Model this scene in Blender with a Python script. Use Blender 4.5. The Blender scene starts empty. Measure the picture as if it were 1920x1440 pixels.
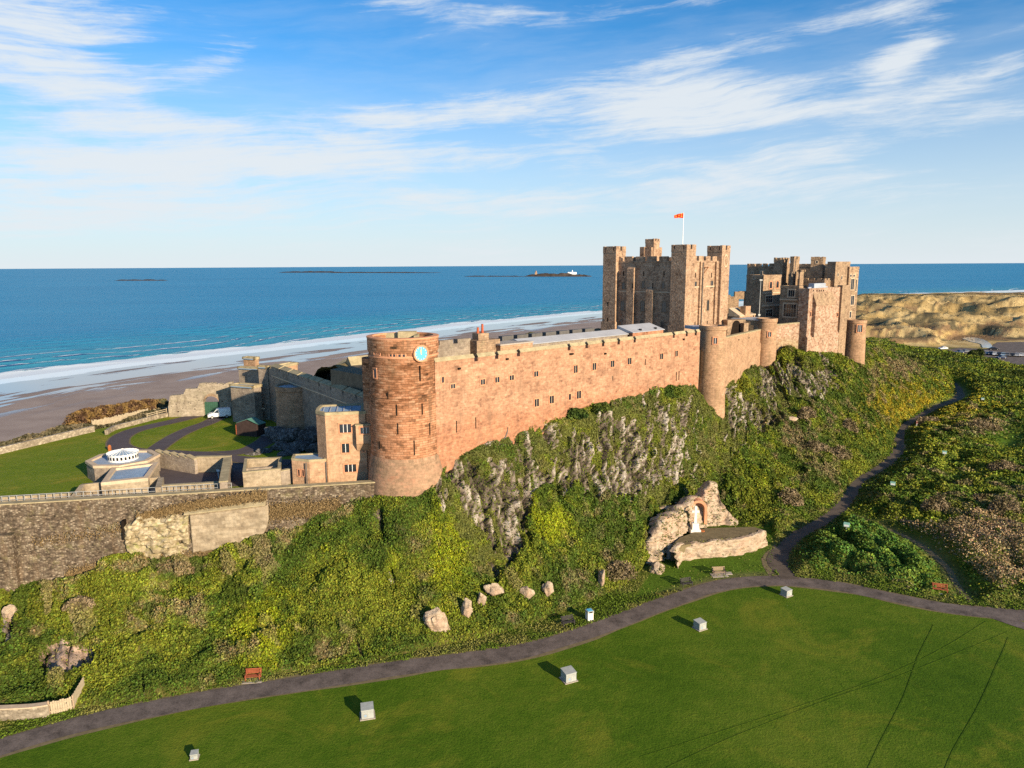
import bpy, math, random
import numpy as np
from mathutils import Matrix, Vector
R = math.radians
rnd = random.Random(7)
sc = bpy.context.scene
# ------------------------------------------------------------------ camera, sky, sun, exposure
F = 1331.0; PITCH = R(9.5); ROLL = 0.00573; H = 42.0
sp, cp = math.sin(PITCH), math.cos(PITCH)
Fv = np.array([0, cp, -sp]); Uv = np.array([0, sp, cp]); Rv = np.array([1.0, 0, 0])
CAM = np.array([0, 0, H])
cr, srr = math.cos(ROLL), math.sin(ROLL)
right = cr*Rv - srr*Uv; up = srr*Rv + cr*Uv
cam = bpy.data.cameras.new("camera"); co = bpy.data.objects.new("camera", cam); sc.collection.objects.link(co)
cam.sensor_fit = 'HORIZONTAL'; cam.sensor_width = 36; cam.lens = 36*F/1920
cam.clip_start = 1; cam.clip_end = 120000
co.matrix_world = Matrix(((right[0], up[0], -Fv[0], 0), (right[1], up[1], -Fv[1], 0), (right[2], up[2], -Fv[2], H), (0, 0, 0, 1)))
sc.camera = co
SUN_EL, SUN_AZ = R(17), R(139)          # azimuth clockwise from +Y
sv = Vector((math.sin(SUN_AZ)*math.cos(SUN_EL), math.cos(SUN_AZ)*math.cos(SUN_EL), math.sin(SUN_EL)))
sl = bpy.data.lights.new("sun", 'SUN'); sl.energy = 5.0; sl.angle = R(0.5); sl.color = (1, .82, .58)
so = bpy.data.objects.new("sun", sl); sc.collection.objects.link(so)
so.rotation_euler = sv.to_track_quat('Z', 'Y').to_euler(); so.location = (60, -60, 90)
sc.view_settings.view_transform = 'Standard'; sc.view_settings.look = 'None'
sc.view_settings.exposure = 0.85; sc.view_settings.gamma = 1
sc.cycles.use_denoising = False
sc.cycles.max_bounces = 5; sc.cycles.diffuse_bounces = 2; sc.cycles.glossy_bounces = 2
sc.cycles.transparent_max_bounces = 4

class NT:
    """terse node building"""
    def __init__(s, nt): s.nt = nt
    def n(s, t, **k):
        nd = s.nt.nodes.new(t)
        for a, b in k.items():
            if a.startswith('i_'):
                key = a[2:]; key = int(key) if key.isdigit() else key
                s.put(nd.inputs[key], b)
            else: setattr(nd, a, b)
        return nd
    def put(s, sock, v):
        if isinstance(v, bpy.types.NodeSocket): s.nt.links.new(v, sock)
        elif isinstance(v, bpy.types.Node): s.nt.links.new(v.outputs[0], sock)
        else:
            if sock.type == 'RGBA' and len(v) == 3: v = (*v, 1)
            sock.default_value = v
    def m(s, op, a, b=0.0, c=None, clamp=False):
        nd = s.nt.nodes.new('ShaderNodeMath'); nd.operation = op; nd.use_clamp = clamp
        s.put(nd.inputs[0], a); s.put(nd.inputs[1], b)
        if c is not None: s.put(nd.inputs[2], c)
        return nd.outputs[0]
    def ramp(s, f, stops, interp='LINEAR'):
        nd = s.nt.nodes.new('ShaderNodeValToRGB'); nd.color_ramp.interpolation = interp
        e = nd.color_ramp.elements
        while len(e) < len(stops): e.new(0.5)
        for el, (p, c) in zip(e, stops):
            el.position = p; el.color = (*c, 1) if hasattr(c, '__len__') else (c, c, c, 1)
        s.put(nd.inputs[0], f); return nd.outputs[0]
    def mix(s, f, a, b, mode='MIX'):
        nd = s.nt.nodes.new('ShaderNodeMix'); nd.data_type = 'RGBA'; nd.blend_type = mode
        s.put(nd.inputs[0], f); s.put(nd.inputs[6], a); s.put(nd.inputs[7], b); return nd.outputs[2]
    def noise(s, vec, scale, detail=4, rough=.55, out=0, dist=0.0):
        nd = s.n('ShaderNodeTexNoise'); nd.inputs['Scale'].default_value = scale
        nd.inputs['Detail'].default_value = detail; nd.inputs['Roughness'].default_value = rough
        nd.inputs['Distortion'].default_value = dist
        if vec is not None: s.put(nd.inputs['Vector'], vec)
        return nd.outputs[out]
    def mapping(s, vec, scale=(1, 1, 1), loc=(0, 0, 0), rot=(0, 0, 0)):
        nd = s.n('ShaderNodeMapping'); s.put(nd.inputs[0], vec)
        nd.inputs[1].default_value = loc; nd.inputs[2].default_value = rot; nd.inputs[3].default_value = scale
        return nd.outputs[0]
    def smooth(s, v, a, b):
        nd = s.n('ShaderNodeMapRange', interpolation_type='SMOOTHSTEP'); s.put(nd.inputs[0], v)
        nd.inputs[1].default_value = a; nd.inputs[2].default_value = b; return nd.outputs[0]

world = bpy.data.worlds.new("World"); sc.world = world; world.use_nodes = True
def build_world():
    nt = world.node_tree; nt.nodes.clear(); b = NT(nt)
    sky = b.n('ShaderNodeTexSky', sky_type='NISHITA', sun_disc=False)
    sky.sun_elevation = SUN_EL; sky.sun_rotation = SUN_AZ
    sky.air_density = 1.0; sky.dust_density = .35; sky.ozone_density = 4.5; sky.altitude = 0
    hs = b.n('ShaderNodeHueSaturation'); hs.inputs['Saturation'].default_value = SKY_SAT; b.put(hs.inputs['Color'], sky)
    tc = b.n('ShaderNodeTexCoord'); sep = b.n('ShaderNodeSeparateXYZ'); b.put(sep.inputs[0], tc.outputs['Generated'])
    x, y, z = sep.outputs
    el = b.m('ARCSINE', z); az = b.m('ARCTAN2', x, y)
    # a thin high sheet of cirrus, laid on a plane far above: streaks follow the wind
    zz = b.m('ADD', b.m('MAXIMUM', z, 0.0), 0.10)
    px, py = b.m('DIVIDE', x, zz), b.m('DIVIDE', y, zz)
    cv = b.n('ShaderNodeCombineXYZ'); b.put(cv.inputs[0], px); b.put(cv.inputs[1], py)
    ang = b.n('ShaderNodeCombineXYZ'); b.put(ang.inputs[0], az); b.put(ang.inputs[1], el)
    warp = b.noise(b.mapping(ang.outputs[0], (3.2, 7, 1)), 1.0, 3, .5, out=1)
    wv = b.n('ShaderNodeVectorMath', operation='MULTIPLY_ADD'); b.put(wv.inputs[0], warp); wv.inputs[1].default_value = (.10, .055, 0); b.put(wv.inputs[2], ang.outputs[0])
    a2 = wv.outputs[0]
    def tilted(sc_, rot, loc=(0, 0, 0)): return b.mapping(b.mapping(a2, (1, 1, 1), rot=(0, 0, R(rot))), sc_, loc)
    streak = b.noise(tilted((4.0, 30, 1), -4), 1.0, 9, .66)
    fine = b.noise(tilted((8, 105, 1), -5, (3, 1, 0)), 1.0, 8, .7)
    puff = b.noise(tilted((9, 30, 1), -3, (1.3, 2, 0)), 1.0, 9, .68)
    broad = b.noise(tilted((2.6, 14, 1), -3, (2.3, .7, 0)), 1.0, 6, .6)
    s = b.m('ADD', b.m('ADD', b.m('MULTIPLY', streak, .38), b.m('MULTIPLY', fine, .34)), b.m('MULTIPLY', puff, .28))
    def blob(a0, e0, sa, se, k, tilt=0.0):
        da = b.m('SUBTRACT', az, a0); de = b.m('SUBTRACT', b.m('SUBTRACT', el, e0), b.m('MULTIPLY', da, tilt))
        q = b.m('ADD', b.m('POWER', b.m('ABSOLUTE', b.m('DIVIDE', da, sa)), 2.0), b.m('POWER', b.m('ABSOLUTE', b.m('DIVIDE', de, se)), 2.0))
        return b.m('MULTIPLY', b.m('EXPONENT', b.m('MULTIPLY', q, -1.0)), k)
    tot = None
    for g in CLOUDS:
        v = blob(R(g[0]), R(g[1]), R(g[2]), R(g[3]), g[4], g[5])
        tot = v if tot is None else b.m('ADD', tot, v)
    low = b.m('MULTIPLY', b.m('SUBTRACT', 1.0, b.smooth(el, R(1.0), R(11))), .26)
    edge = b.m('SUBTRACT', b.m('ADD', b.m('ADD', b.m('MULTIPLY', b.m('SUBTRACT', s, .5), 3.4), b.m('MULTIPLY', b.m('SUBTRACT', broad, .5), 1.1)), b.m('ADD', tot, low)), .265)
    dens = b.m('MULTIPLY', b.smooth(edge, 0.02, .80), .93)
    thin = b.m('MULTIPLY', b.smooth(b.m('ADD', b.m('MULTIPLY', broad, .6), b.m('MULTIPLY', streak, .4)), .40, .70), .20)
    veil = b.m('MULTIPLY', b.m('POWER', b.m('SUBTRACT', 1.0, b.m('MINIMUM', b.m('MAXIMUM', b.m('DIVIDE', el, R(16)), 0.0), 1.0)), 1.1), .94)
    clear = b.m('SUBTRACT', 1.0, dens)
    clear = b.m('MULTIPLY', clear, b.m('SUBTRACT', 1.0, thin)); clear = b.m('MULTIPLY', clear, b.m('SUBTRACT', 1.0, veil))
    dens = b.m('MINIMUM', b.m('SUBTRACT', 1.0, clear), .97)
    col = b.mix(dens, b.mix(1.0, hs.outputs[0], SKY_TINT, 'MULTIPLY'), CLOUD_COL)
    bg = b.n('ShaderNodeBackground'); b.put(bg.inputs[0], col); bg.inputs[1].default_value = SKY_STR
    out = b.n('ShaderNodeOutputWorld'); b.put(out.inputs[0], bg)
SKY_STR = 0.12; SKY_SAT = 1.02; SKY_TINT = (.30, .66, .80); CLOUD_COL = (3.65, 3.9, 4.1)
# cirrus banks: azimuth, elevation, half widths (degrees), strength, tilt
CLOUDS = [(-35, 16.5, 10, 5.0, .80, .0), (-30, 11.5, 8, 2.6, .58, -.2), (-21, 14.3, 3.2, 1.0, .55, .35), (5.0, 11.4, 15, 1.3, .66, .04), (15.0, 11.6, 7.5, 1.9, .92, .0), (12, 14.2, 7, .9, .66, .12),
          (-1, 8.6, 12, 1.2, .66, .03), (27.5, 13.4, 2.4, 1.4, .95, .3), (33, 12.0, 5, .9, .75, .22), (28, 16.4, 9, .8, .62, .08), (16, 18.4, 13, .8, .62, .05), (-6, 18.4, 9, 1.0, .55, -.05),
          (-17, 7.5, 11, 1.7, .66, .05), (-31, 6.8, 9, 1.6, .66, -.03), (-24, 9.8, 9, .9, .5, .06), (22, 7.8, 14, 1.1, .52, .06), (32, 9.6, 6, .9, .5, .1), (2, 5.0, 30, 1.4, .6, .02), (-8, 11.0, 7, .9, .5, .04), (0, 12.4, 7, .7, .5, .05), (-12, 9.3, 6, .8, .4, .03), (21, 10.4, 9, .8, .45, .06), (-38, 3.5, 14, 2, .5, 0)]
build_world()

# ------------------------------------------------------------------ pixel -> world
def ray(px, py):
    dx, dy = px-960, py-720
    xx = dx*cr - dy*srr; yy = dy*cr + dx*srr
    return Rv*(xx/F) - Uv*(yy/F) + Fv
def at(px, py, Y):
    d = ray(px, py); return CAM + d*(Y/d[1])
def on(px, py, z=0.0):
    d = ray(px, py); return CAM + d*((z-H)/d[2])
def proj(P):
    """world points -> photo pixel coordinates (used to lay regions out on the ground)"""
    P = np.asarray(P, float) - CAM
    xx = P @ Rv; yy = -(P @ Uv); zz = np.maximum(P @ Fv, 1e-3)
    xx, yy = xx/zz*F, yy/zz*F
    return 960 + xx*cr + yy*srr, 720 - xx*srr + yy*cr
def zat(py, Y, px=960): return at(px, py, Y)[2]

# ------------------------------------------------------------------ noise
def _h(ix, iy, iz, s):
    n = (ix*374761393 + iy*668265263 + iz*1274126177 + s*974634777) & 0x7fffffff
    n = (n ^ (n >> 13))*1274126177 & 0x7fffffff
    return ((n ^ (n >> 16)) & 0xffff)/65535.0
def vn(p, s=0):
    p = np.asarray(p, float); i = np.floor(p).astype(np.int64); f = p-i; f = f*f*(3-2*f)
    r = 0
    for a in (0, 1):
        for b in (0, 1):
            for c in (0, 1):
                w = (f[..., 0] if a else 1-f[..., 0])*(f[..., 1] if b else 1-f[..., 1])*(f[..., 2] if c else 1-f[..., 2])
                r = r + w*_h(i[..., 0]+a, i[..., 1]+b, i[..., 2]+c, s)
    return r
def fbm(p, oct=4, s=0, g=.5):
    p = np.asarray(p, float); a, t, r = 1.0, 0.0, 0
    for o in range(oct):
        r = r + a*vn(p*(2.03**o)+o*17.3, s+o); t += a; a *= g
    return r/t
def ss(x, a, b):
    t = np.clip((x-a)/(b-a), 0, 1); return t*t*(3-2*t)
def gm(px, py, x, y, rx, ry): return np.exp(-(((px-x)/rx)**2+((py-y)/ry)**2))

# ------------------------------------------------------------------ mesh builder
ROOTLOC = {}
class MB:
    def __init__(s): s.v = []; s.f = []; s.uv = []; s.M = None
    def face(s, pts, uv=None):
        i = len(s.v)
        for p in pts:
            if s.M is not None: p = s.M @ Vector(p)
            s.v.append((p[0], p[1], p[2]))
        s.f.append(tuple(range(i, i+len(pts)))); s.uv.append(uv); return s
    def box(s, x0, x1, y0, y1, z0, z1):
        if x1 < x0: x0, x1 = x1, x0
        if y1 < y0: y0, y1 = y1, y0
        a, b, c, d = (x0, y0), (x1, y0), (x1, y1), (x0, y1)
        return s.prism([a, b, c, d], z0, z1)
    def prism(s, poly, z0, z1):
        """counter-clockwise polygon; z0, z1 numbers or per-vertex lists"""
        n = len(poly)
        A = [(p[0], p[1], z0[i] if hasattr(z0, '__len__') else z0) for i, p in enumerate(poly)]
        B = [(p[0], p[1], z1[i] if hasattr(z1, '__len__') else z1) for i, p in enumerate(poly)]
        for i in range(n):
            j = (i+1) % n; s.face([A[i], A[j], B[j], B[i]])
        s.face(B); s.face(A[::-1]); return s
    def lathe(s, prof, cx=0, cy=0, seg=48, cap=True, a0=0, a1=2*math.pi):
        full = abs(a1-a0-2*math.pi) < 1e-6
        for k in range(seg):
            t0 = a0+(a1-a0)*k/seg; t1 = a0+(a1-a0)*(k+1)/seg
            for (r0, z0), (r1, z1) in zip(prof[:-1], prof[1:]):
                P = [(cx+r0*math.cos(t0), cy+r0*math.sin(t0), z0), (cx+r0*math.cos(t1), cy+r0*math.sin(t1), z0),
                     (cx+r1*math.cos(t1), cy+r1*math.sin(t1), z1), (cx+r1*math.cos(t0), cy+r1*math.sin(t0), z1)]
                rm = max(prof[0][0], prof[-1][0])
                if abs(z1-z0) < 1e-4: s.face(P)
                else: s.face(P, [(t0*rm, z0), (t1*rm, z0), (t1*rm, z1), (t0*rm, z1)])
        if cap:
            for (r, z), flip in ((prof[-1], False), (prof[0], True)):
                if r < 1e-4: continue
                pts = [(cx+r*math.cos(a0+(a1-a0)*k/seg), cy+r*math.sin(a0+(a1-a0)*k/seg), z) for k in range(seg if full else seg+1)]
                s.face(pts[::-1] if flip else pts)
        return s
    def tube(s, pts, r, seg=8):
        pts = [Vector(p) for p in pts]; rr = r if hasattr(r, '__len__') else [r]*len(pts)
        rings = []
        for i, p in enumerate(pts):
            d = (pts[min(i+1, len(pts)-1)]-pts[max(i-1, 0)]).normalized()
            a = d.cross(Vector((0, 0, 1))) if abs(d.z) < .95 else d.cross(Vector((1, 0, 0))); a.normalize(); b = d.cross(a)
            rings.append([p+(a*math.cos(2*math.pi*k/seg)+b*math.sin(2*math.pi*k/seg))*rr[i] for k in range(seg)])
        for A, B in zip(rings[:-1], rings[1:]):
            for k in range(seg):
                j = (k+1) % seg; s.face([A[k], A[j], B[j], B[k]])
        s.face(rings[0]); s.face(rings[-1]); return s
    def bar(s, p, q, w, h=None):
        """square bar from p to q"""
        h = h or w; p, q = Vector(p), Vector(q); d = (q-p).normalized()
        a = d.cross(Vector((0, 0, 1))) if abs(d.z) < .95 else Vector((1, 0, 0)); a.normalize(); b = a.cross(d).normalized()
        o = [(-a*w/2-b*h/2), (a*w/2-b*h/2), (a*w/2+b*h/2), (-a*w/2+b*h/2)]
        A = [p+x for x in o]; B = [q+x for x in o]
        for i in range(4):
            j = (i+1) % 4; s.face([A[i], A[j], B[j], B[i]])
        s.face(A[::-1]); s.face(B); return s

def obj(name, mb, mat, parent=None, smooth=False, jitter=0.0, auto=None):
    me = bpy.data.meshes.new(name)
    v = np.array(mb.v, float)
    root = ROOTLOC.get(parent.name) if parent else None
    if root is not None: v = v - np.array([0, 0, root])
    me.from_pydata(v.tolist(), [], mb.f)
    ul = me.uv_layers.new(name="uv"); data = np.zeros((len(me.loops), 2)); k = 0
    for fi, f in enumerate(mb.f):
        uv = mb.uv[fi]; n = len(f)
        if uv is not None: data[k:k+n] = uv
        else:
            P = np.array([mb.v[i] for i in f]); nn = np.zeros(3)
            for a in range(n):
                b = (a+1) % n; nn += np.cross(P[a], P[b])
            l = np.linalg.norm(nn); nn = nn/l if l > 0 else np.array([0, 0, 1.0])
            if abs(nn[2]) > .8: data[k:k+n] = P[:, :2]
            else:
                t = np.array([-nn[1], nn[0]]); t /= np.linalg.norm(t)
                data[k:k+n, 0] = P[:, :2] @ t; data[k:k+n, 1] = P[:, 2]
        k += n
    ul.data.foreach_set('uv', data.ravel())
    o = bpy.data.objects.new(name, me); sc.collection.objects.link(o)
    if mat is not None: me.materials.append(mat)
    if parent:
        o.parent = parent
        if root is not None: ROOTLOC[o.name] = root
    import bmesh
    bm = bmesh.new(); bm.from_mesh(me)
    bmesh.ops.remove_doubles(bm, verts=bm.verts, dist=1e-4)
    bmesh.ops.recalc_face_normals(bm, faces=bm.faces)
    bm.to_mesh(me); bm.free()
    if smooth:
        me.polygons.foreach_set('use_smooth', [True]*len(me.polygons)); me.set_sharp_from_angle(angle=R(auto or 35))
    return o
def tag(o, label=None, cat=None, group=None, kind=None):
    if label: o['label'] = label
    if cat: o['category'] = cat
    if group: o['group'] = group
    if kind: o['kind'] = kind
    return o
def thing(name, label, cat, loc=(0, 0, 0), rz=0.0, group=None):
    o = bpy.data.objects.new(name, None); sc.collection.objects.link(o)
    o.location = loc; o.rotation_euler = (0, 0, rz); o.empty_display_size = .5
    ROOTLOC[o.name] = loc[2]
    return tag(o, label, cat, group)
def frame(o):
    c, s = math.cos(o.rotation_euler.z), math.sin(o.rotation_euler.z)
    return np.array([[c, s, 0], [-s, c, 0], [0, 0, 1]]), np.array([o.location.x, o.location.y, 0])
def hit(o, px, py, axis=1, val=0.0):
    """where the photo ray meets the plane local[axis]==val of a thing; local coords, world z"""
    Rm, p0 = frame(o); oc = Rm @ (CAM-p0); d = Rm @ ray(px, py)
    t = (val-oc[axis])/d[axis]; return oc+d*t
def hit_cyl(px, py, cx, cy, r):
    d = ray(px, py); ox, oy = CAM[0]-cx, CAM[1]-cy
    a = d[0]**2+d[1]**2; b = 2*(ox*d[0]+oy*d[1]); c = ox*ox+oy*oy-r*r
    D = max(b*b-4*a*c, 0); t = (-b-math.sqrt(D))/(2*a); P = CAM+d*t
    return math.atan2(P[1]-cy, P[0]-cx), P[2]
def fastmesh(name, V, Fq, mat, col=None, parent=None, attrs=None, smooth=False):
    """numpy quads/tris -> object; col = per-face colour"""
    me = bpy.data.meshes.new(name); n = len(V); nf, k = Fq.shape
    me.vertices.add(n); me.vertices.foreach_set('co', np.ascontiguousarray(V, dtype=np.float32).ravel())
    me.loops.add(nf*k); me.loops.foreach_set('vertex_index', np.ascontiguousarray(Fq, dtype=np.int32).ravel())
    me.polygons.add(nf); me.polygons.foreach_set('loop_start', np.arange(0, nf*k, k, dtype=np.int32))
    me.polygons.foreach_set('loop_total', np.full(nf, k, dtype=np.int32))
    if smooth: me.polygons.foreach_set('use_smooth', np.ones(nf, dtype=bool))
    me.update(calc_edges=True)
    if col is not None:
        a = me.color_attributes.new('tint', 'FLOAT_COLOR', 'CORNER')
        c = np.ones((nf, 4), np.float32); c[:, :3] = col; a.data.foreach_set('color', np.repeat(c, k, axis=0).ravel())
    for nm, arr in (attrs or {}).items():
        if arr.ndim == 1:
            a = me.attributes.new(nm, 'FLOAT', 'POINT'); a.data.foreach_set('value', arr.astype(np.float32))
        else:
            a = me.color_attributes.new(nm, 'FLOAT_COLOR', 'POINT'); c = np.ones((n, 4), np.float32); c[:, :3] = arr
            a.data.foreach_set('color', c.ravel())
    o = bpy.data.objects.new(name, me); sc.collection.objects.link(o); me.materials.append(mat)
    if parent: o.parent = parent
    return o
def gridfaces(nr, nc):
    i = np.arange(nr-1)[:, None]*nc+np.arange(nc-1)[None, :]
    return np.stack([i, i+1, i+nc+1, i+nc], -1).reshape(-1, 4)
def leaves(name, P, N, size, col, mat, seed=1, spread=.9, aspect=1.0, parent=None):
    """many small leaf-sprig faces: P points, N normals, per-point size and colour"""
    g = np.random.default_rng(seed); n = len(P)
    nn = N+g.normal(0, spread, (n, 3)); nn /= np.linalg.norm(nn, axis=1, keepdims=True)
    t = np.cross(nn, g.normal(0, 1, (n, 3))); t /= np.linalg.norm(t, axis=1, keepdims=True)+1e-9
    b = np.cross(nn, t); sz = (size*g.uniform(.6, 1.35, n))[:, None]
    V = np.stack([P-t*sz*.5*aspect-b*sz*.25, P+t*sz*.15*aspect-b*sz*.5, P+t*sz*.55*aspect+b*sz*.2, P-t*sz*.1*aspect+b*sz*.5], 1).reshape(-1, 3)
    Fq = np.arange(n*4).reshape(-1, 4)
    return fastmesh(name, V, Fq, mat, col=col, parent=parent)

# ------------------------------------------------------------------ materials
def mat(name):
    m = bpy.data.materials.new(name); m.use_nodes = True; nt = m.node_tree; nt.nodes.clear()
    b = NT(nt); o = b.n('ShaderNodeOutputMaterial'); p = b.n('ShaderNodeBsdfPrincipled'); b.put(o.inputs[0], p)
    p.inputs['Specular IOR Level'].default_value = .2
    return m, b, p
def plain(name, c, rough=.7, spec=.3, metal=0.0, var=.25, scale=1.5, bump=0.0):
    m, b, p = mat(name); tc = b.n('ShaderNodeTexCoord').outputs['Object']
    n = b.noise(tc, scale, 5, .6); n2 = b.noise(tc, scale*9, 3, .6)
    f = b.m('ADD', b.m('MULTIPLY', n, .65), b.m('MULTIPLY', n2, .35))
    lo = tuple(x*(1-var*1.6) for x in c); hi = tuple(min(1, x*(1+var*1.6)) for x in c)
    b.put(p.inputs['Base Color'], b.ramp(f, [(.25, lo), (.75, hi)]))
    p.inputs['Roughness'].default_value = rough; p.inputs['Specular IOR Level'].default_value = spec; p.inputs['Metallic'].default_value = metal
    if bump:
        bp = b.n('ShaderNodeBump'); bp.inputs['Distance'].default_value = bump; bp.inputs['Strength'].default_value = .7
        b.put(bp.inputs['Height'], f); b.put(p.inputs['Normal'], bp)
    return m
def masonry(name, tints, mortar=(.3, .24, .19), bw=.8, bh=.36, stain=(.1, .07, .05), amt=.35, rubble=0.0, zmix=None, lichen=None, cap=None, mk=.6, ms=.018, band=None, ct=None, vs=.46):
    """coursed stone: every block draws its own tint; rubble>0 blends in irregular stones; soot, damp streaks and lichen on top"""
    m, b, p = mat(name); T = b.n('ShaderNodeTexCoord'); uv = T.outputs['UV']; ob = T.outputs['Object']
    KT = .79; tints = [(p_, tuple(x*KT for x in c_)) for p_, c_ in tints]; mortar = tuple(x*KT for x in mortar)
    br = b.n('ShaderNodeTexBrick'); b.put(br.inputs['Vector'], uv)
    br.inputs['Color1'].default_value = (0, 0, 0, 1); br.inputs['Color2'].default_value = (1, 1, 1, 1); br.inputs['Mortar'].default_value = (.5, .5, .5, 1)
    br.inputs['Scale'].default_value = 1; br.inputs['Mortar Size'].default_value = ms; br.inputs['Mortar Smooth'].default_value = .4
    br.inputs['Brick Width'].default_value = bw; br.inputs['Row Height'].default_value = bh
    rv = br.outputs['Color']; mort = br.outputs['Fac']
    if rubble:
        vo = b.n('ShaderNodeTexVoronoi'); b.put(vo.inputs['Vector'], b.mapping(ob, (1, 1, 1.55))); vo.inputs['Scale'].default_value = 1/vs
        sr = b.n('ShaderNodeSeparateColor'); b.put(sr.inputs[0], vo.outputs['Color'])
        rv = b.mix(rubble, rv, sr.outputs[0])
        mort = b.mix(rubble, mort, b.smooth(vo.outputs['Distance'], .28, .62))
    var = b.noise(ob, .55, 5, .65)
    rv2 = b.m('ADD', b.m('MULTIPLY', rv, .62 if ct is None else ct), b.m('MULTIPLY', b.m('SUBTRACT', var, .5), 1.25))
    rv2 = b.m('ADD', rv2, b.m('MULTIPLY', b.m('SUBTRACT', b.noise(ob, 6, 3, .6), .5), .35))
    col = b.ramp(b.m('ADD', rv2, .19), tints)
    sx = b.n('ShaderNodeSeparateXYZ'); b.put(sx.inputs[0], ob)
    if zmix:
        z0, z1, c, k = zmix
        f = b.m('MULTIPLY', b.smooth(b.m('ADD', sx.outputs[2], b.m('MULTIPLY', b.m('SUBTRACT', b.noise(ob, .35, 5, .6), .5), 6)), z0, z1), k)
        col = b.mix(f, col, b.mix(1.0, col, c, 'MULTIPLY'))
    if band:
        bz = b.m('ADD', sx.outputs[2], b.m('MULTIPLY', b.m('SUBTRACT', b.noise(ob, .5, 4, .6), .5), 2.0)); (z0, z1), c, k = band
        inb = b.m('MULTIPLY', b.smooth(bz, z0-.5, z0+.5), b.m('SUBTRACT', 1.0, b.smooth(bz, z1-.5, z1+.5)))
        pick = b.m('MULTIPLY', b.smooth(b.noise(b.mapping(ob, (1, 1, 3.4)), 1.0, 5, .7), .40, .58), k)
        col = b.mix(b.m('MULTIPLY', inb, pick), col, b.mix(1.0, col, c, 'MULTIPLY'))
    col = b.mix(1.0, col, b.ramp(b.noise(b.mapping(ob, (1, 1, 1.6)), .22, 5, .62), [(.32, .76), (.5, 1.0), (.68, 1.14)]), 'MULTIPLY')
    col = b.mix(b.m('MULTIPLY', mort, mk), col, mortar)
    col = b.mix(1.0, col, b.ramp(b.noise(ob, 2.3, 4, .7), [(.3, .74), (.7, 1.22)]), 'MULTIPLY')
    st = b.noise(b.mapping(ob, (.9, .9, .16)), 1.1, 6, .62)
    col = b.mix(b.m('MULTIPLY', b.smooth(st, .5, .72), amt), col, stain)
    if lichen:
        col = b.mix(b.m('MULTIPLY', b.smooth(b.noise(ob, .8, 6, .7), .52, .7), lichen[1]), col, lichen[0])
    b.put(p.inputs['Base Color'], col); p.inputs['Roughness'].default_value = .92; p.inputs['Specular IOR Level'].default_value = .08
    bp = b.n('ShaderNodeBump'); bp.inputs['Distance'].default_value = .06; bp.inputs['Strength'].default_value = .9
    b.put(bp.inputs['Height'], b.m('ADD', b.m('MULTIPLY', b.noise(ob, 3.2, 5, .7), .9), b.m('MULTIPLY', mort, -.9*mk))); b.put(p.inputs['Normal'], bp)
    return m
M = {}
M['wall_pink'] = masonry('pink_buff_sandstone', [(0, (.16, .08, .05)), (.22, (.34, .18, .11)), (.45, (.49, .265, .16)), (.72, (.57, .325, .20)), (1, (.63, .44, .30))], mk=.4, mortar=(.38, .23, .155), bw=.75, bh=.34,
    zmix=(11.5, 7.0, (.97, .80, .72), .95), amt=.62, rubble=.45, stain=(.22, .135, .085))
M['tower_red'] = masonry('red_ashlar', [(0, (.08, .05, .03)), (.12, (.20, .10, .055)), (.28, (.42, .195, .10)), (.6, (.55, .265, .145)), (1, (.60, .36, .22))], mortar=(.15, .09, .055), bw=.85, bh=.30, amt=.55, stain=(.13, .085, .05), mk=.6, ms=.022, band=((24.2-8, 30.2-8), (.42, .36, .30), .75))
M['tower_base'] = masonry('weathered_batter_stone', [(0, (.20, .13, .08)), (.4, (.37, .235, .145)), (.7, (.46, .27, .17)), (1, (.50, .25, .15))], mk=.3, mortar=(.32, .24, .17), bw=.8, bh=.4, amt=.3, rubble=.3)
M['house_pink'] = masonry('pink_house_stone', [(0, (.42, .25, .15)), (.4, (.57, .36, .22)), (.7, (.65, .40, .25)), (1, (.68, .47, .31))], ct=.35, mk=.18, mortar=(.48, .34, .25), bw=.8, bh=.33, amt=.14)
M['trim_red'] = plain('red_stone_dressing', (.52, .25, .14), .85, .1, var=.2)
M['trim_buff'] = plain('buff_stone_dressing', (.50, .38, .26), .85, .1, var=.2)
M['coping'] = plain('lichened_coping_stone', (.34, .28, .17), .95, .05, var=.32, scale=.9, bump=.05)
M['keep'] = masonry('keep_rubble', [(0, (.13, .075, .048)), (.25, (.33, .195, .12)), (.5, (.50, .32, .20)), (.8, (.62, .42, .275)), (1, (.70, .52, .36))], mortar=(.34, .25, .18), bw=.6, bh=.33, amt=.4, rubble=.65, stain=(.13, .08, .055))
M['hall'] = masonry('hall_stone', [(0, (.13, .082, .052)), (.3, (.33, .215, .135)), (.6, (.49, .33, .205)), (1, (.60, .43, .28))], mortar=(.28, .21, .15), bw=.6, bh=.3, amt=.4, rubble=.5, lichen=((.30, .27, .14), .35))
M['hall_pink'] = masonry('hall_pink_rubble', [(0, (.10, .06, .04)), (.3, (.29, .16, .105)), (.6, (.45, .265, .175)), (1, (.60, .43, .31))], ct=1.15, vs=.6, mortar=(.36, .25, .17), bw=.6, bh=.33, amt=.35, rubble=.8, zmix=(6.5, 2.5, (.86, 1.0, .72), .8))
M['turret_stone'] = masonry('turret_pink_buff', [(0, (.30, .175, .105)), (.4, (.46, .285, .17)), (.7, (.54, .325, .195)), (1, (.57, .40, .26))], ct=.6, mk=.5, mortar=(.4, .29, .2), bw=.7, bh=.34, amt=.3, stain=(.24, .18, .09), rubble=.2)
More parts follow.
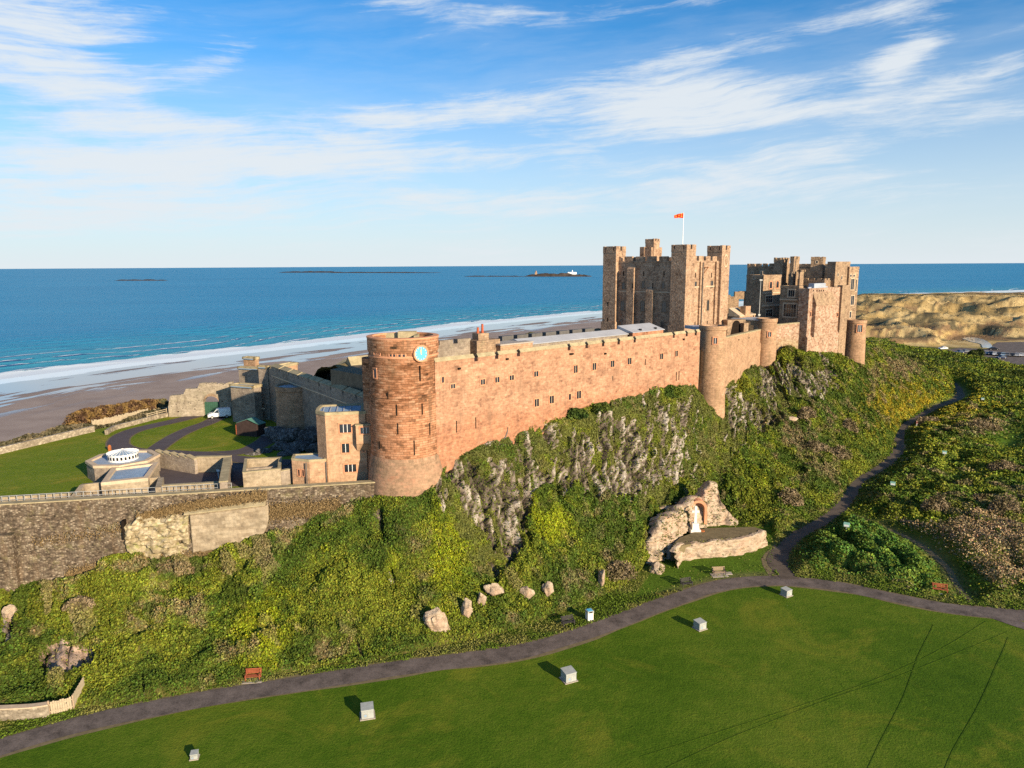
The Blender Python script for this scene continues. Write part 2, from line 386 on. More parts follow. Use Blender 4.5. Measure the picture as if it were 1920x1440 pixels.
M['grey_wall'] = masonry('grey_buff_stone', [(0, (.17, .135, .105)), (.4, (.33, .265, .205)), (.7, (.40, .325, .25)), (1, (.46, .39, .31))], mk=.35, mortar=(.30, .26, .22), bw=.7, bh=.33, amt=.35, rubble=.4, lichen=((.3, .28, .16), .2))
M['retain'] = masonry('rough_whin_rubble', [(0, (.03, .024, .018)), (.3, (.095, .07, .05)), (.55, (.17, .125, .088)), (.8, (.26, .20, .14)), (1, (.38, .31, .225))], ct=.85, vs=.30, mortar=(.09, .07, .05), bw=.5, bh=.3, amt=.35, rubble=1.0, stain=(.19, .12, .065), lichen=((.24, .22, .09), .35))
M['patch_ashlar'] = masonry('repaired_ashlar', [(0, (.28, .215, .145)), (.5, (.42, .335, .23)), (1, (.52, .43, .31))], mk=.22, ct=.5, mortar=(.42, .34, .24), bw=.9, bh=.45, amt=.22, stain=(.33, .26, .17))
M['patch_rough'] = masonry('ruined_rubble_core', [(0, (.10, .08, .04)), (.3, (.30, .235, .13)), (.65, (.50, .41, .26)), (1, (.64, .54, .37))], ct=.8, mortar=(.3, .24, .15), bw=.5, bh=.26, amt=.3, rubble=.8, lichen=((.22, .25, .06), .55))
M['buff'] = masonry('buff_wall_stone', [(0, (.26, .20, .135)), (.4, (.42, .335, .23)), (.7, (.50, .40, .28)), (1, (.56, .46, .34))], ct=.4, mk=.2, mortar=(.36, .29, .2), bw=.8, bh=.34, amt=.3, stain=(.2, .16, .1), rubble=.2)
M['gate_stone'] = masonry('weathered_gate_stone', [(0, (.16, .13, .095)), (.35, (.36, .30, .22)), (.7, (.48, .40, .30)), (1, (.58, .50, .38))], mk=.3, mortar=(.3, .25, .18), bw=.6, bh=.32, amt=.4, rubble=.6, lichen=((.28, .26, .13), .3))
M['dry_wall'] = masonry('dry_stone', [(0, (.20, .16, .115)), (.5, (.42, .35, .26)), (1, (.62, .53, .4))], mortar=(.22, .18, .13), bw=.4, bh=.22, amt=.25, rubble=.85)
M['lead'] = plain('lead_roof', (.33, .36, .41), .45, .5, var=.18, scale=.5)
M['lead_pale'] = plain('pale_lead_roof', (.38, .38, .39), .6, .3, var=.12, scale=.5)
M['lead_blue'] = plain('blue_grey_felt_roof', (.23, .31, .40), .55, .4, var=.25, scale=.35)
M['felt_flat'] = plain('flat_felt_roof', (.30, .35, .42), .6, .3, var=.2, scale=.25)
M['dark_roof'] = plain('dark_slate_roof', (.10, .095, .09), .7, .3, var=.3)
M['green_roof'] = plain('green_sheet_roof', (.09, .22, .17), .6, .3, var=.2)
M['glass'] = plain('window_glass', (.018, .022, .028), .12, .6, var=.3, scale=.8)
M['slit'] = plain('shadowed_opening', (.02, .015, .012), .95, .0)  # the shade inside openings, put into one near-black colour
M['frame_white'] = plain('white_window_bars', (.70, .68, .64), .6, .3, var=.08)
M['clock_blue'] = plain('pale_blue_clock_face', (.10, .40, .62), .45, .3, var=.06)
M['gold'] = plain('gilt', (.85, .62, .15), .35, .5, metal=.3, var=.1)
M['white'] = plain('white_paint', (.78, .78, .76), .35, .5, var=.05)
M['white_stone'] = plain('pale_stone', (.74, .68, .6), .85, .1, var=.12, scale=3, bump=.02)
M['black'] = plain('black_paint', (.02, .02, .022), .5, .4)
M['rubber'] = plain('rubber', (.025, .025, .025), .85, .1)
M['red_pot'] = plain('terracotta', (.42, .10, .045), .8, .1)
M['wood'] = plain('weathered_oak', (.33, .24, .16), .85, .1, var=.25, scale=4)
M['wood_pale'] = plain('silvered_pale_timber', (.38, .31, .21), .85, .1, var=.25, scale=3)
M['wood_red'] = plain('red_brown_slats', (.30, .085, .04), .7, .2, var=.3, scale=5)
M['wood_dark'] = plain('dark_stained_slats', (.045, .04, .04), .7, .2, var=.3, scale=5)
M['green_door'] = plain('dark_green_boards', (.03, .085, .055), .6, .3, var=.25)
M['green_bin'] = plain('bottle_green_steel', (.03, .16, .10), .5, .4, var=.15)
M['shed'] = plain('dark_tarred_boards', (.05, .032, .028), .8, .2, var=.3)
M['stone_slab'] = plain('paving_slab', (.36, .31, .26), .9, .1, var=.15)
M['metal'] = plain('galvanised_rail', (.42, .42, .40), .5, .5, metal=.4, var=.1)
M['concrete'] = plain('pale_concrete', (.33, .345, .325), .85, .15, var=.16, scale=2.5, bump=.01)
M['rust'] = plain('rusted_steel', (.38, .13, .045), .85, .1, var=.3, scale=4)
M['trim_dark'] = plain('dark_window_dressing', (.22, .155, .10), .9, .05, var=.2)
M['mint'] = plain('mint_green_plastic', (.22, .42, .33), .5, .3, var=.1)
M['skin'] = plain('skin', (.55, .36, .27), .6, .3, var=.05)
# ================================================================== LAND
def foliage_mat():
    m, b, p = mat('leaves'); a = b.n('ShaderNodeAttribute', attribute_name='tint')
    b.put(p.inputs['Base Color'], a.outputs['Color']); p.inputs['Roughness'].default_value = .7; p.inputs['Specular IOR Level'].default_value = .12
    return m
M['leaf'] = foliage_mat()
def ground_mat(name, bump=.12, scale=1.0, speck=.35):
    """soil and turf; the land's own colours come from the 'tint' map, broken up by grain"""
    m, b, p = mat(name); a = b.n('ShaderNodeAttribute', attribute_name='tint'); T = b.n('ShaderNodeTexCoord').outputs['Object']
    n = b.m('ADD', b.m('MULTIPLY', b.noise(T, 2.2*scale, 6, .7), .6), b.m('MULTIPLY', b.noise(T, .33*scale, 5, .6), .4))
    k = b.ramp(n, [(.25, 1-speck*1.6), (.75, 1+speck*1.6)])
    b.put(p.inputs['Base Color'], b.mix(1.0, a.outputs['Color'], k, 'MULTIPLY'))
    p.inputs['Roughness'].default_value = .95; p.inputs['Specular IOR Level'].default_value = .05
    bp = b.n('ShaderNodeBump'); bp.inputs['Distance'].default_value = bump; bp.inputs['Strength'].default_value = .9
    b.put(bp.inputs['Height'], b.noise(T, 3.5*scale, 5, .7)); b.put(p.inputs['Normal'], bp)
    return m
def grass_mat(name, c0, c1, c2, stripes=True):
    m, b, p = mat(name); T = b.n('ShaderNodeTexCoord').outputs['Object']
    big = b.noise(T, .055, 5, .6); mid = b.noise(T, .6, 5, .65); grain = b.noise(b.mapping(T, (1, 1, 1)), 4.5, 4, .75)
    f = b.m('ADD', b.m('ADD', b.m('MULTIPLY', big, .45), b.m('MULTIPLY', mid, .25)), b.m('MULTIPLY', grain, .40))
    col = b.ramp(f, [(.40, c0), (.53, c1), (.68, c2)])
    worn = b.smooth(b.noise(T, .10, 7, .68, dist=.8), .50, .68)
    col = b.mix(b.m('MULTIPLY', worn, .7), col, tuple(x*y for x, y in zip(c2, (1.35, 1.08, 1.1))))
    b.put(p.inputs['Base Color'], col); p.inputs['Roughness'].default_value = .85; p.inputs['Specular IOR Level'].default_value = .06
    bp = b.n('ShaderNodeBump'); bp.inputs['Distance'].default_value = .09; bp.inputs['Strength'].default_value = .9
    b.put(bp.inputs['Height'], b.m('ADD', grain, b.m('MULTIPLY', b.noise(T, 1.3, 3, .6), .8))); b.put(p.inputs['Normal'], bp)
    return m
def asphalt_mat(name, c, wear=.3):
    m, b, p = mat(name); T = b.n('ShaderNodeTexCoord').outputs['Object']
    f = b.m('ADD', b.m('MULTIPLY', b.noise(T, .5, 6, .65), .6), b.m('MULTIPLY', b.noise(T, 7, 4, .7), .4))
    b.put(p.inputs['Base Color'], b.ramp(f, [(.28, tuple(x*(1-wear*1.6) for x in c)), (.5, c), (.74, tuple(x*(1+wear*1.4) for x in c))]))
    p.inputs['Roughness'].default_value = .9
    bp = b.n('ShaderNodeBump'); bp.inputs['Distance'].default_value = .03; b.put(bp.inputs['Height'], f); b.put(p.inputs['Normal'], bp)
    return m
M['grass'] = grass_mat('mown_grass', (.034, .078, .004), (.064, .118, .007), (.125, .165, .016))
M['lawn'] = grass_mat('ward_lawn', (.085, .130, .006), (.125, .175, .010), (.20, .205, .028))
M['rut'] = grass_mat('flattened_grass', (.033, .076, .004), (.062, .114, .007), (.12, .16, .015))
M['ground'] = ground_mat('turf_and_soil')
M['asphalt'] = asphalt_mat('path_asphalt', (.128, .102, .088), .6)
M['drive'] = asphalt_mat('drive_asphalt', (.085, .068, .070), .2)
M['dirt'] = asphalt_mat('trodden_earth', (.10, .078, .060), .45)
M['edge'] = plain('trodden_verge', (.17, .135, .075), .95, .05, var=.3, scale=2)

# --- shoreline, seaward of it is the sea at -10 m
SEA = -10.0
shp = np.array([on(x, y, SEA)[:2] for x, y in [(-900, 865), (-400, 780), (0, 716), (250, 683), (480, 658), (690, 634), (900, 608), (1128, 586), (1300, 574), (1500, 560), (1700, 552), (1950, 544)]])
e = shp[-1]+(shp[-1]-shp[-2])*np.array([2.0, 2.0]); shp = np.vstack([shp[:1]+(shp[:1]-shp[1:2])*6, shp, e[None]])
def shore(P):
    """signed distance seaward and distance along the shore"""
    P = np.asarray(P)[..., :2]; best = np.full(P.shape[:-1], 1e9); sg = np.zeros_like(best); al = np.zeros_like(best); acc = 0
    for A, B in zip(shp[:-1], shp[1:]):
        d = B-A; L = np.linalg.norm(d); q = P-A
        t = np.clip((q @ d)/L**2, 0, 1); r = q-t[..., None]*d; dist = np.hypot(r[..., 0], r[..., 1])
        crs = d[0]*q[..., 1]-d[1]*q[..., 0]
        k = dist < best; best = np.where(k, dist, best); sg = np.where(k, np.sign(crs), sg); al = np.where(k, acc+t*L, al); acc += L
    return best*sg, al
def seg_dist(P, line):
    P = np.asarray(P)[..., :2]; best = np.full(P.shape[:-1], 1e9)
    for A, B in zip(line[:-1], line[1:]):
        d = B-A; q = P-A; t = np.clip((q @ d)/(d @ d+1e-9), 0, 1); r = q-t[..., None]*d
        best = np.minimum(best, np.hypot(r[..., 0], r[..., 1]))
    return best
def inpoly(px, py, poly):
    c = np.zeros(np.shape(px), bool); n = len(poly)
    for i in range(n):
        (x0, y0), (x1, y1) = poly[i], poly[(i+1) % n]
        if y0 == y1: continue
        k = ((y0 > py) != (y1 > py)) & (px < (x1-x0)*(py-y0)/(y1-y0)+x0); c ^= k
    return c
def smooth_line(pts, step=1.5):
    p = np.array(pts, float); n = len(p); out = []
    for i in range(n-1):
        p0, p1, p2, p3 = p[max(i-1, 0)], p[i], p[i+1], p[min(i+2, n-1)]
        k = max(2, int(np.linalg.norm(p2-p1)/step))
        for t in np.linspace(0, 1, k, endpoint=False):
            out.append(.5*((2*p1)+(-p0+p2)*t+(2*p0-5*p1+4*p2-p3)*t*t+(-p0+3*p1-3*p2+p3)*t**3))
    out.append(p[-1]); return np.array(out)
def ribbon(name, line, width, z, m, kind='structure', wob=.25, seed=0, zarr=None):
    n = len(line); w = np.asarray(width)*np.ones(n); d = np.gradient(line[:, :2], axis=0); d /= np.linalg.norm(d, axis=1, keepdims=True)+1e-9
    nr = np.stack([-d[:, 1], d[:, 0]], 1); V = []
    for sgn in (1, -1):
        j = (vn(np.stack([np.arange(n)*.37, np.full(n, sgn*3.1), np.full(n, seed)], 1), seed)-.5)*2*wob
        V.append(line[:, :2]+nr*(sgn*w/2+j)[:, None])
    zz = np.full(n, z) if zarr is None else zarr
    C = (V[0]+V[1])/2; P = np.stack([np.column_stack([V[1], zz]), np.column_stack([C, zz+.015]), np.column_stack([V[0], zz])], 1).reshape(-1, 3)
    o = fastmesh(name, P, gridfaces(n, 3), m); return tag(o, kind=kind)

path_px = [(-700, 1640), (-300, 1508), (-60, 1423), (0, 1402), (80, 1378), (160, 1357), (320, 1322), (480, 1295), (640, 1270), (800, 1246), (960, 1225), (1060, 1199), (1160, 1165), (1220, 1141), (1280, 1120), (1330, 1103), (1380, 1093), (1430, 1089), (1480, 1090), (1580, 1101), (1680, 1122), (1780, 1141), (1880, 1151), (1950, 1156), (2300, 1175)]
path_w = smooth_line([on(x, y)[:2] for x, y in path_px])
dirt_px = [(1478, 1086), (1462, 1062), (1462, 1040), (1490, 1007), (1530, 985), (1570, 957), (1592, 930), (1606, 905), (1640, 884), (1672, 860), (1686, 838), (1683, 818), (1697, 797), (1725, 780), (1755, 763), (1788, 752), (1800, 742), (1797, 730), (1786, 718)]
dirt_w = smooth_line([on(x, y)[:2] for x, y in dirt_px])
foot_px = [(1596, 963), (1640, 982), (1700, 1008), (1745, 1036), (1778, 1070), (1800, 1104), (1822, 1132)]
foot_w = smooth_line([on(x, y)[:2] for x, y in foot_px])
fork_w = smooth_line([on(x, y)[:2] for x, y in [(1835, 1143), (1880, 1160), (1940, 1180), (2100, 1228)]])
tr2_w = smooth_line([on(x, y)[:2] for x, y in [(1590, 868), (1625, 873), (1650, 880)]])

def path_y(px): return np.interp(px, [a for a, _ in path_px], [b for _, b in path_px])
# --- colours of the scrub at photo pixel (region map for real plant colours)
C_OL = np.array([.155, .178, .018]); C_DK = np.array([.066, .104, .013]); C_LIME = np.array([.225, .255, .012]); C_GORSE = np.array([.34, .25, .016])
C_BR = np.array([.215, .160, .085]); C_GR = np.array([.13, .18, .018]); C_REED = np.array([.32, .215, .13]); C_STRAW = np.array([.30, .235, .10])
def lerp(a, b, t): return a+(b-a)*np.clip(t, 0, 1)[..., None]
def plant_colour(P, px, py):
    n1 = fbm(P/7.0, 4, 3); n2 = fbm(P/1.3, 4, 11, .65); n3 = fbm(P/20.0, 3, 21); nv = fbm(P/np.array([1.6, 1.6, 6.0]), 4, 35)
    c = lerp(np.broadcast_to(C_OL, P.shape), C_DK, ss(n1+(.5-n2)*.5, .38, .62))
    lime = np.zeros(px.shape)
    for x, y, rx, ry, k in [(470, 1160, 130, 70, .8), (650, 1060, 90, 60, .35), (840, 1040, 60, 110, 1.0), (710, 1100, 120, 80, .55), (880, 1130, 60, 40, .6), (1040, 985, 60, 60, .8), (1000, 940, 20, 40, .9), (1330, 800, 35, 90, .6), (1395, 730, 35, 40, .9), (1475, 690, 30, 30, .6), (560, 1000, 40, 40, .3), (1440, 830, 60, 40, .45), (1420, 900, 60, 50, .5), (480, 1240, 40, 20, .8)]:
        lime = np.maximum(lime, k*gm(px, py, x, y, rx, ry))
    c = lerp(c, C_LIME, ss(lime*.95+(n2-.5)*1.0+(n1-.5)*1.1+(nv-.5)*.9, .30, 1.0))
    right = ss(px, 1420, 1600)
    gor = right*(.36+.25*gm(px, py, 1780, 760, 150, 60)+.2*gm(px, py, 1660, 770, 90, 60)-.5*gm(px, py, 1620, 1050, 170, 60))
    c = lerp(c, C_GORSE, ss(gor+(n2-.5)*.9+(n3-.5)*.3, .46, .86)*.8)
    br = np.zeros(px.shape)
    for x, y, rx, ry, k in [(330, 1150, 110, 60, .55), (210, 1120, 60, 40, .45), (600, 1210, 60, 40, .5), (760, 985, 60, 40, .5), (1120, 1080, 60, 50, .6), (1480, 800, 60, 60, .6), (1330, 830, 150, 40, .3), (1560, 780, 60, 40, .35), (1640, 700, 40, 50, .6), (640, 960, 60, 30, .6), (300, 1065, 160, 18, .9), (130, 1115, 60, 40, .6), (540, 985, 60, 40, .5), (1830, 800, 70, 26, .6), (1540, 870, 60, 40, .5), (1860, 960, 90, 60, .5), (1690, 690, 50, 20, .9), (950, 900, 100, 50, .35), (1180, 800, 120, 60, .3)]:
        br = np.maximum(br, k*gm(px, py, x, y, rx, ry))
    c = lerp(c, C_BR, ss(br*.75+.10+(fbm(P/2.6, 4, 31)-.5)*1.2+(n2-.5)*1.0+(n1-.5)*.5, .30, .75)*.85)
    c = c*(1+.12*ss(px, 1560, 1720))[..., None]
    reed = inpoly(px+(n2-.5)*40, py+(n2-.5)*30, [(1680, 975), (1760, 985), (1830, 955), (1960, 1000), (1960, 1095), (1860, 1100), (1800, 1050), (1740, 1020)])
    c = np.where(reed[..., None], lerp(c, C_REED, .45+n2*.7), c)
    thick = inpoly(px, py, [(1462, 1050), (1500, 1005), (1600, 965), (1700, 1012), (1760, 1052), (1800, 1120), (1640, 1095), (1500, 1080)])
    c = np.where(thick[..., None], lerp(np.broadcast_to(np.array([.060, .125, .020]), c.shape), np.array([.150, .215, .030]), ss(n2, .42, .68)), c)
    r_ = np.random.default_rng(5)
    return c*(.55+.9*r_.random(px.shape)**1.3)[..., None]*(1+(r_.random(px.shape+(3,))-.5)*np.array([.35, .2, .3]))

# --- the ground sheet (field, scrubland, dunes, beach), one grid split by what covers it
def build_ground():
    azs = np.radians(np.linspace(-64, 64, 760)); rs = np.concatenate([np.geomspace(18, 60, 60, endpoint=False), np.geomspace(60, 420, 420, endpoint=False), np.geomspace(420, 2600, 200)])
    A, Rr = np.meshgrid(azs, rs); X, Y = np.sin(A)*Rr, np.cos(A)*Rr
    P = np.stack([X, Y, np.zeros_like(X)], -1); off, al = shore(P); d = -off
    px, py = proj(P)
    zb = np.where(off > 0, np.maximum(SEA-.02*off, SEA-5), SEA+.018*d)
    rt_ = ss(px, 1450, 1600); land = ss(d+(fbm(P/30, 3, 2)-.5)*24, 152-82*rt_, 196+190*rt_); land = np.maximum(land, ss(px, 1370, 1440)*(1-ss(Y, 430, 660)))
    z = zb*(1-land)
    dn = ss(Y, 300, 420)*ss(px, 1500, 1620)*ss(d, 45, 150)
    dn = np.maximum(dn, ss(Y, 260, 330)*ss(px, 1900, 2050)*.8*ss(d, 45, 150))
    flat = inpoly(px, py, [(1788, 630), (1840, 627), (1878, 634), (2120, 634), (2120, 692), (1905, 686), (1750, 664)])*1.0
    for _ in range(22): flat = (flat+np.roll(flat, 1, 0)+np.roll(flat, -1, 0)+np.roll(flat, 1, 1)+np.roll(flat, -1, 1))/5
    flat = ss(flat, .0, .5)
    carp = inpoly(px, py, [(1690, 668), (1780, 644), (1950, 630), (2100, 640), (2100, 690), (1905, 684), (1830, 672)])
    Q = P/np.array([95, 60, 1]); rid = 1-np.abs(2*fbm(Q, 4, 41)-1)*1.6
    Q2 = P/np.array([30, 19, 1]); rid2 = 1-np.abs(2*fbm(Q2, 4, 47)-1)*1.7
    dz = np.clip(rid, 0, 1)*15*ss(Y, 330, 600)+np.clip(rid2, 0, 1)**1.4*(5.5+5.0*ss(Y, 380, 650))+fbm(P/5, 3, 9)*1.4
    front = np.exp(-((d-170)/70)**2)*5*ss(px, 1560, 1760)
    cfade = 1-ss(seg_dist(P, np.array([on(x, y)[:2] for x, y in [(1740, 658), (1830, 655), (1950, 660)]])), 8, 30)
    cf2 = 1-ss(seg_dist(P, np.array([on(x, y)[:2] for x, y in [(1805, 640), (1858, 645), (1950, 640)]])), 10, 45)
    lim = np.maximum(41.0-.0458*Y+(fbm(P/60, 3, 15)-.5)*5+8.5*(1-land), .15*(dz+front)*(1-ss(Y, 700, 950))); dd = (dz+front)*(1-flat)*(1-cfade); dd = np.where(Y > 380, np.minimum(dd, lim+.12*np.maximum(dd-lim, 0)), dd)
    z = z+dn*dd
    paths = np.minimum.reduce([seg_dist(P, path_w)-1.7, seg_dist(P, dirt_w)-.9, seg_dist(P, foot_w)-.3, seg_dist(P, fork_w)-1.0])
    scr = (py < path_y(px))*ss(px, 1380, 1470)*(1-dn)*land*ss(paths, .3, 5.5)**.8
    clear = np.maximum.reduce([gm(px, py, 1890, 830, 55, 30), inpoly(px, py, [(1190, 1120), (1260, 1010), (1452, 985), (1450, 1080), (1390, 1090), (1290, 1105)])*1.0, gm(px, py, 1790, 745, 14, 8), .8*gm(px, py, 1790, 900, 40, 16), .95*gm(px, py, 1764, 1116, 24, 13)])
    scr = scr*(1-np.clip(clear, 0, 1))
    hedge = ss(Y, 208, 240)*ss(px, 1650, 1700)*(1-ss(Y, 300, 330))*(1-cfade)
    hum = (np.clip(fbm(P/4.6, 3, 61)-.30, 0, 1)*3.2+np.clip(fbm(P/2.0, 2, 65)-.4, 0, 1)*1.3)*(1-hedge)+hedge*(1-flat)*(1.2+np.clip(fbm(P/9, 3, 63)-.25, 0, 1)*8.5*(1-.62*ss(px, 1740, 1830)))
    thick = inpoly(px, py, [(1462, 1050), (1500, 1005), (1600, 965), (1700, 1012), (1760, 1052), (1800, 1120), (1640, 1095), (1500, 1080)])
    cell = P/2.9; ci = np.floor(cell[..., :2]); dome = np.zeros_like(X); did = np.zeros_like(X)
    for ax in (-1, 0, 1):
        for ay in (-1, 0, 1):
            cc = ci+np.array([ax, ay]); I = cc.astype(np.int64)
            jx = _h(I[..., 0], I[..., 1], I[..., 0]*0, 5); jy = _h(I[..., 0], I[..., 1], I[..., 0]*0, 6)
            q = np.hypot(cell[..., 0]-cc[..., 0]-jx, cell[..., 1]-cc[..., 1]-jy); dn_ = np.clip(1-(q/.72)**2, 0, 1)**.5*(1.1+.7*jx); did = np.where(dn_ > dome, _h(I[..., 0], I[..., 1], I[..., 0]*0, 9), did); dome = np.maximum(dome, dn_)
    hum = np.where(thick, dome*1.7, hum*.8+dome*.75*(1-.5*hedge))
    cy_ = np.interp(px, [1600, 1640, 1750, 1790, 1850, 1900, 1960, 2100], [636, 641, 650, 662, 670, 684, 696, 700])+(px-960)*.00573
    v_ = (720-cy_)/F; lim_h = 42-(sp-v_*cp)/(cp+v_*sp)*Y-.9; far_ = (Y > 225) & (dn < .9); scr = np.where(far_, scr*ss(lim_h, .1, .9), scr); hum = np.where(far_, np.minimum(hum, np.maximum(lim_h, .2)*(.75+.5*fbm(P/6, 3, 33))), hum)
    z = z+scr*hum
    P[..., 2] = z
    px2, py2 = proj(P)
    ver = (py < path_y(px))&(px < 1420)
    col = lerp(np.broadcast_to(np.array([.07, .105, .010]), P.shape), np.array([.13, .15, .025]), ss(fbm(P/3.5, 4, 71), .4, .65))
    cl = np.clip(clear, 0, 1)
    col = lerp(col, np.array([.075, .135, .012]), cl*.9)
    col = lerp(col, np.array([.15, .125, .06]), (1-ss(paths, .2, 1.8))*.55*(Y < 250))
    dc = lerp(np.broadcast_to(np.array([.40, .275, .11]), P.shape), np.array([.52, .385, .18]), ss(fbm(P/9, 4, 81), .35, .65))
    dc = lerp(dc, np.array([.19, .115, .065]), ss(fbm(P/np.array([60, 25, 1]), 4, 83)-(z > 6)*.1, .49, .56)*.85)
    dc = lerp(dc, np.array([.085, .075, .045]), ss(fbm(P/np.array([26, 11, 1]), 4, 87), .54, .58)*.9)  # dark patches: shrubs and the shadow they cast, put into the tint
    col = lerp(col, dc, ss(dn, .1, .6)*(1-np.clip(scr*hedge, 0, 1)))
    tint = col
    fc = lambda a: (a[:-1, :-1]+a[1:, 1:]+a[:-1, 1:]+a[1:, :-1])/4
    fpx, fpy, fd, fdn, foff = fc(px), fc(py), fc(land), fc(dn), fc(off)
    faces = gridfaces(*X.shape); nc = X.shape[1]
    isf = (fpy > path_y(fpx)).ravel(); isb = (fd < .5-.38*ss(fpx, 1450, 1600)).ravel() & ~isf & (foff.ravel() < 160); isd = (fdn > .30).ravel() & ~isf & ~isb
    deep = foff.ravel() >= 160
    iss = ~(isf | isb | isd | deep)
    V = P.reshape(-1, 3)
    def sub(name, mask, m, attrs):
        Fq = faces[mask]; u, inv = np.unique(Fq, return_inverse=True)
        o = fastmesh(name, V[u], inv.reshape(Fq.shape), m, attrs={k: (a.reshape(-1, 3) if a.ndim == 3 else a.ravel())[u] for k, a in attrs.items()}, smooth=True)
        return tag(o, kind='structure')
    sub('field', isf, M['grass'], {})
    sub('scrubland', iss, M['ground'], {'tint': tint})
    sub('dunes', isd, M['ground'], {'tint': tint})
    sub('beach', isb, M['sand'], {'off': off, 'along': al})
    return dict(did=did, P=P, px=px2, py=py2, scr=scr, dn=dn, land=land, hedge=hedge, clear=cl, thick=thick, off=off, isf=isf, dist=Rr, tint=tint, carp=carp, ppx=px, ppy=py)

def sand_mat():
    m, b, p = mat('beach_sand'); T = b.n('ShaderNodeTexCoord').outputs['Object']
    off = b.n('ShaderNodeAttribute', attribute_name='off').outputs['Fac']; al = b.n('ShaderNodeAttribute', attribute_name='along').outputs['Fac']
    c = b.n('ShaderNodeCombineXYZ'); b.put(c.inputs[0], b.m('MULTIPLY', al, 1/75)); b.put(c.inputs[1], b.m('MULTIPLY', off, 1/16))
    w = b.noise(c, 1.0, 6, .6, dist=.4)
    near = b.smooth(off, -75, -6)
    wet = b.smooth(b.m('ADD', w, b.m('MULTIPLY', near, .16)), .49, .54)
    wet = b.m('MULTIPLY', wet, b.smooth(off, -96, -70)); 
    dry = b.ramp(b.noise(T, .08, 6, .6), [(.3, (.26, .195, .16)), (.7, (.36, .28, .23))])
    damp = b.mix(b.smooth(off, -70, -25), dry, (.22, .175, .155))
    col = b.mix(wet, damp, (.20, .20, .21))
    fo = b.smooth(b.m('ADD', b.noise(c, 3.0, 6, .7), b.m('MULTIPLY', b.smooth(off, -22, 0), .5)), .78, .86)
    col = b.mix(fo, col, (.75, .78, .8))
    b.put(p.inputs['Base Color'], col); b.put(p.inputs['Roughness'], b.mix(wet, (.85, .85, .85), (.07, .07, .07)))
    b.put(p.inputs['Specular IOR Level'], b.m('ADD', .1, b.m('MULTIPLY', wet, .5)))
    return m
M['sand'] = sand_mat()
def sea_mat():
    m, b, p = mat('sea_water'); T = b.n('ShaderNodeTexCoord').outputs['Object']
    off = b.n('ShaderNodeAttribute', attribute_name='off').outputs['Fac']; al = b.n('ShaderNodeAttribute', attribute_name='along').outputs['Fac']
    crest = b.n('ShaderNodeAttribute', attribute_name='crest').outputs['Fac']
    c = b.n('ShaderNodeCombineXYZ'); b.put(c.inputs[0], b.m('MULTIPLY', al, 1/60)); b.put(c.inputs[1], b.m('MULTIPLY', off, 1/14))
    n = b.noise(c, 1.0, 7, .65, dist=.5)
    shallow = b.m('SUBTRACT', 1.0, b.smooth(off, 10, 260))
    deep = b.ramp(b.noise(b.mapping(T, (.0012, .004, 1)), 1.0, 6, .6), [(.3, (.016, .200, .370)), (.7, (.030, .250, .430))])
    col = b.mix(b.m('MULTIPLY', shallow, .75), deep, (.05, .27, .35))
    sheet = b.smooth(b.m('SUBTRACT', b.m('ADD', b.m('ADD', b.m('MULTIPLY', n, .65), b.m('MULTIPLY', b.noise(c, 3.4, 6, .7), .45)), .36), b.m('MULTIPLY', b.smooth(off, -6, 44), .66)), .43, .50)
    line = b.m('MULTIPLY', b.m('MULTIPLY', b.smooth(crest, .5, .8), b.smooth(b.noise(c, 2.2, 5, .6), .43, .54)), b.m('SUBTRACT', 1.0, b.smooth(off, 72, 112)))
    foam = b.m('MAXIMUM', sheet, line)
    far = b.m('MULTIPLY', b.smooth(b.noise(T, .09, 4, .75), .76, .80), .18)
    foam = b.m('MINIMUM', b.m('ADD', foam, b.m('MULTIPLY', far, b.smooth(off, 200, 500))), 1.0)
    b.put(p.inputs['Base Color'], b.mix(foam, col, (.62, .68, .72)))
    b.put(p.inputs['Roughness'], b.mix(foam, (.42, .42, .42), (.7, .7, .7))); p.inputs['Specular IOR Level'].default_value = .10
    p.inputs['IOR'].default_value = 1.33
    h = b.m('ADD', b.noise(b.mapping(T, (.10, .28, 1), rot=(0, 0, R(25))), 1.0, 8, .68), b.m('MULTIPLY', b.noise(b.mapping(T, (.012, .035, 1), rot=(0, 0, R(35))), 1.0, 5, .6), 3.0))
    bp = b.n('ShaderNodeBump'); bp.inputs['Distance'].default_value = 1.1; bp.inputs['Strength'].default_value = .6
    b.put(bp.inputs['Height'], b.m('MULTIPLY', h, b.m('SUBTRACT', 1.0, b.m('MULTIPLY', foam, .9)))); b.put(p.inputs['Normal'], bp)
    return m
M['sea'] = sea_mat()
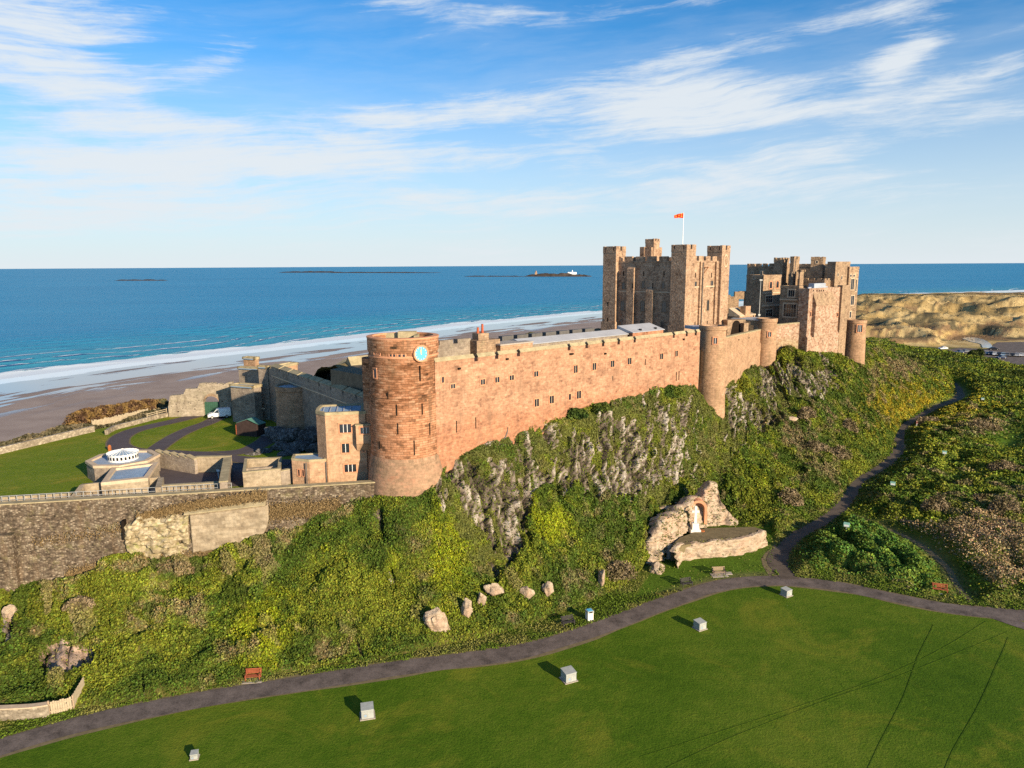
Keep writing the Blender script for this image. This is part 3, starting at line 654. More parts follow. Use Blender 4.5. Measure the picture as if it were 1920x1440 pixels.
def build_sea():
    azs = np.radians(np.linspace(-70, 70, 420)); rs = np.concatenate([np.geomspace(90, 1500, 520, endpoint=False), np.geomspace(1500, 60000, 90)])
    A, Rr = np.meshgrid(azs, rs); P = np.stack([np.sin(A)*Rr, np.cos(A)*Rr, np.full_like(A, SEA)], -1)
    off, al = shore(P)
    ph = off/24+(fbm(np.stack([al/90, off/200, 0*al], -1), 3, 5)-.5)*3.2
    fr = ph-np.floor(ph); cr_ = np.where(fr < .75, fr/.75, (1-fr)/.25)**3
    amp = 1.5*ss(off, 5, 40)*(1-ss(off, 110, 320))*(.35+1.1*fbm(np.stack([al/55, off/60, 0*al+3], -1), 3, 8))
    P[..., 2] += cr_*amp*(Rr < 1500)+.25*ss(off, 0, 25)-.25
    k = (off[:-1, :-1] > -14).ravel(); Fq = gridfaces(*A.shape)[k]; u, inv = np.unique(Fq, return_inverse=True)
    o = fastmesh('sea', P.reshape(-1, 3)[u], inv.reshape(Fq.shape), M['sea'], attrs={'off': off.ravel()[u], 'along': al.ravel()[u], 'crest': (cr_*np.minimum(amp*1.7, 1)).ravel()[u]}, smooth=True)
    tag(o, kind='structure')
build_sea()
G = build_ground()
def gz(x, y):
    """height of the ground sheet near x, y"""
    k = np.argmin((G['P'][..., 0]-x)**2+(G['P'][..., 1]-y)**2); return float(G['P'].reshape(-1, 3)[k, 2])
ribbon('path', path_w, 2.75, .03, M['asphalt'], wob=.12, seed=1)
ribbon('path_verge', path_w, 3.3, .012, M['edge'], wob=.25, seed=8)
ribbon('dirt_track', dirt_w, np.linspace(2.6, 2.0, len(dirt_w)), .05, M['dirt'], wob=.35, seed=2)
ribbon('track_verge', dirt_w, np.linspace(4.0, 3.4, len(dirt_w)), .02, M['edge'], wob=.5, seed=9)
ribbon('footpath', foot_w, .9, .04, M['edge'], wob=.2, seed=3)
ribbon('fork_path', fork_w, 2.0, .036, M['asphalt'], wob=.12, seed=4)
for pts in ([(1752, 1172), (1722, 1235), (1690, 1320), (1640, 1420), (1600, 1500)], [(1893, 1195), (1870, 1250), (1828, 1340), (1790, 1410), (1750, 1500)]):
    ribbon('wheel_rut', smooth_line([on(x+90*(x < 1900 and 0), y)[:2] for x, y in pts]), .30, .022, M['rut'], wob=.06, seed=5)
for pts in ([(1850, 1165), (1740, 1230), (1600, 1290), (1420, 1350), (1200, 1420)], [(1890, 1185), (1700, 1262), (1560, 1310), (1380, 1380), (1250, 1440)]):
    ribbon('wheel_rut', smooth_line([on(x, y)[:2] for x, y in pts]), .16, .020, M['rut'], wob=.04, seed=6)

# ================================================================== THE ROCK: hillside between the path and the castle walls
class Line:
    def __init__(s, A, B):
        s.A = np.array(A[:2], float); s.B = np.array(B[:2], float); s.d = (s.B-s.A)/np.linalg.norm(s.B-s.A); s.n = np.array([-s.d[1], s.d[0]]); s.L = np.linalg.norm(s.B-s.A)
        s.ang = math.atan2(s.d[1], s.d[0])
    def hit(s, px, py):
        d = ray(px, py); q = s.A-CAM[:2]; t = (q @ s.n)/(d[:2] @ s.n); return CAM+d*t
ZRW = 14.4
RW = Line(on(0, 945, ZRW), on(690, 904, ZRW))
LWtop = at(822, 671, 91.0); ZLW = LWtop[2]; LW = Line(LWtop, on(1310, 617.5, ZLW))
ACX, ACY, AR = *at(1334, 690, 130.5+2.4)[:2], 2.45
BC = at(1436, 640, 165+2.3)[:2]; BR = 2.3
CC = at(1603, 640, 185+2.4)[:2]; CR_ = 2.45
AB = Line((ACX+1.6, ACY+.6), (BC[0]-1.5, BC[1]-.8))
HALLc = at(1517, 660, 172.0)[:2]; TH_H = R(42)
HALL = Line(HALLc, HALLc+np.array([math.cos(TH_H), math.sin(TH_H)])*20)
BH = Line((BC[0]+1.4, BC[1]+.6), at(1497, 640, 171.6)[:2])
CTX, CTY = at(757.5, 700, 92.3)[:2]; CTR = 4.42
PL = {'RW': RW, 'LW': LW, 'AB': AB, 'BH': BH, 'HALL': HALL}
STN = [(-330, 1205, 'RW', -420, 1475, 1.4), (-140, 1160, 'RW', -200, 1400, 1.4), (0, 1112, 'RW', -30, 1352, 1.3), (120, 1098, 'RW', 110, 1338, 1.3), (215, 1048, 'RW', 230, 1322, 1.3), (340, 1062, 'RW', 380, 1298, 1.3), (430, 1040, 'RW', 470, 1272, 1.3),
       (520, 1003, 'RW', 600, 1258, 1.3), (600, 966, 'RW', 690, 1244, 1.4), (672, 938, 'RW', 770, 1228, 1.6), (712, 931, 87.3, 810, 1215, 1.7), (757, 932, 86.9, 850, 1208, 1.7), (808, 925, 87.9, 905, 1198, 1.7),
       (842, 866, 'LW', 950, 1186, 1.7), (905, 830, 'LW', 1000, 1172, 1.7), (990, 804, 'LW', 1060, 1150, 1.6), (1075, 774, 'LW', 1120, 1125, 1.5), (1140, 750, 'LW', 1175, 1098, 1.4),
       (1240, 723, 'LW', 1225, 1045, 1.5), (1300, 716, 'LW', 1290, 990, 1.7), (1332, 766, 129.5, 1345, 972, 1.6), (1372, 700, 'AB', 1400, 985, 1.6), (1412, 686, 'AB', 1480, 985, 1.5),
       (1438, 692, 164.0, 1560, 945, 1.4), (1470, 650, 'BH', 1600, 905, 1.35), (1505, 660, 171.0, 1640, 872, 1.3), (1560, 662, 'HALL', 1668, 842, 1.3), (1608, 686, 184.0, 1690, 796, 1.2), (1632, 655, 199.0, 1740, 760, 1.15), (1655, 655, 222.0, 1790, 735, 1.1), (1695, 690, 250.0, 1790, 713, 1.0)]
def build_rock():
    T, Bm, E, K = [], [], [], []
    for px, py, k, fx, fy, ex in STN:
        P = PL[k].hit(px, py) if isinstance(k, str) else at(px, py, k)
        T.append(P); Bm.append(on(fx, fy)); E.append(ex)
        if isinstance(k, str): K.append([*(PL[k].n*3.0), 0, .35])
        elif k >= 199: K.append([22, 30, -P[2]-1, .0])
        else: K.append([*((P[:2]-CAM[:2])/np.linalg.norm(P[:2]-CAM[:2])*3.0), .5, .3])
    T, Bm, E, K = map(np.array, (T, Bm, E, K))
    s = np.concatenate([[0], np.cumsum(.5*np.linalg.norm(np.diff(T, axis=0), axis=1)+.5*np.linalg.norm(np.diff(Bm, axis=0), axis=1))])
    ns, nt = 900, 190; S = np.linspace(0, s[-1], ns)
    I = lambda a, w: np.stack([np.convolve(np.pad(np.interp(S, s, a[:, i]), w, 'edge'), np.hanning(2*w+1)/np.hanning(2*w+1).sum(), 'valid') for i in range(a.shape[1])], 1)
    Tt, Bb, Kk = I(T, 4), I(Bm, 14), I(K, 4); Ee = I(E[:, None], 14)[:, 0]
    Tt[:, :2] += Kk[:, :2]/3*Kk[:, 3:]            # the slope runs a little way in behind the wall foot
    t = np.linspace(0, 1, nt)[:, None]
    P = Bb[None]+(Tt-Bb)[None]*t[..., None]
    a = .30; zz = a*t+(1-a)*t**Ee[None]; P[..., 2] = Bb[None, :, 2]+(Tt-Bb)[None, :, 2]*zz-.25*(1-ss(t, 0, .03))
    ex = np.array([.15, .4, .7, 1.0])[:, None, None]; Pe = Tt[None]+Kk[None, :, :3]*ex
    base = np.concatenate([P, Pe]); base[..., 2] += 0
    tt = np.concatenate([t[:, 0], [1.02, 1.04, 1.07, 1.1]])[:, None]*np.ones((1, ns))
    gu = np.gradient(base, axis=1); gv = np.gradient(base, axis=0); N = np.cross(gu, gv); N /= np.linalg.norm(N, axis=-1, keepdims=True)+1e-9
    N *= np.sign(N[..., 2:3]+1e-6)
    px, py = proj(base)
    q = np.zeros(px.shape)
    for x, y, rx, ry, k in [(1000, 840, 150, 60, .52), (905, 930, 70, 55, .80), (960, 985, 42, 75, 1.15), (880, 960, 40, 60, .8), (930, 1060, 28, 40, .7), (1130, 840, 110, 80, .62), (1110, 905, 110, 42, .95), (1235, 850, 90, 50, .60), (1260, 780, 60, 50, .55), (1345, 790, 25, 60, .55), (1385, 760, 26, 50, .95), (1440, 715, 40, 40, 1.05), (1490, 700, 20, 40, 1.15), (1540, 700, 26, 40, .9), (1420, 790, 40, 50, .7),
                            (1235, 890, 60, 34, .85), (710, 975, 16, 40, 1.0), (695, 925, 40, 20, .7), (820, 940, 26, 40, .7), (720, 1010, 14, 24, .9), (1010, 1000, 14, 40, .6), (110, 1245, 65, 34, .95), (20, 1190, 26, 50, .75), (45, 1300, 60, 30, .5), (1475, 795, 18, 12, .6), (860, 900, 40, 40, .7)]:
        q = np.maximum(q, k*gm(px, py, x, y, rx, ry))
    for x, y, rx, ry, k in [(1080, 775, 30, 30, .5), (1045, 960, 50, 60, .8), (845, 1040, 45, 90, .8), (1320, 760, 24, 60, .5), (1370, 700, 20, 26, .5), (890, 850, 40, 10, .5)]: q = q-k*gm(px, py, x, y, rx, ry)
    Sg = S[None]*np.ones((base.shape[0], 1)); hz = base[..., 2]
    lo = np.stack([Sg/3.4, hz/5.0, 0*Sg], -1); md = np.stack([Sg/.9, hz/2.4, 0*Sg+7], -1); q = np.minimum(q, .86)
    cz = inpoly(px+(fbm(lo, 3, 8)-.5)*70, py+(fbm(lo, 3, 9)-.5)*70, [(815, 930), (842, 862), (905, 824), (990, 798), (1080, 770), (1150, 744), (1250, 717), (1310, 712), (1335, 765), (1368, 700), (1420, 684), (1470, 690), (1480, 780), (1400, 805), (1345, 885), (1240, 930), (1195, 965), (1160, 930), (1085, 928), (1040, 895), (985, 940), (975, 1060), (935, 1110), (885, 1090), (860, 1010), (825, 975)])*1.0
    cz = np.maximum(cz, inpoly(px+(fbm(lo, 3, 8)-.5)*50, py+(fbm(lo, 3, 9)-.5)*50, [(1470, 690), (1500, 675), (1560, 690), (1570, 740), (1520, 760), (1480, 750)])*1.0)
    green = np.zeros(px.shape)
    for x, y, rx, ry in [(1070, 790, 20, 34), (1330, 820, 22, 90), (1400, 725, 26, 30), (1010, 850, 16, 26), (1180, 775, 30, 14), (1470, 760, 22, 40), (900, 850, 50, 10), (1260, 740, 30, 22), (1230, 960, 40, 40)]: green = np.maximum(green, gm(px, py, x, y, rx, ry))
    # jointed blocks: cells taller than wide, each standing out by its own amount
    def cells(cs, ch, sd):
        U = Sg/cs+.35*(fbm(lo*2, 2, sd)-.5); W = hz/ch; ci, cj = np.floor(U), np.floor(W); b1 = np.full(U.shape, 9.0); b2 = b1.copy(); rid = np.zeros(U.shape); off_u = rid.copy()
        for a_ in (-1, 0, 1):
            for c_ in (-1, 0, 1):
                I, J = (ci+a_).astype(np.int64), (cj+c_).astype(np.int64); Z0 = np.zeros_like(I)
                jx, jy = _h(I, J, Z0, sd+1), _h(I, J, Z0, sd+2); dx, dy = U-I-jx, W-J-jy; d = np.hypot(dx, dy); k = d < b1
                b2 = np.where(k, b1, np.minimum(b2, d)); rid = np.where(k, _h(I, J, Z0, sd+3), rid); off_u = np.where(k, dx*(2*_h(I, J, Z0, sd+4)-1)+dy*(2*_h(I, J, Z0, sd+5)-1), off_u); b1 = np.where(k, d, b1)
        return rid, off_u, np.clip((b2-b1)*4.5, 0, 1)
    r1, t1, e1 = cells(1.05, 3.2, 70); r2, t2, e2 = cells(.55, 1.5, 80)
    q = q*.65+cz*(.26+.14*gm(px, py, 1000, 930, 120, 90)+.10*gm(px, py, 1180, 870, 120, 60))-green*.5+.5*gm(px, py, 108, 1245, 68, 42)+.2*gm(px, py, 20, 1190, 30, 50)
    blkm = (r2-.5)*.34+(r1-.5)*.26
    rock = ss(q+(fbm(lo, 3, 1)-.5)*.9+(fbm(md, 4, 4, .6)-.5)*1.35+blkm*1.3*cz, .41, .52)
    col1 = np.stack([Sg/1.0+.5*fbm(lo, 2, 3), hz/4.5, 0*Sg], -1)
    jo = np.abs(2*fbm(col1, 3, 13)-1)                      # joints between columns
    led = fbm(np.stack([Sg/5, hz/1.5, 0*Sg], -1), 3, 17)
    jo2 = np.abs(2*fbm(col1*2.3, 2, 14)-1); dr = (1.0-np.clip(1-jo*3.0, 0, 1)*1.6)*.75-np.clip(1-jo2*3, 0, 1)*.35+(led-.5)*1.8+(fbm(base/3.5, 3, 19)-.5)*1.8
    dr = dr*.55+(r1-.45)*.75+t1*.7+(r2-.5)*.5+t2*.45-(1-e1)*.5-(1-e2)*.25
    dv = np.clip(fbm(base/3.0, 3, 23)-.25, 0, 1)*1.35*(1-.6*cz)+(fbm(base/9.0, 2, 27)-.5)*1.2+.15
    shr, _, she = cells(1.7, 1.3, 90); patch = ss(fbm(base/6.5, 3, 29), .40, .56)*(1-.8*cz)*ss(tt, .06, .24)*(1-.75*gm(px, py, 790, 1080, 170, 120)); dv = dv+patch*(she*.45+shr*.65)
    smooth_top = np.clip((1.0-tt)/.03, 0, 1)*ss(tt, 0, .06)
    # upright wall of the retaining line keeps its foot visible
    disp = (rock*dr+(1-rock)*dv)*smooth_top
    disp = np.where(tt > 1, 0, disp)
    Pd = base+N*disp[..., None]
    gully = gm(px, py, 1050, 905, 8, 34)+gm(px, py, 1190, 860, 5, 24)+gm(px, py, 1385, 720, 5, 20)+gm(px, py, 715, 985, 6, 26)+gm(px, py, 1490, 700, 5, 30)+gm(px, py, 1120, 1040, 20, 10)*.4
    Pd -= N*(gully*1.6*smooth_top)[..., None]
    gu = np.gradient(Pd, axis=1); gv = np.gradient(Pd, axis=0); N2 = np.cross(gu, gv); N2 /= np.linalg.norm(N2, axis=-1, keepdims=True)+1e-9
    N2 *= np.sign(np.sum(N2*N, -1, keepdims=True)+1e-6)
    sand = np.maximum(gm(px, py, 110, 1245, 75, 45), gm(px, py, 45, 1300, 70, 40)*.8)
    o = fastmesh('hillside', Pd.reshape(-1, 3), gridfaces(*tt.shape), M['rock'], attrs={'rock': rock.ravel(), 'sandy': sand.ravel(), 'along': Sg.ravel(), 'blk': np.clip(.6*r2+.4*r1-(1-e2)*.5-(1-e1)*.4, 0, 1).ravel()}, smooth=True)
    tag(o, kind='structure')
    return dict(shr=shr, patch=patch, cz=cz, P=Pd, N=N2, px=px, py=py, rock=rock, t=tt, S=Sg)
def rock_mat():
    m, b, p = mat('whin_rock_and_soil'); T = b.n('ShaderNodeTexCoord').outputs['Object']
    r = b.n('ShaderNodeAttribute', attribute_name='rock').outputs['Fac']; sd = b.n('ShaderNodeAttribute', attribute_name='sandy').outputs['Fac']; al = b.n('ShaderNodeAttribute', attribute_name='along').outputs['Fac']
    sx = b.n('ShaderNodeSeparateXYZ'); b.put(sx.inputs[0], T)
    c = b.n('ShaderNodeCombineXYZ'); b.put(c.inputs[0], al); b.put(c.inputs[1], b.m('MULTIPLY', sx.outputs[2], .55))
    n = b.noise(c, .95, 7, .68); n2 = b.noise(T, 1.6, 5, .7)
    bk = b.n('ShaderNodeAttribute', attribute_name='blk').outputs['Fac']
    f = b.m('ADD', b.m('ADD', b.m('MULTIPLY', n, .36), b.m('MULTIPLY', n2, .40)), b.m('MULTIPLY', bk, .56))
    rk = b.ramp(f, [(.36, (.030, .024, .018)), (.48, (.09, .07, .052)), (.60, (.17, .135, .105)), (.71, (.28, .235, .185)), (.82, (.42, .37, .31))])
    pk = b.ramp(f, [(.36, (.12, .085, .06)), (.55, (.32, .225, .165)), (.75, (.48, .36, .28))])
    rk = b.mix(b.smooth(sd, .3, .6), rk, pk)
    so_ = b.ramp(b.noise(T, 1.2, 6, .7), [(.35, (.040, .048, .010)), (.55, (.085, .085, .018)), (.72, (.14, .11, .045))])
    moss = b.smooth(b.noise(T, .7, 5, .7), .56, .68)
    rk = b.mix(b.m('MULTIPLY', moss, .55), rk, (.07, .085, .018))
    e_ = b.m('ADD', r, b.m('MULTIPLY', b.m('SUBTRACT', b.noise(T, 2.6, 4, .7), .5), .7))
    b.put(p.inputs['Base Color'], b.mix(b.smooth(e_, .38, .6), so_, rk)); p.inputs['Roughness'].default_value = .93; p.inputs['Specular IOR Level'].default_value = .08
    bp = b.n('ShaderNodeBump'); bp.inputs['Distance'].default_value = .45; bp.inputs['Strength'].default_value = 1.0
    b.put(bp.inputs['Height'], b.m('ADD', f, b.m('MULTIPLY', b.noise(T, 5, 4, .7), .3))); b.put(p.inputs['Normal'], bp)
    return m
M['rock'] = rock_mat()
HS = build_rock()

# --- leaves over hillside and scrubland
def sample(P, N, w, n, seed):
    g = np.random.default_rng(seed); a = P[1:, :-1]-P[:-1, :-1]; b_ = P[:-1, 1:]-P[:-1, :-1]
    ar = np.linalg.norm(np.cross(a, b_), axis=-1)*w; pr = ar.ravel()/ar.sum()
    k = g.choice(pr.size, n, p=pr); i, j = np.divmod(k, ar.shape[1]); u, v = g.random(n), g.random(n)
    Q = P[i, j]*((1-u)*(1-v))[:, None]+P[i+1, j]*(u*(1-v))[:, None]+P[i, j+1]*((1-u)*v)[:, None]+P[i+1, j+1]*(u*v)[:, None]
    return Q, N[i, j], i, j, g
def cover_hillside():
    P, N = HS['P'], HS['N']; px, py = HS['px'], HS['py']
    dist = np.linalg.norm(P-CAM, axis=-1); e = np.minimum(HS['rock']*1.0, 1)
    bare = np.maximum.reduce([gm(px, py, 110, 1245, 70, 36), gm(px, py, 20, 1200, 24, 40), gm(px, py, 1300, 1000, 70, 40)*.8])
    w = np.clip(1-e*.86, 0, 1)*(1-.25*HS['cz'])*(1-.85*bare)*(HS['t'] < 1.0)*ss(HS['t'], .0, .05)/dist**.9
    w[:, -130:] *= 1.1
    Q, Nn, i, j, g = sample(P, N, w[:-1, :-1], 760000, 3)
    qx, qy = proj(Q); c = plant_colour(Q, qx, qy); cq = HS['cz'][i, j]; sh = HS['shr'][i, j]; pa = HS['patch'][i, j]; c = c*(1+pa*(sh-.5)*.75)[:, None]; c = lerp(c, C_BR*(.5+.8*g.random((len(Q), 1))), pa*(sh > .91)*.65); c = lerp(c, C_DK*.9, pa*(sh < .16)*.7)
    c = lerp(c, np.array([.120, .122, .036])*(.5+.9*g.random((len(Q), 1))), cq*.7*ss(fbm(Q/1.2, 3, 44), .36, .56))
    d = np.linalg.norm(Q-CAM, axis=1); lift = g.random(len(Q))**1.5
    tuft = np.clip(fbm(Q/1.1, 2, 51)-.3, 0, 1)*1.7
    Q = Q+(Nn*.6+np.array([0, 0, .4]))*(lift*(.10+.55*tuft)*(1-.6*cq))[:, None]
    o = leaves('ivy_scrub', Q, Nn, .20*(d/95)**.55, c, M['leaf'], 4, 1.0)
    tag(o, 'dense ivy, bramble and grass cover growing over the castle crag', 'undergrowth', kind='stuff')
cover_hillside()
def cover_scrub():
    P = G['P']; gu = np.gradient(P, axis=1); gv = np.gradient(P, axis=0); N = np.cross(gu, gv); N /= np.linalg.norm(N, axis=-1, keepdims=True)+1e-9; N *= np.sign(N[..., 2:3])
    w = np.clip(G['scr'], 0, 1)*(G['px'] > 1380)*(G['px'] < 2250)*(G['dn'] < .6)/G['dist']**1.1
    Q, Nn, i, j, g = sample(P, N, w[:-1, :-1], 560000, 6)
    qx, qy = proj(Q); c = plant_colour(Q, qx, qy)
    hd = G['hedge'][i, j]; di = G['did'][i, j]; c = c*(1.08+(di-.5)*.6)[:, None]; c = lerp(c, C_BR*(.5+.8*g.random((len(Q), 1))), (di > .94)*(1-hd)*.75*(1-G['thick'][i, j])); c = lerp(c, np.array([.055, .075, .012]), ss(hd, .3, .8)*ss(fbm(Q/6, 3, 71), .42, .62)*.8)
    reed = inpoly(qx, qy, [(1690, 980), (1760, 990), (1830, 960), (1960, 1000), (1960, 1095), (1860, 1100), (1800, 1050), (1740, 1020)])
    d = G['dist'][i, j]; lift = g.random(len(Q))**1.4
    Q = Q+np.array([0, 0, 1.0])*(lift*(.35+hd*.8+reed*.8)*(.4+1.2*fbm(Q/1.4, 2, 53)))[:, None]
    o = leaves('gorse_scrub', Q, Nn, np.where(reed, .19, .245)*(d/95)**.6, c, M['leaf'], 7, 1.0)
    tag(o, 'low gorse, bramble and reed scrub filling the ground around the dirt track', 'scrub', kind='stuff')
    # marram on the dunes, rough grass on verges
    w = ss(G['dn'], .3, .8)*(G['px'] > 1560)*(G['px'] < 2250)*(G['land'] > .5)*(1-G['carp'])/G['dist']**1.5
    Q, Nn, i, j, g = sample(P, N, w[:-1, :-1], 90000, 8)
    c = G['tint'][i, j]*(.7+.7*g.random(len(Q)))[:, None]; d = G['dist'][i, j]
    Q = Q+np.array([0, 0, 1.0])*(g.random(len(Q))*.35)[:, None]
    tag(leaves('marram_grass', Q, Nn, .30*(d/300)**.6, c, M['leaf'], 9, .45), 'straw coloured marram grass tufts over the dunes', 'dune grass', kind='stuff')
    pd = np.minimum(seg_dist(P, path_w)-1.45, seg_dist(P, dirt_w)-1.2)
    w = (pd > -.15)*np.where(G['ppy'] < path_y(G['ppx']), np.exp(-np.maximum(pd, 0)/3.0), 0*pd)*(G['px'] > -80)*(G['px'] < 2100)*(G['dist'] < 240)/G['dist']**.8
    w = w*(1-.93*np.clip(G['clear'], 0, 1))
    Q, Nn, i, j, g = sample(P, N, w[:-1, :-1], 90000, 10)
    t_ = ss(fbm(Q/2.5, 3, 91), .4, .65); c = lerp(np.broadcast_to(np.array([.085, .13, .012]), Q.shape), np.array([.20, .18, .05]), t_*.8)*(.7+.6*g.random(len(Q)))[:, None]
    d = G['dist'][i, j]; Q = Q+np.array([0, 0, 1.0])*(g.random(len(Q))*.14+.02)[:, None]
    tag(leaves('verge_grass', Q, Nn, .15*(d/80)**.6, c, M['leaf'], 11, .9), 'rough grass along the castle side of the path', 'grass', kind='stuff')
cover_scrub()
# ================================================================== CASTLE
def Mw(o_, r_, i_):
    """window-local (x right, y inward, z up) -> thing-local"""
    return Matrix(((r_[0], i_[0], 0, o_[0]), (r_[1], i_[1], 0, o_[1]), (0, 0, 1, o_[2]), (0, 0, 0, 1)))
def window(par, Mx, w, h, lights=2, style='flat', trim='trim_buff', bars='frame_white', fw=.14, transom=False, name='window', proud=.07):
    """stone surround with a dark pane and its mullions; the pane and mullions are sub-parts"""
    fr = MB(); fr.M = Mx; pn = MB(); pn.M = Mx; ml = MB(); ml.M = Mx
    fr.box(-w/2-fw, -w/2, -proud, .0, -h/2-fw, h/2); fr.box(w/2, w/2+fw, -proud, 0, -h/2-fw, h/2)
    fr.box(-w/2, w/2, -proud-.04, 0, -h/2-fw, -h/2)
    if style == 'arch':
        n = 7; r = w/2
        for k in range(n):
            a, b = math.pi*k/n, math.pi*(k+1)/n
            fr.face([(math.cos(a)*r, -proud, h/2+math.sin(a)*r), (math.cos(b)*r, -proud, h/2+math.sin(b)*r), (math.cos(b)*(r+fw), -proud, h/2+math.sin(b)*(r+fw)), (math.cos(a)*(r+fw), -proud, h/2+math.sin(a)*(r+fw))])
            fr.face([(math.cos(a)*r, -proud, h/2+math.sin(a)*r), (math.cos(b)*r, -proud, h/2+math.sin(b)*r), (math.cos(b)*r, 0, h/2+math.sin(b)*r), (math.cos(a)*r, 0, h/2+math.sin(a)*r)])
            fr.face([(math.cos(a)*(r+fw), -proud, h/2+math.sin(a)*(r+fw)), (math.cos(b)*(r+fw), -proud, h/2+math.sin(b)*(r+fw)), (math.cos(b)*(r+fw), 0, h/2+math.sin(b)*(r+fw)), (math.cos(a)*(r+fw), 0, h/2+math.sin(a)*(r+fw))])
        pn.face([(w/2, -.012, -h/2)]+[(math.cos(math.pi*k/n)*r, -.012, h/2+math.sin(math.pi*k/n)*r) for k in range(n+1)]+[(-w/2, -.012, -h/2)])
    else:
        fr.box(-w/2-fw, w/2+fw, -proud-.02, 0, h/2, h/2+fw*1.2)
        pn.face([(-w/2, -.012, -h/2), (w/2, -.012, -h/2), (w/2, -.012, h/2), (-w/2, -.012, h/2)])
    f = obj(name, fr, M[trim], par); obj('pane', pn, M['glass'], f)
    if lights > 1 or transom:
        for k in range(1, lights): ml.box(-w/2+w*k/lights-.035, -w/2+w*k/lights+.035, -proud*.8, -.013, -h/2, h/2+(w*.3 if style == 'arch' else 0))
        if transom: ml.box(-w/2, w/2, -proud*.7, -.014, h*.12-.04, h*.12+.04)
        obj('mullion', ml, M[bars], f)
    return f
def slit(par, Mx, w, h, name='arrow_slit'):
    mb = MB(); mb.M = Mx; mb.box(-w/2, w/2, -.012, .02, -h/2, h/2); return obj(name, mb, M['slit'], par)  # black strip on the wall face; the recess shade is only colour
def face_M(o, px, py, face='front', val=0.0):
    if face == 'front': P = hit(o, px, py, 1, val); return Mw(P, (1, 0), (0, 1))
    P = hit(o, px, py, 0, val); return Mw(P, (0, -1), (1, 0))
def win_px(o, par, px, py, wp, hp, face='front', val=0.0, **k):
    ax = 1 if face == 'front' else 0; A = hit(o, px-wp/2, py, ax, val); B = hit(o, px+wp/2, py, ax, val)
    w = np.linalg.norm((A-B)[:2]); h = abs(hit(o, px, py-hp/2, ax, val)[2]-hit(o, px, py+hp/2, ax, val)[2])
    if k.pop('slit', False): return slit(par, face_M(o, px, py, face, val), max(w, .16), h)
    return window(par, face_M(o, px, py, face, val), w, h, **k)
def cyl_M(o, px, py, r, cx=0, cy=0):
    X, Y_ = o.location.x+cx, o.location.y+cy
    th, z = hit_cyl(px, py, X, Y_, r); n = (math.cos(th), math.sin(th))
    return Mw((cx+n[0]*r, cy+n[1]*r, z), (-n[1], n[0]), (-n[0], -n[1]))
def px_m(px, py, Y): return Y/ (ray(px, py)[1]*F)   # metres per photo pixel at forward distance Y
def battlement(mb, x0, x1, y0, y1, z0, zc, zt, th=.5, mer=1.5, gap=.8, skip=()):
    """parapet ring with merlons"""
    mb.box(x0, x1, y0, y0+th, z0, zc); mb.box(x0, x1, y1-th, y1, z0, zc); mb.box(x0, x0+th, y0+th, y1-th, z0, zc); mb.box(x1-th, x1, y0+th, y1-th, z0, zc)
    def run(a, b): 
        n = max(1, round((b-a+gap)/(mer+gap))); m = (b-a-gap*(n-1))/n
        return [(a+k*(m+gap), a+k*(m+gap)+m) for k in range(n)]
    if zt > zc:
        for a, b in run(x0, x1):
            for ya, yb in ((y0, y0+th), (y1-th, y1)): mb.box(a, b, ya, yb, zc, zt+rnd.uniform(-.05, .05))
        for a, b in run(y0+th+gap*.6, y1-th-gap*.6):
            for xa, xb in ((x0, x0+th), (x1-th, x1)): mb.box(xa, xb, a, b, zc, zt+rnd.uniform(-.05, .05))
    return mb
def fit(pc, Y, pl, pr, th, py=560):
    P = at(pc, py, Y); c, s = math.cos(th), math.sin(th); kf = lambda p: ray(p, py)[0]/ray(p, py)[1]
    L = (P[0]-kf(pl)*Y)/(s+kf(pl)*c) if pl is not None else None; Rr = (kf(pr)*Y-P[0])/(c-kf(pr)*s) if pr is not None else None
    return P, L, Rr

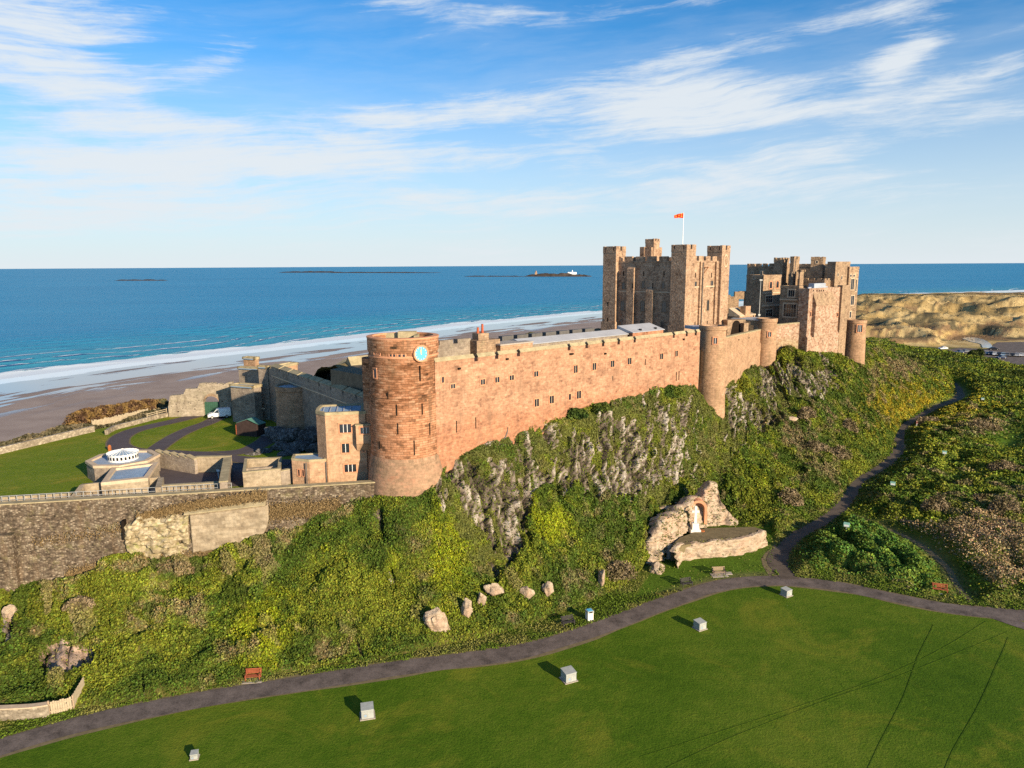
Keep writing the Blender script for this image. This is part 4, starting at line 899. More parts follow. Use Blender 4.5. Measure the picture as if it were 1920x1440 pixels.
# --- clock tower
def clock_tower():
    t = thing('clock_tower', 'big round red sandstone tower with a blue clock face near its top', 'tower', (CTX, CTY, 8.0))
    b = MB(); b.lathe([(5.7, 7.5), (5.35, 12.0), (5.1, 15.0), (4.72, 17.3), (4.62, 17.6)], seg=72, cap=False); obj('base', b, M['tower_base'], t, smooth=True)
    w = MB(); w.lathe([(4.62, 17.6), (4.56, 25.4), (4.66, 25.5), (4.66, 25.75), (4.52, 25.9), (4.45, 31.0), (4.47, 31.05), (4.62, 31.35), (4.62, 32.9)], seg=72, cap=False)
    w.lathe([(4.62, 32.9), (4.0, 32.95), (4.0, 31.9)], seg=72, cap=False); obj('wall', w, M['tower_red'], t, smooth=True, auto=28)
    c = MB(); c.lathe([(4.67, 32.9), (4.69, 33.08), (3.95, 33.12), (3.95, 32.9)], seg=72, cap=False)
    c.lathe([(4.50, 30.5), (4.58, 30.58), (4.58, 30.72), (4.50, 30.8)], seg=72, cap=False); obj('coping', c, M['trim_red'], t, smooth=True, auto=25)
    r = MB(); r.lathe([(4.01, 32.25), (4.01, 32.4)], seg=48); obj('roof', r, M['felt_flat'], t)
    h = MB(); h.box(-1.0, 1.4, 2.2, 3.3, 32.4, 33.35); h.box(1.4, 1.75, .2, 3.2, 32.4, 33.0); h.box(-3.4, -1.0, 2.9, 3.2, 32.4, 33.1); obj('roof_hatch', h, M['coping'], t)
    s_ = MB(); s_.lathe([(1.5, 12), (1.5, 30.0)], cx=-4.3, cy=1.6, seg=24); obj('stair_turret', s_, M['tower_red'], t, smooth=True)
    for px, py in ((732.5, 661), (739, 661.5), (749, 662), (757, 662.5)):
        window(t, cyl_M(t, px, py, 4.47), .30, 1.0, 1, 'arch', 'trim_red', fw=.13)
    window(t, cyl_M(t, 707, 657, 4.47), 1.05, 1.05, 3, 'flat', 'trim_red', 'trim_red', fw=.14)
    window(t, cyl_M(t, 703.5, 700, 4.5), .55, 1.1, 1, 'flat', 'trim_red', fw=.16)
    for px, py, h_ in ((788, 700, 27), (744, 769, 20), (792, 767, 20), (746, 804, 20), (806, 804, 22), (777, 840, 27), (727, 742, 12), (712, 835, 14)):
        slit(t, cyl_M(t, px, py, 4.66), .13, h_*.072)
    Mx = cyl_M(t, 788, 662.5, 4.50)
    f = MB(); f.M = Mx; n = 40
    for k in range(n):
        a, b_ = 2*math.pi*k/n, 2*math.pi*(k+1)/n
        ca, sa, cb, sb = math.cos(a), math.sin(a), math.cos(b_), math.sin(b_)
        f.face([(ca*.88, -.30, sa*.88), (cb*.88, -.30, sb*.88), (cb*1.08, -.30, sb*1.08), (ca*1.08, -.30, sa*1.08)])
        f.face([(ca*1.08, -.30, sa*1.08), (cb*1.08, -.30, sb*1.08), (cb*1.08, .3, sb*1.08), (ca*1.08, .3, sa*1.08)])
        f.face([(ca*.88, -.30, sa*.88), (cb*.88, -.30, sb*.88), (cb*.88, .1, sb*.88), (ca*.88, .1, sa*.88)])
    ck = obj('clock', f, M['trim_red'], t)
    d = MB(); d.M = Mx; d.face([(math.cos(2*math.pi*k/n)*.88, -.22, math.sin(2*math.pi*k/n)*.88) for k in range(n)]); obj('clock_face', d, M['clock_blue'], ck)
    for k in range(12):
        d = MB(); d.M = Mx; a = 2*math.pi*k/12; u = Vector((math.sin(a), 0, math.cos(a))); v = Vector((math.cos(a), 0, -math.sin(a))); 
        p0, p1 = u*.66, u*.83; o_ = Vector((0, -.235, 0)); d.face([p0-v*.03+o_, p0+v*.03+o_, p1+v*.045+o_, p1-v*.045+o_]); obj('hour_mark', d, M['gold'], ck)
    for a, l, w_ in ((.03, .72, .05), (-.12, .48, .075)):
        d = MB(); d.M = Mx; u = Vector((math.sin(a), 0, math.cos(a))); v = Vector((math.cos(a), 0, -math.sin(a))); o_ = Vector((0, -.25-l*.02, 0))
        d.face([u*-.15-v*w_*.6+o_, u*-.15+v*w_*.6+o_, u*l*.7+v*w_+o_, u*l+o_, u*l*.7-v*w_+o_]); obj('clock_hand', d, M['gold'], ck)
    return t
clock_tower()

# --- long curtain wall
def curtain_wall():
    t = thing('curtain_wall', 'long pink sandstone castle wall running from the clock tower along the crag top', 'castle wall', (LW.A[0], LW.A[1], 12.0), LW.ang)
    L = LW.L; x0 = -.6; top = ZLW-1.05
    b = MB(); 
    b.box(x0, L+.5, 0, 1.9, 10, top); obj('wall', b, M['wall_pink'], t)
    sl_ = [hit(t, p, 640)[0] for p in (892, 931, 972, 1067, 1100, 1131, 1160, 1190, 1263, 1287, 1304)]
    edges = [x0]+[e_ for s in sl_ for e_ in (s-.30, s+.30)]+[L+.5]
    pb, cb = MB(), MB(); nub = MB()
    for a, e_ in zip(edges[::2], edges[1::2]):
        pb.box(a, e_, .0, .55, top, ZLW-.32)
        cb.face([(a, -.10, ZLW-.42), (e_, -.10, ZLW-.42), (e_, .25, ZLW), (a, .25, ZLW)]); cb.face([(a, .25, ZLW), (e_, .25, ZLW), (e_, .72, ZLW-.25), (a, .72, ZLW-.25)])
        cb.face([(a, -.10, ZLW-.42), (a, .25, ZLW), (a, .72, ZLW-.25), (a, .72, ZLW-.45), (a, -.10, ZLW-.5)]); cb.face([(e_, -.10, ZLW-.42), (e_, .25, ZLW), (e_, .72, ZLW-.25), (e_, .72, ZLW-.45), (e_, -.10, ZLW-.5)])
        cb.face([(a, -.10, ZLW-.5), (e_, -.10, ZLW-.5), (e_, -.10, ZLW-.42), (a, -.10, ZLW-.42)])
    for s in sl_: nub.box(s-.42, s+.42, .56, .9, top-.1, ZLW-.9)
    obj('parapet', pb, M['wall_pink'], t); obj('coping', cb, M['coping'], t)
    k = MB(); k.box(x0, L+.5, .56, 4.2, top-.35, top-.2); obj('wall_walk', k, M['stone_slab'], t)
    k = MB(); k.box(x0, L+.3, -.05, 0.02, 19.2, 19.42); 
    for px, py, w, h, n in ((849, 724, 8, 8, 2), (905, 716, 8, 10, 2), (932, 712, 8, 10, 2), (959, 708, 8, 9, 2), (1005, 701, 8, 10, 2), (1079, 692, 7, 14, 2), (1114, 687, 7, 13, 2), (1148, 682, 7, 12, 2), (1180, 677, 7, 12, 2), (1240, 668, 6, 11, 2), (1268, 663, 5, 11, 2),
                           (1006, 755, 8, 14, 2), (1034, 749, 8, 14, 2), (1068, 744, 4, 11, 1), (1085, 740, 8, 14, 2)):
        win_px(t, t, px, py, w, h, lights=n, trim='trim_red', bars='trim_buff', fw=.13 if py < 735 else .16)
    win_px(t, t, 830, 713, 4, 9, lights=1, style='arch', trim='trim_red')
    for px, py, h in ((856, 800, 22), (892, 793, 21), (1149, 709, 9), (1210, 679, 11), (1268, 706, 17), (1273, 704, 17)):
        win_px(t, t, px, py, 1.5, h, slit=True)
    for px, py in ((1069, 663.5), (1072, 663.5), (950, 673), (860, 691), (1134, 663), (1281, 636)):
        P = hit(t, px, py); m_ = MB(); m_.box(P[0]-.2, P[0]+.2, -.25, .02, P[2]-.12, P[2]+.12); obj('spout', m_, M['slit'], t)
    P = hit(t, 948, 812); q = MB(); q.tube([(P[0]-.9, -.05, P[2]-1.2), (P[0]-.1, -.05, P[2]-.6), (P[0]+.3, -.05, P[2]+.2), (P[0]+.4, -.05, P[2]+.8)], .09, 6); obj('drain_pipe', q, M['dark_roof'], t)
    return t
curtain_wall()

# --- round turrets along the crag
def turret(name, label, cx, cy, r, zb, zt, zband, win, slits=(), flare=.12, mt='turret_stone', zroof=.35, group=None):
    t = thing(name, label, 'turret', (cx, cy, zb+2), 0, group)
    w = MB(); w.lathe([(r+flare+.25, zb), (r+flare, zband-.6), (r+flare, zband), (r, zband+.45), (r-.02, zt-.9), (r+.10, zt-.75), (r+.10, zt)], seg=48, cap=False); w.lathe([(r+.10, zt), (r-.35, zt+.02), (r-.35, zt-zroof)], seg=48, cap=False)
    obj('wall', w, M[mt], t, smooth=True, auto=22)
    k = MB(); k.lathe([(r-.34, zt-zroof-.05), (r-.34, zt-zroof+.06)], seg=40); obj('roof', k, M['lead'], t)
    for px, py, wp, hp, n in win:
        m_ = px_m(px, py, cy-r); window(t, cyl_M(t, px, py, r), wp*m_, hp*m_, n, trim='trim_red', bars='frame_white', fw=.18)
    for px, py, hp in slits: slit(t, cyl_M(t, px, py, r+.05), .16, hp*px_m(px, py, cy))
    return t
zA = zat(612, 130.5, 1334); tA = turret('round_turret', 'tall pink round turret with an oriel window at the end of the long wall', ACX, ACY, AR, 12.0, zA, zat(712, 131, 1334), [(1341, 639, 6.5, 11, 2)], flare=.14)
q = MB(); Mx = cyl_M(tA, 1306, 661, AR+.25); q.M = Mx; q.box(-.75, .75, -.25, .9, -1.3, 1.2); q.prism([(-.75, -.25), (.75, -.25), (.75, .9), (-.75, .9)], [1.2]*4, [1.25, 1.25, 2.0, 2.0])
q.face([(-.75, -.25, -1.3), (.75, -.25, -1.3), (.3, .9, -2.3), (-.3, .9, -2.3)]); orl = obj('oriel', q, M['turret_stone'], tA)
Mo = Mx @ Matrix.Translation((0, -.25, 0)); window(orl, Mo, 1.05, 1.5, 3, trim='trim_red', bars='trim_buff')
q = MB(); c_ = math.cos(LW.ang); s_ = math.sin(LW.ang); q.prism([(-2.4, .5), (-.2, -.2), (1.9, .9), (.5, 5.5), (-4, 5.5)], zA-1.0, zA-.4); obj('lead_roof', q, M['lead'], tA)
zB = zat(598, 165, 1436); tB = turret('round_turret', 'pink round turret with a flat lead roof, second along from the long wall', BC[0], BC[1], BR, 14.0, zB, zat(650, 165, 1436), [(1443, 627, 6, 9, 2)], flare=.10)
q = MB(); q.prism([(-7.2, 3.6), (-1.6, -1.2), (1.6, 1.0), (.5, 7.0), (-4, 9)], 24, zB-.5); obj('rear_wall', q, M['hall'], tB); q = MB(); q.prism([(-7.4, 3.6), (-1.7, -1.3), (1.7, 1.0), (.5, 7.2), (-4, 9.2)], zB-.5, zB-.25); obj('lead_roof', q, M['lead_pale'], tB)
zC = zat(601, 185, 1603); tC = turret('round_turret', 'pink round turret at the far end of the castle above the scrub', CC[0], CC[1], CR_, 11.0, zC, zat(636, 185, 1603), [(1612, 616, 9, 13, 3)], [(1593, 651, 16)], flare=.10)

def low_wall(name, label, line, z0, z1a, z1b, th, mt, band=None, xa=0, xb=None):
    t = thing(name, label, 'castle wall', (line.A[0], line.A[1], z0+4), line.ang); xb = line.L if xb is None else xb
    b = MB(); b.prism([(xa, 0), (xb, 0), (xb, th), (xa, th)], z0, [z1a, z1b, z1b, z1a]); obj('wall', b, M[mt], t)
    if band: b = MB(); b.prism([(xa, -.22), (xb, -.22), (xb, -.003), (xa, -.003)], z0, [band]*2+[band+.3]*2); obj('plinth', b, M['turret_stone'], t)
    b = MB(); b.prism([(xa, -.06), (xb, -.06), (xb, th*.6), (xa, th*.6)], [z1a+.003, z1b+.003]*1+[z1b+.003, z1a+.003], [z1a+.22, z1b+.22, z1b+.28, z1a+.28]); obj('coping', b, M['coping'], t)
    return t
wAB = low_wall('turret_wall', 'pink curtain wall between the two tall round turrets', AB, 13, zat(637, 133, 1362), zat(624, 160, 1415), 1.2, 'turret_stone', band=zat(663, 147, 1390))
for px, py in ((1385, 637), (1404, 633.5)): 
    P = hit(wAB, px, py); q = MB(); q.box(P[0]-.35, P[0]+.35, -.1, .02, P[2]-.1, P[2]+.1); obj('spout', q, M['slit'], wAB)
wBH = low_wall('turret_wall', 'short red patched wall between the second round turret and the hall block', BH, 15, zat(611, 168, 1457), zat(606.5, 171, 1494), 1.2, 'hall_pink')

# --- keep
TH_K = R(45); KP, KL, KR = fit(1285, 148.0, 1130, 1366, TH_K, 540)
def keep():
    t = thing('keep', 'massive square stone keep with four battlemented corner towers and a flag', 'castle keep', (KP[0], KP[1], 25.0), TH_K)
    zt = zat(456, 148, 1285)-.2; zw = zat(480, 156, 1330); zc = zw-1.25; zr = zw-1.6; L, Rr = KL, KR; tw = 3.6; pj = 1.0
    b = MB(); b.box(pj, Rr-pj, pj, L-pj, 20, zr+.3); b.box(pj-.12, Rr-pj+.12, pj-.12, L-pj+.12, zr+.3, zr+.55); obj('wall', b, M['keep'], t)
    k = MB(); battlement(k, pj, Rr-pj, pj, L-pj, zr+.55, zc+.25, zw, .6, 2.0, .95); obj('battlement', k, M['keep'], t)
    k = MB(); k.box(pj+.6, Rr-pj-.6, pj+.6, L-pj-.6, zr-.1, zr+.05); obj('roof', k, M['lead'], t)
    for x, y in ((0, 0), (Rr-tw, 0), (0, L-tw), (Rr-tw, L-tw)):
        c = MB(); c.prism([(x-.18, y-.18), (x+tw+.18, y-.18), (x+tw+.18, y+tw+.18), (x-.18, y+tw+.18)], 20, 29.2); c.box(x, x+tw, y, y+tw, 29.2, zt-1.5); ct = obj('corner_tower', c, M['keep'], t)
        m_ = MB(); battlement(m_, x-.04, x+tw+.04, y-.04, y+tw+.04, zt-1.5, zt-1.0, zt, .55, 1.25, .6); obj('battlement', m_, M['keep'], ct)
    # flat buttresses on the two seen faces
    def hx(px): return hit(t, px, 560, 1, pj)[0]
    def hy(px): return hit(t, px, 560, 0, pj)[1]
    for ya, yb, top in ((hy(1178), hy(1191), zat(505, 158, 1190)), (hy(1214), hy(1227), zat(545, 154, 1225))):
        q = MB(); q.box(pj-.75, pj-.002, yb, ya, 20, top); q.prism([(pj-.75, yb), (pj-.002, yb), (pj-.002, ya), (pj-.75, ya)], top, [top+.05, top+.8, top+.8, top+.05]); obj('buttress', q, M['keep'], t)
    for xa, xb, top in ((hx(1309), hx(1320), zat(490, 152, 1312)), (hx(1338), hx(1343), zat(490, 154, 1340))):
        q = MB(); q.box(xa, xb, pj-.4, pj-.002, 20, top); obj('buttress', q, M['keep'], t)
    q = MB(); q.box(pj-.10, Rr-pj, pj-.10, pj-.003, zat(538, 152, 1330)-.15, zat(538, 152, 1330)+.1); q.box(pj-.10, pj-.003, tw, L-tw, zat(547, 156, 1210)-.15, zat(547, 156, 1210)+.1); obj('string_course', q, M['trim_buff'], t)
    q = MB(); P = hit(t, 1312.5, 560, 1, pj); q.bar((P[0]-.1, pj-.55, 26), (P[0]-.1, pj-.55, zat(492, 152, 1312)), .16); obj('drain_pipe', q, M['dark_roof'], t)
    for px, py, w, h, st, n in ((1169, 536, 4.5, 11, 'flat', 1), (1206, 535, 5, 9, 'arch', 2), (1243.5, 535, 4.5, 11, 'flat', 1), (1167, 575, 6, 14, 'arch', 2), (1204.5, 576, 6.5, 15, 'arch', 2), (1245, 577, 7, 15, 'arch', 2), (1164, 607, 4, 10, 'arch', 1), (1203, 610, 5.5, 12, 'arch', 2), (1242, 610, 5, 10, 'arch', 1)):
        win_px(t, t, px, py, w, h, 'left', pj, style=st, lights=n, trim='trim_dark', bars='wood', fw=.12, transom=h > 12)
    for px, py, h in ((1169, 513, 9), (1207, 513, 9), (1245, 514, 10), (1186.5, 536, 9), (1224, 536, 11)):
        win_px(t, t, px, py, 2.0, h, 'left', pj if px not in (1186.5, 1224) else pj-.76, slit=True)
    for px, py, h in ((1140, 570, 8), (1139, 600, 9)): win_px(t, t, px, py, 1.8, h, 'left', 0.0 if py < 590 else -.1, slit=True)
    for px, py, w, h, st in ((1304, 534, 3.4, 11, 'flat'), (1334.5, 533, 3.4, 12, 'flat'), (1327, 574, 3.6, 16, 'arch')):
        win_px(t, t, px, py, w, h, 'front', pj, style=st, lights=1, trim='trim_dark', fw=.12)
    for px, py, h in ((1304, 516, 9), (1334, 516, 9), (1326, 605, 7), (1303, 607, 6)): win_px(t, t, px, py, 1.6, h, 'front', pj, slit=True)
    P = hit(t, 1361, 489, 1, 0); q = MB(); q.M = Mw((P[0], 0, P[2]), (1, 0), (0, 1)); n = 20; r0, r1 = .75, .95
    for k2 in range(n):
        a, b_ = 2*math.pi*k2/n, 2*math.pi*(k2+1)/n; q.face([(math.cos(a)*r0, -.06, 1.5*math.sin(a)*r0), (math.cos(b_)*r0, -.06, 1.5*math.sin(b_)*r0), (math.cos(b_)*r1, -.06, 1.5*math.sin(b_)*r1), (math.cos(a)*r1, -.06, 1.5*math.sin(a)*r1)])
    obj('blank_roundel', q, M['trim_buff'], t)
    P = hit(t, 1318, 501, 1, pj); q = MB(); q.box(P[0]-.2, P[0]+.2, pj-1.4, pj, P[2]-.1, P[2]+.05); q.bar((P[0], pj-.1, P[2]-1.6), (P[0], pj-1.2, P[2]-.1), .1); obj('bracket', q, M['rust'], t)
    # stair turret on the roof
    def rxy(px, Y): 
        Rm, p0 = frame(t); W = at(px, 470, Y); return (Rm @ (W-p0))[:2]
    x, y = rxy(1223, 166); q = MB(); q.box(x-1.15, x+1.15, y-1.15, y+1.15, zr, zat(449, 166, 1222)-.9); st = obj('stair_turret', q, M['keep'], t)
    m_ = MB(); battlement(m_, x-1.2, x+1.2, y-1.2, y+1.2, zat(449, 166, 1222)-.9, zat(449, 166, 1222)-.45, zat(448, 166, 1222), .4, .7, .4); obj('battlement', m_, M['keep'], st)
    q = MB(); q.box(x-1.9, x+2.3, y-1.0, y+1.6, zr, zat(464, 166, 1222)); x2, y2 = rxy(1206.5, 166); q.box(x2-.6, x2+.6, y2-.6, y2+.6, zr, zat(463, 166, 1206)); q.box(x2-.6, x2+2.2, y2-.3, y2+.3, zr, zat(476, 166, 1206)); obj('roof_chimney', q, M['keep'], t)
    return t, zt
KEEP, KZT = keep()
def flag():
    P = at(1280, 455, 150.2); t = thing('flagpole', 'white flagpole flying a red and gold flag from the keep roof', 'flagpole', (P[0], P[1], KZT-1.4))
    zt = zat(398, 150.2, 1280); q = MB(); q.tube([(0, 0, KZT-2.6), (0, 0, zt-.1)], [.09, .055], 8); q.lathe([(.0, zt+.12), (.09, zt), (.0, zt-.12)], seg=8, cap=False); obj('pole', q, M['white'], t)
    V, Fc = [], []; nu, nv = 14, 8; W_, Hh = 1.95, 1.05
    for i in range(nu+1):
        for j in range(nv+1):
            u, v = i/nu, j/nv
            x = -u*W_; z = zt-.15-v*Hh*(1-.45*u)-.32*u*u-.15*u; yy = .16*math.sin(u*9+v*2.5)*u
            V.append((x, yy, z-ROOTLOC[t.name]))
    V = np.array(V); Fq = np.array([[i*(nv+1)+j, (i+1)*(nv+1)+j, (i+1)*(nv+1)+j+1, i*(nv+1)+j+1] for i in range(nu) for j in range(nv)])
    col = np.array([(.55, .018, .012) if ((i+ (j//2)*4) // 2) % 4 != 1 or i < 1 else (.75, .30, .02) for i in range(nu) for j in range(nv)])
    o = fastmesh('flag', V, Fq, M['leaf'], col=col, parent=t, smooth=True)
flag()

# --- the state rooms at the far end: one thing per block
def block(name, label, pc, Y, pl, pr, pyt, zb, th, mt, cren=None, roof='lead', cat='castle building', extra=0, cut=None):
    P, L, Rr = fit(pc, Y, pl, pr, th, (pyt+560)/2); zt = zat(pyt, Y, pc)
    t = thing(name, label, cat, (P[0], P[1], zb), th)
    b = MB(); wt = zt-(cren or .0)
    if cren: b.box(0, Rr, 0, L, zb-3, wt-.4)
    else: b.box(0, Rr, 0, L, zb-3, zt-.6)
    obj('wall', b, M[mt], t)
    k = MB()
    if cren: battlement(k, -.05, Rr+.05, -.05, L+.05, wt-.4, wt, zt, .45, 1.2, .7)
    else: battlement(k, -.05, Rr+.05, -.05, L+.05, zt-.6, zt, zt, .4)
    obj('parapet', k, M[mt], t)
    k = MB(); k.box(.42, Rr-.42, .42, L-.42, zt-(cren or 0)-.75, zt-(cren or 0)-.58 if not cren else zt-cren-.3); obj('roof', k, M[roof], t)
    t2 = dict(t=t, L=L, R=Rr, zt=zt, zb=zb); return t2
W1 = block('west_range', 'long dark stone range behind the bay fronted block, with a stepped roofline', 1466, 196, 1400, 1480, 494, 22, R(45), 'hall', cren=.7)
W2 = block('roof_tower', 'square battlemented tower rising over the dark stone range', 1466, 193, 1449.5, 1478, 483, 24, R(45), 'hall', cren=.7, cat='tower')
W3 = block('slender_turret', 'slim square turret beside the battlemented roof tower', 1487, 190, 1480, 1497, 480.5, 24, R(45), 'hall', cren=.8, cat='tower')
W3b = block('broken_turret', 'ruined low stub of wall against the slim square turret', 1499, 188, 1496, 1506, 506, 24, R(45), 'hall', cren=.5, cat='tower')
W4 = block('bay_block', 'narrow buff stone block with tall arched windows facing the inner ward', 1431, 183, 1399, 1464, 515.5, 22, R(33), 'hall')
W5 = block('hall_block', 'pink rubble hall block with a sloping shoulder on the crag edge', 1517, 172, 1498, 1577, 541, 14, TH_H, 'hall_pink')
W6 = block('bay_hall', 'shadowed hall front with a big mullioned bay window', 1498, 175.5, 1463, None or 1512, 536, 20, TH_H, 'hall')
W7 = block('bell_tower', 'tall thin tower with an arched belfry opening at its top', 1541, 193, 1518.5, 1546, 481.5, 24, R(58), 'hall', cren=.5, cat='tower')
W8 = block('square_tower', 'broad plain square tower half in sunlight right of the belfry tower', 1565, 189, 1550, 1592, 490.5, 20, R(40), 'hall', cat='tower')
W9 = block('end_range', 'rearmost brown range with tall windows above the last round turret', 1591, 193, 1575, 1609, 500, 16, R(30), 'hall')
W10 = block('annex', 'narrow lower annex joined to the right side of the pink hall block', 1579, 183, 1570, 1592, 535, 14, R(40), 'hall')
W0 = block('rear_hall', 'long dark range closing the gap behind the belfry tower', 1562, 204, 1474, 1578, 494.5, 24, R(45), 'hall', cren=.5)
W11 = block('front_range', 'low stepped wall and roofs in front of the belfry tower', 1545, 187, 1500, 1560, 522, 24, R(45), 'hall', cren=.5)
def dress():
    t = W4['t']
    for px, py in ((1445, 536), (1457.5, 535)): win_px(t, t, px, py, 4.6, 9, 'front', 0, style='arch', lights=1, trim='trim_red', fw=.2)
    for px, py, w, h, n in ((1442, 561, 12, 12, 3), (1442, 587, 12, 12, 3)): win_px(t, t, px, py, w, h, 'front', 0, lights=n, trim='trim_buff', bars='trim_buff', fw=.25, transom=True)
    for px, py in ((1414, 520), (1428, 513)): win_px(t, t, px, py, 3, 7, 'left', 0, lights=1)
    q = MB(); z = zat(549, 184, 1440); q.box(-.15, W4['R']+.1, -.16, -.003, z-.15, z+.1); z = zat(573, 184, 1440); q.box(-.15, W4['R']+.1, -.16, -.003, z-.2, z+.3); obj('string_course', q, M['trim_buff'], t)
    t = W1['t']
    for px, py, w, h, n in ((1429, 511, 7, 7, 2), (1455, 510, 8, 8, 2), (1411, 512, 4, 6, 1)): win_px(t, t, px, py, w, h, 'left', 0, lights=n, trim='trim_buff', bars='trim_buff')
    t = W6['t']
    for px, py, w, h, n, tr in ((1484, 550, 11, 12, 3, False), (1481, 582, 23, 23, 5, True)): win_px(t, t, px, py, w, h, 'left', 0, lights=n, trim='trim_buff', bars='trim_buff', fw=.3, transom=tr)
    q = MB(); y1 = W6['L']; q.prism([(-.9, y1*.12), (-.002, y1*.08), (-.002, y1*.72), (-.9, y1*.66)], 24, zat(568, 175, 1482)+.2); 
    z = zat(564, 175, 1482); q2 = MB(); q2.box(-.35, -.003, .1, y1-.1, z, z+.35); obj('string_course', q2, M['trim_buff'], t)
    t = W5['t']; zt = W5['zt']
    for px, py, w, h in ((1539, 587, 5, 13), (1553.5, 585, 5, 11), (1519.5, 589, 2, 8), (1570, 590, 2.4, 6)): win_px(t, t, px, py, w, h, 'front', 0, lights=1 if w < 4 else 2, trim='trim_red', bars='trim_red', fw=.15)
    Pa = hit(t, 1524, 560, 1, 0)[0]; Pb = hit(t, 1560, 560, 1, 0)[0]; z0, z1 = zat(573, 174, 1540), zat(549, 178, 1545)
    q = MB(); q.prism([(Pa, -.9), (Pb, -.9), (Pb, -.004), (Pa, -.004)], zat(600, 174, 1540)-4, [z0, z0, z1, z1]); obj('sloped_shoulder', q, M['hall_pink'], t)
    q = MB(); q.prism([(Pa-.1, -1.05), (Pb+.1, -1.05), (Pb+.1, -.006), (Pa-.1, -.006)], [z0+.01, z0+.01, z1+.01, z1+.01], [z0+.2, z0+.2, z1+.2, z1+.2]); obj('weathering_slope', q, M['hall'], t)
    zb2 = zat(627, 174, 1540); q = MB(); q.prism([(-.35, -.45), (W5['R']+.2, -.45), (W5['R']+.2, -.005), (-.35, -.005)], 8, [zb2-.6, zb2-.6, zb2, zb2]); obj('plinth', q, M['hall_pink'], t)
    for px in (1525, 1532, 1536, 1540, 1544): win_px(t, t, px, 545, 1.5, 3.2, 'front', -.06, slit=True)
    q = MB(); R_, L_ = W5['R'], W5['L']; q.box(2, R_*.7, 1.2, L_-1, zt-.4, zt+.25); q.box(R_*.2, R_*.55, L_-2.0, L_-.6, zt-.4, zt+1.1); obj('roof_light', q, M['lead'], t)
    t = W7['t']; win_px(t, t, 1531.5, 492, 3.6, 3.0, 'left', 0, style='arch', lights=1, trim='trim_buff', fw=.2)
    t = W8['t']
    for px, py, w, h in ((1578, 521, 2.2, 6), (1579, 570, 5.5, 13), (1571, 515, 2, 5)): win_px(t, t, px, py, w, h, 'front', 0, style='arch' if w > 4 else 'flat', lights=1)
    t = W9['t']
    for px, py, w, h in ((1598, 533, 6, 20), (1598, 563, 6, 17), (1605, 535, 2, 22), (1595, 517, 3, 4), (1601, 517, 3, 4), (1594, 590, 3, 11)): win_px(t, t, px, py, w, h, 'front', 0, lights=2 if w > 4 else 1, trim='trim_buff', bars='trim_buff', fw=.2)
    t = W3['t']; q = MB(); P = hit(t, 1490, 510, 1, 0); q.box(P[0]-.1, P[0]+.1, -.1, -.003, 30, zat(484, 190, 1490)); obj('drain_pipe', q, M['dark_roof'], t)
    win_px(t, t, 1486, 514, 2.4, 6, 'front', 0, lights=1)
dress()
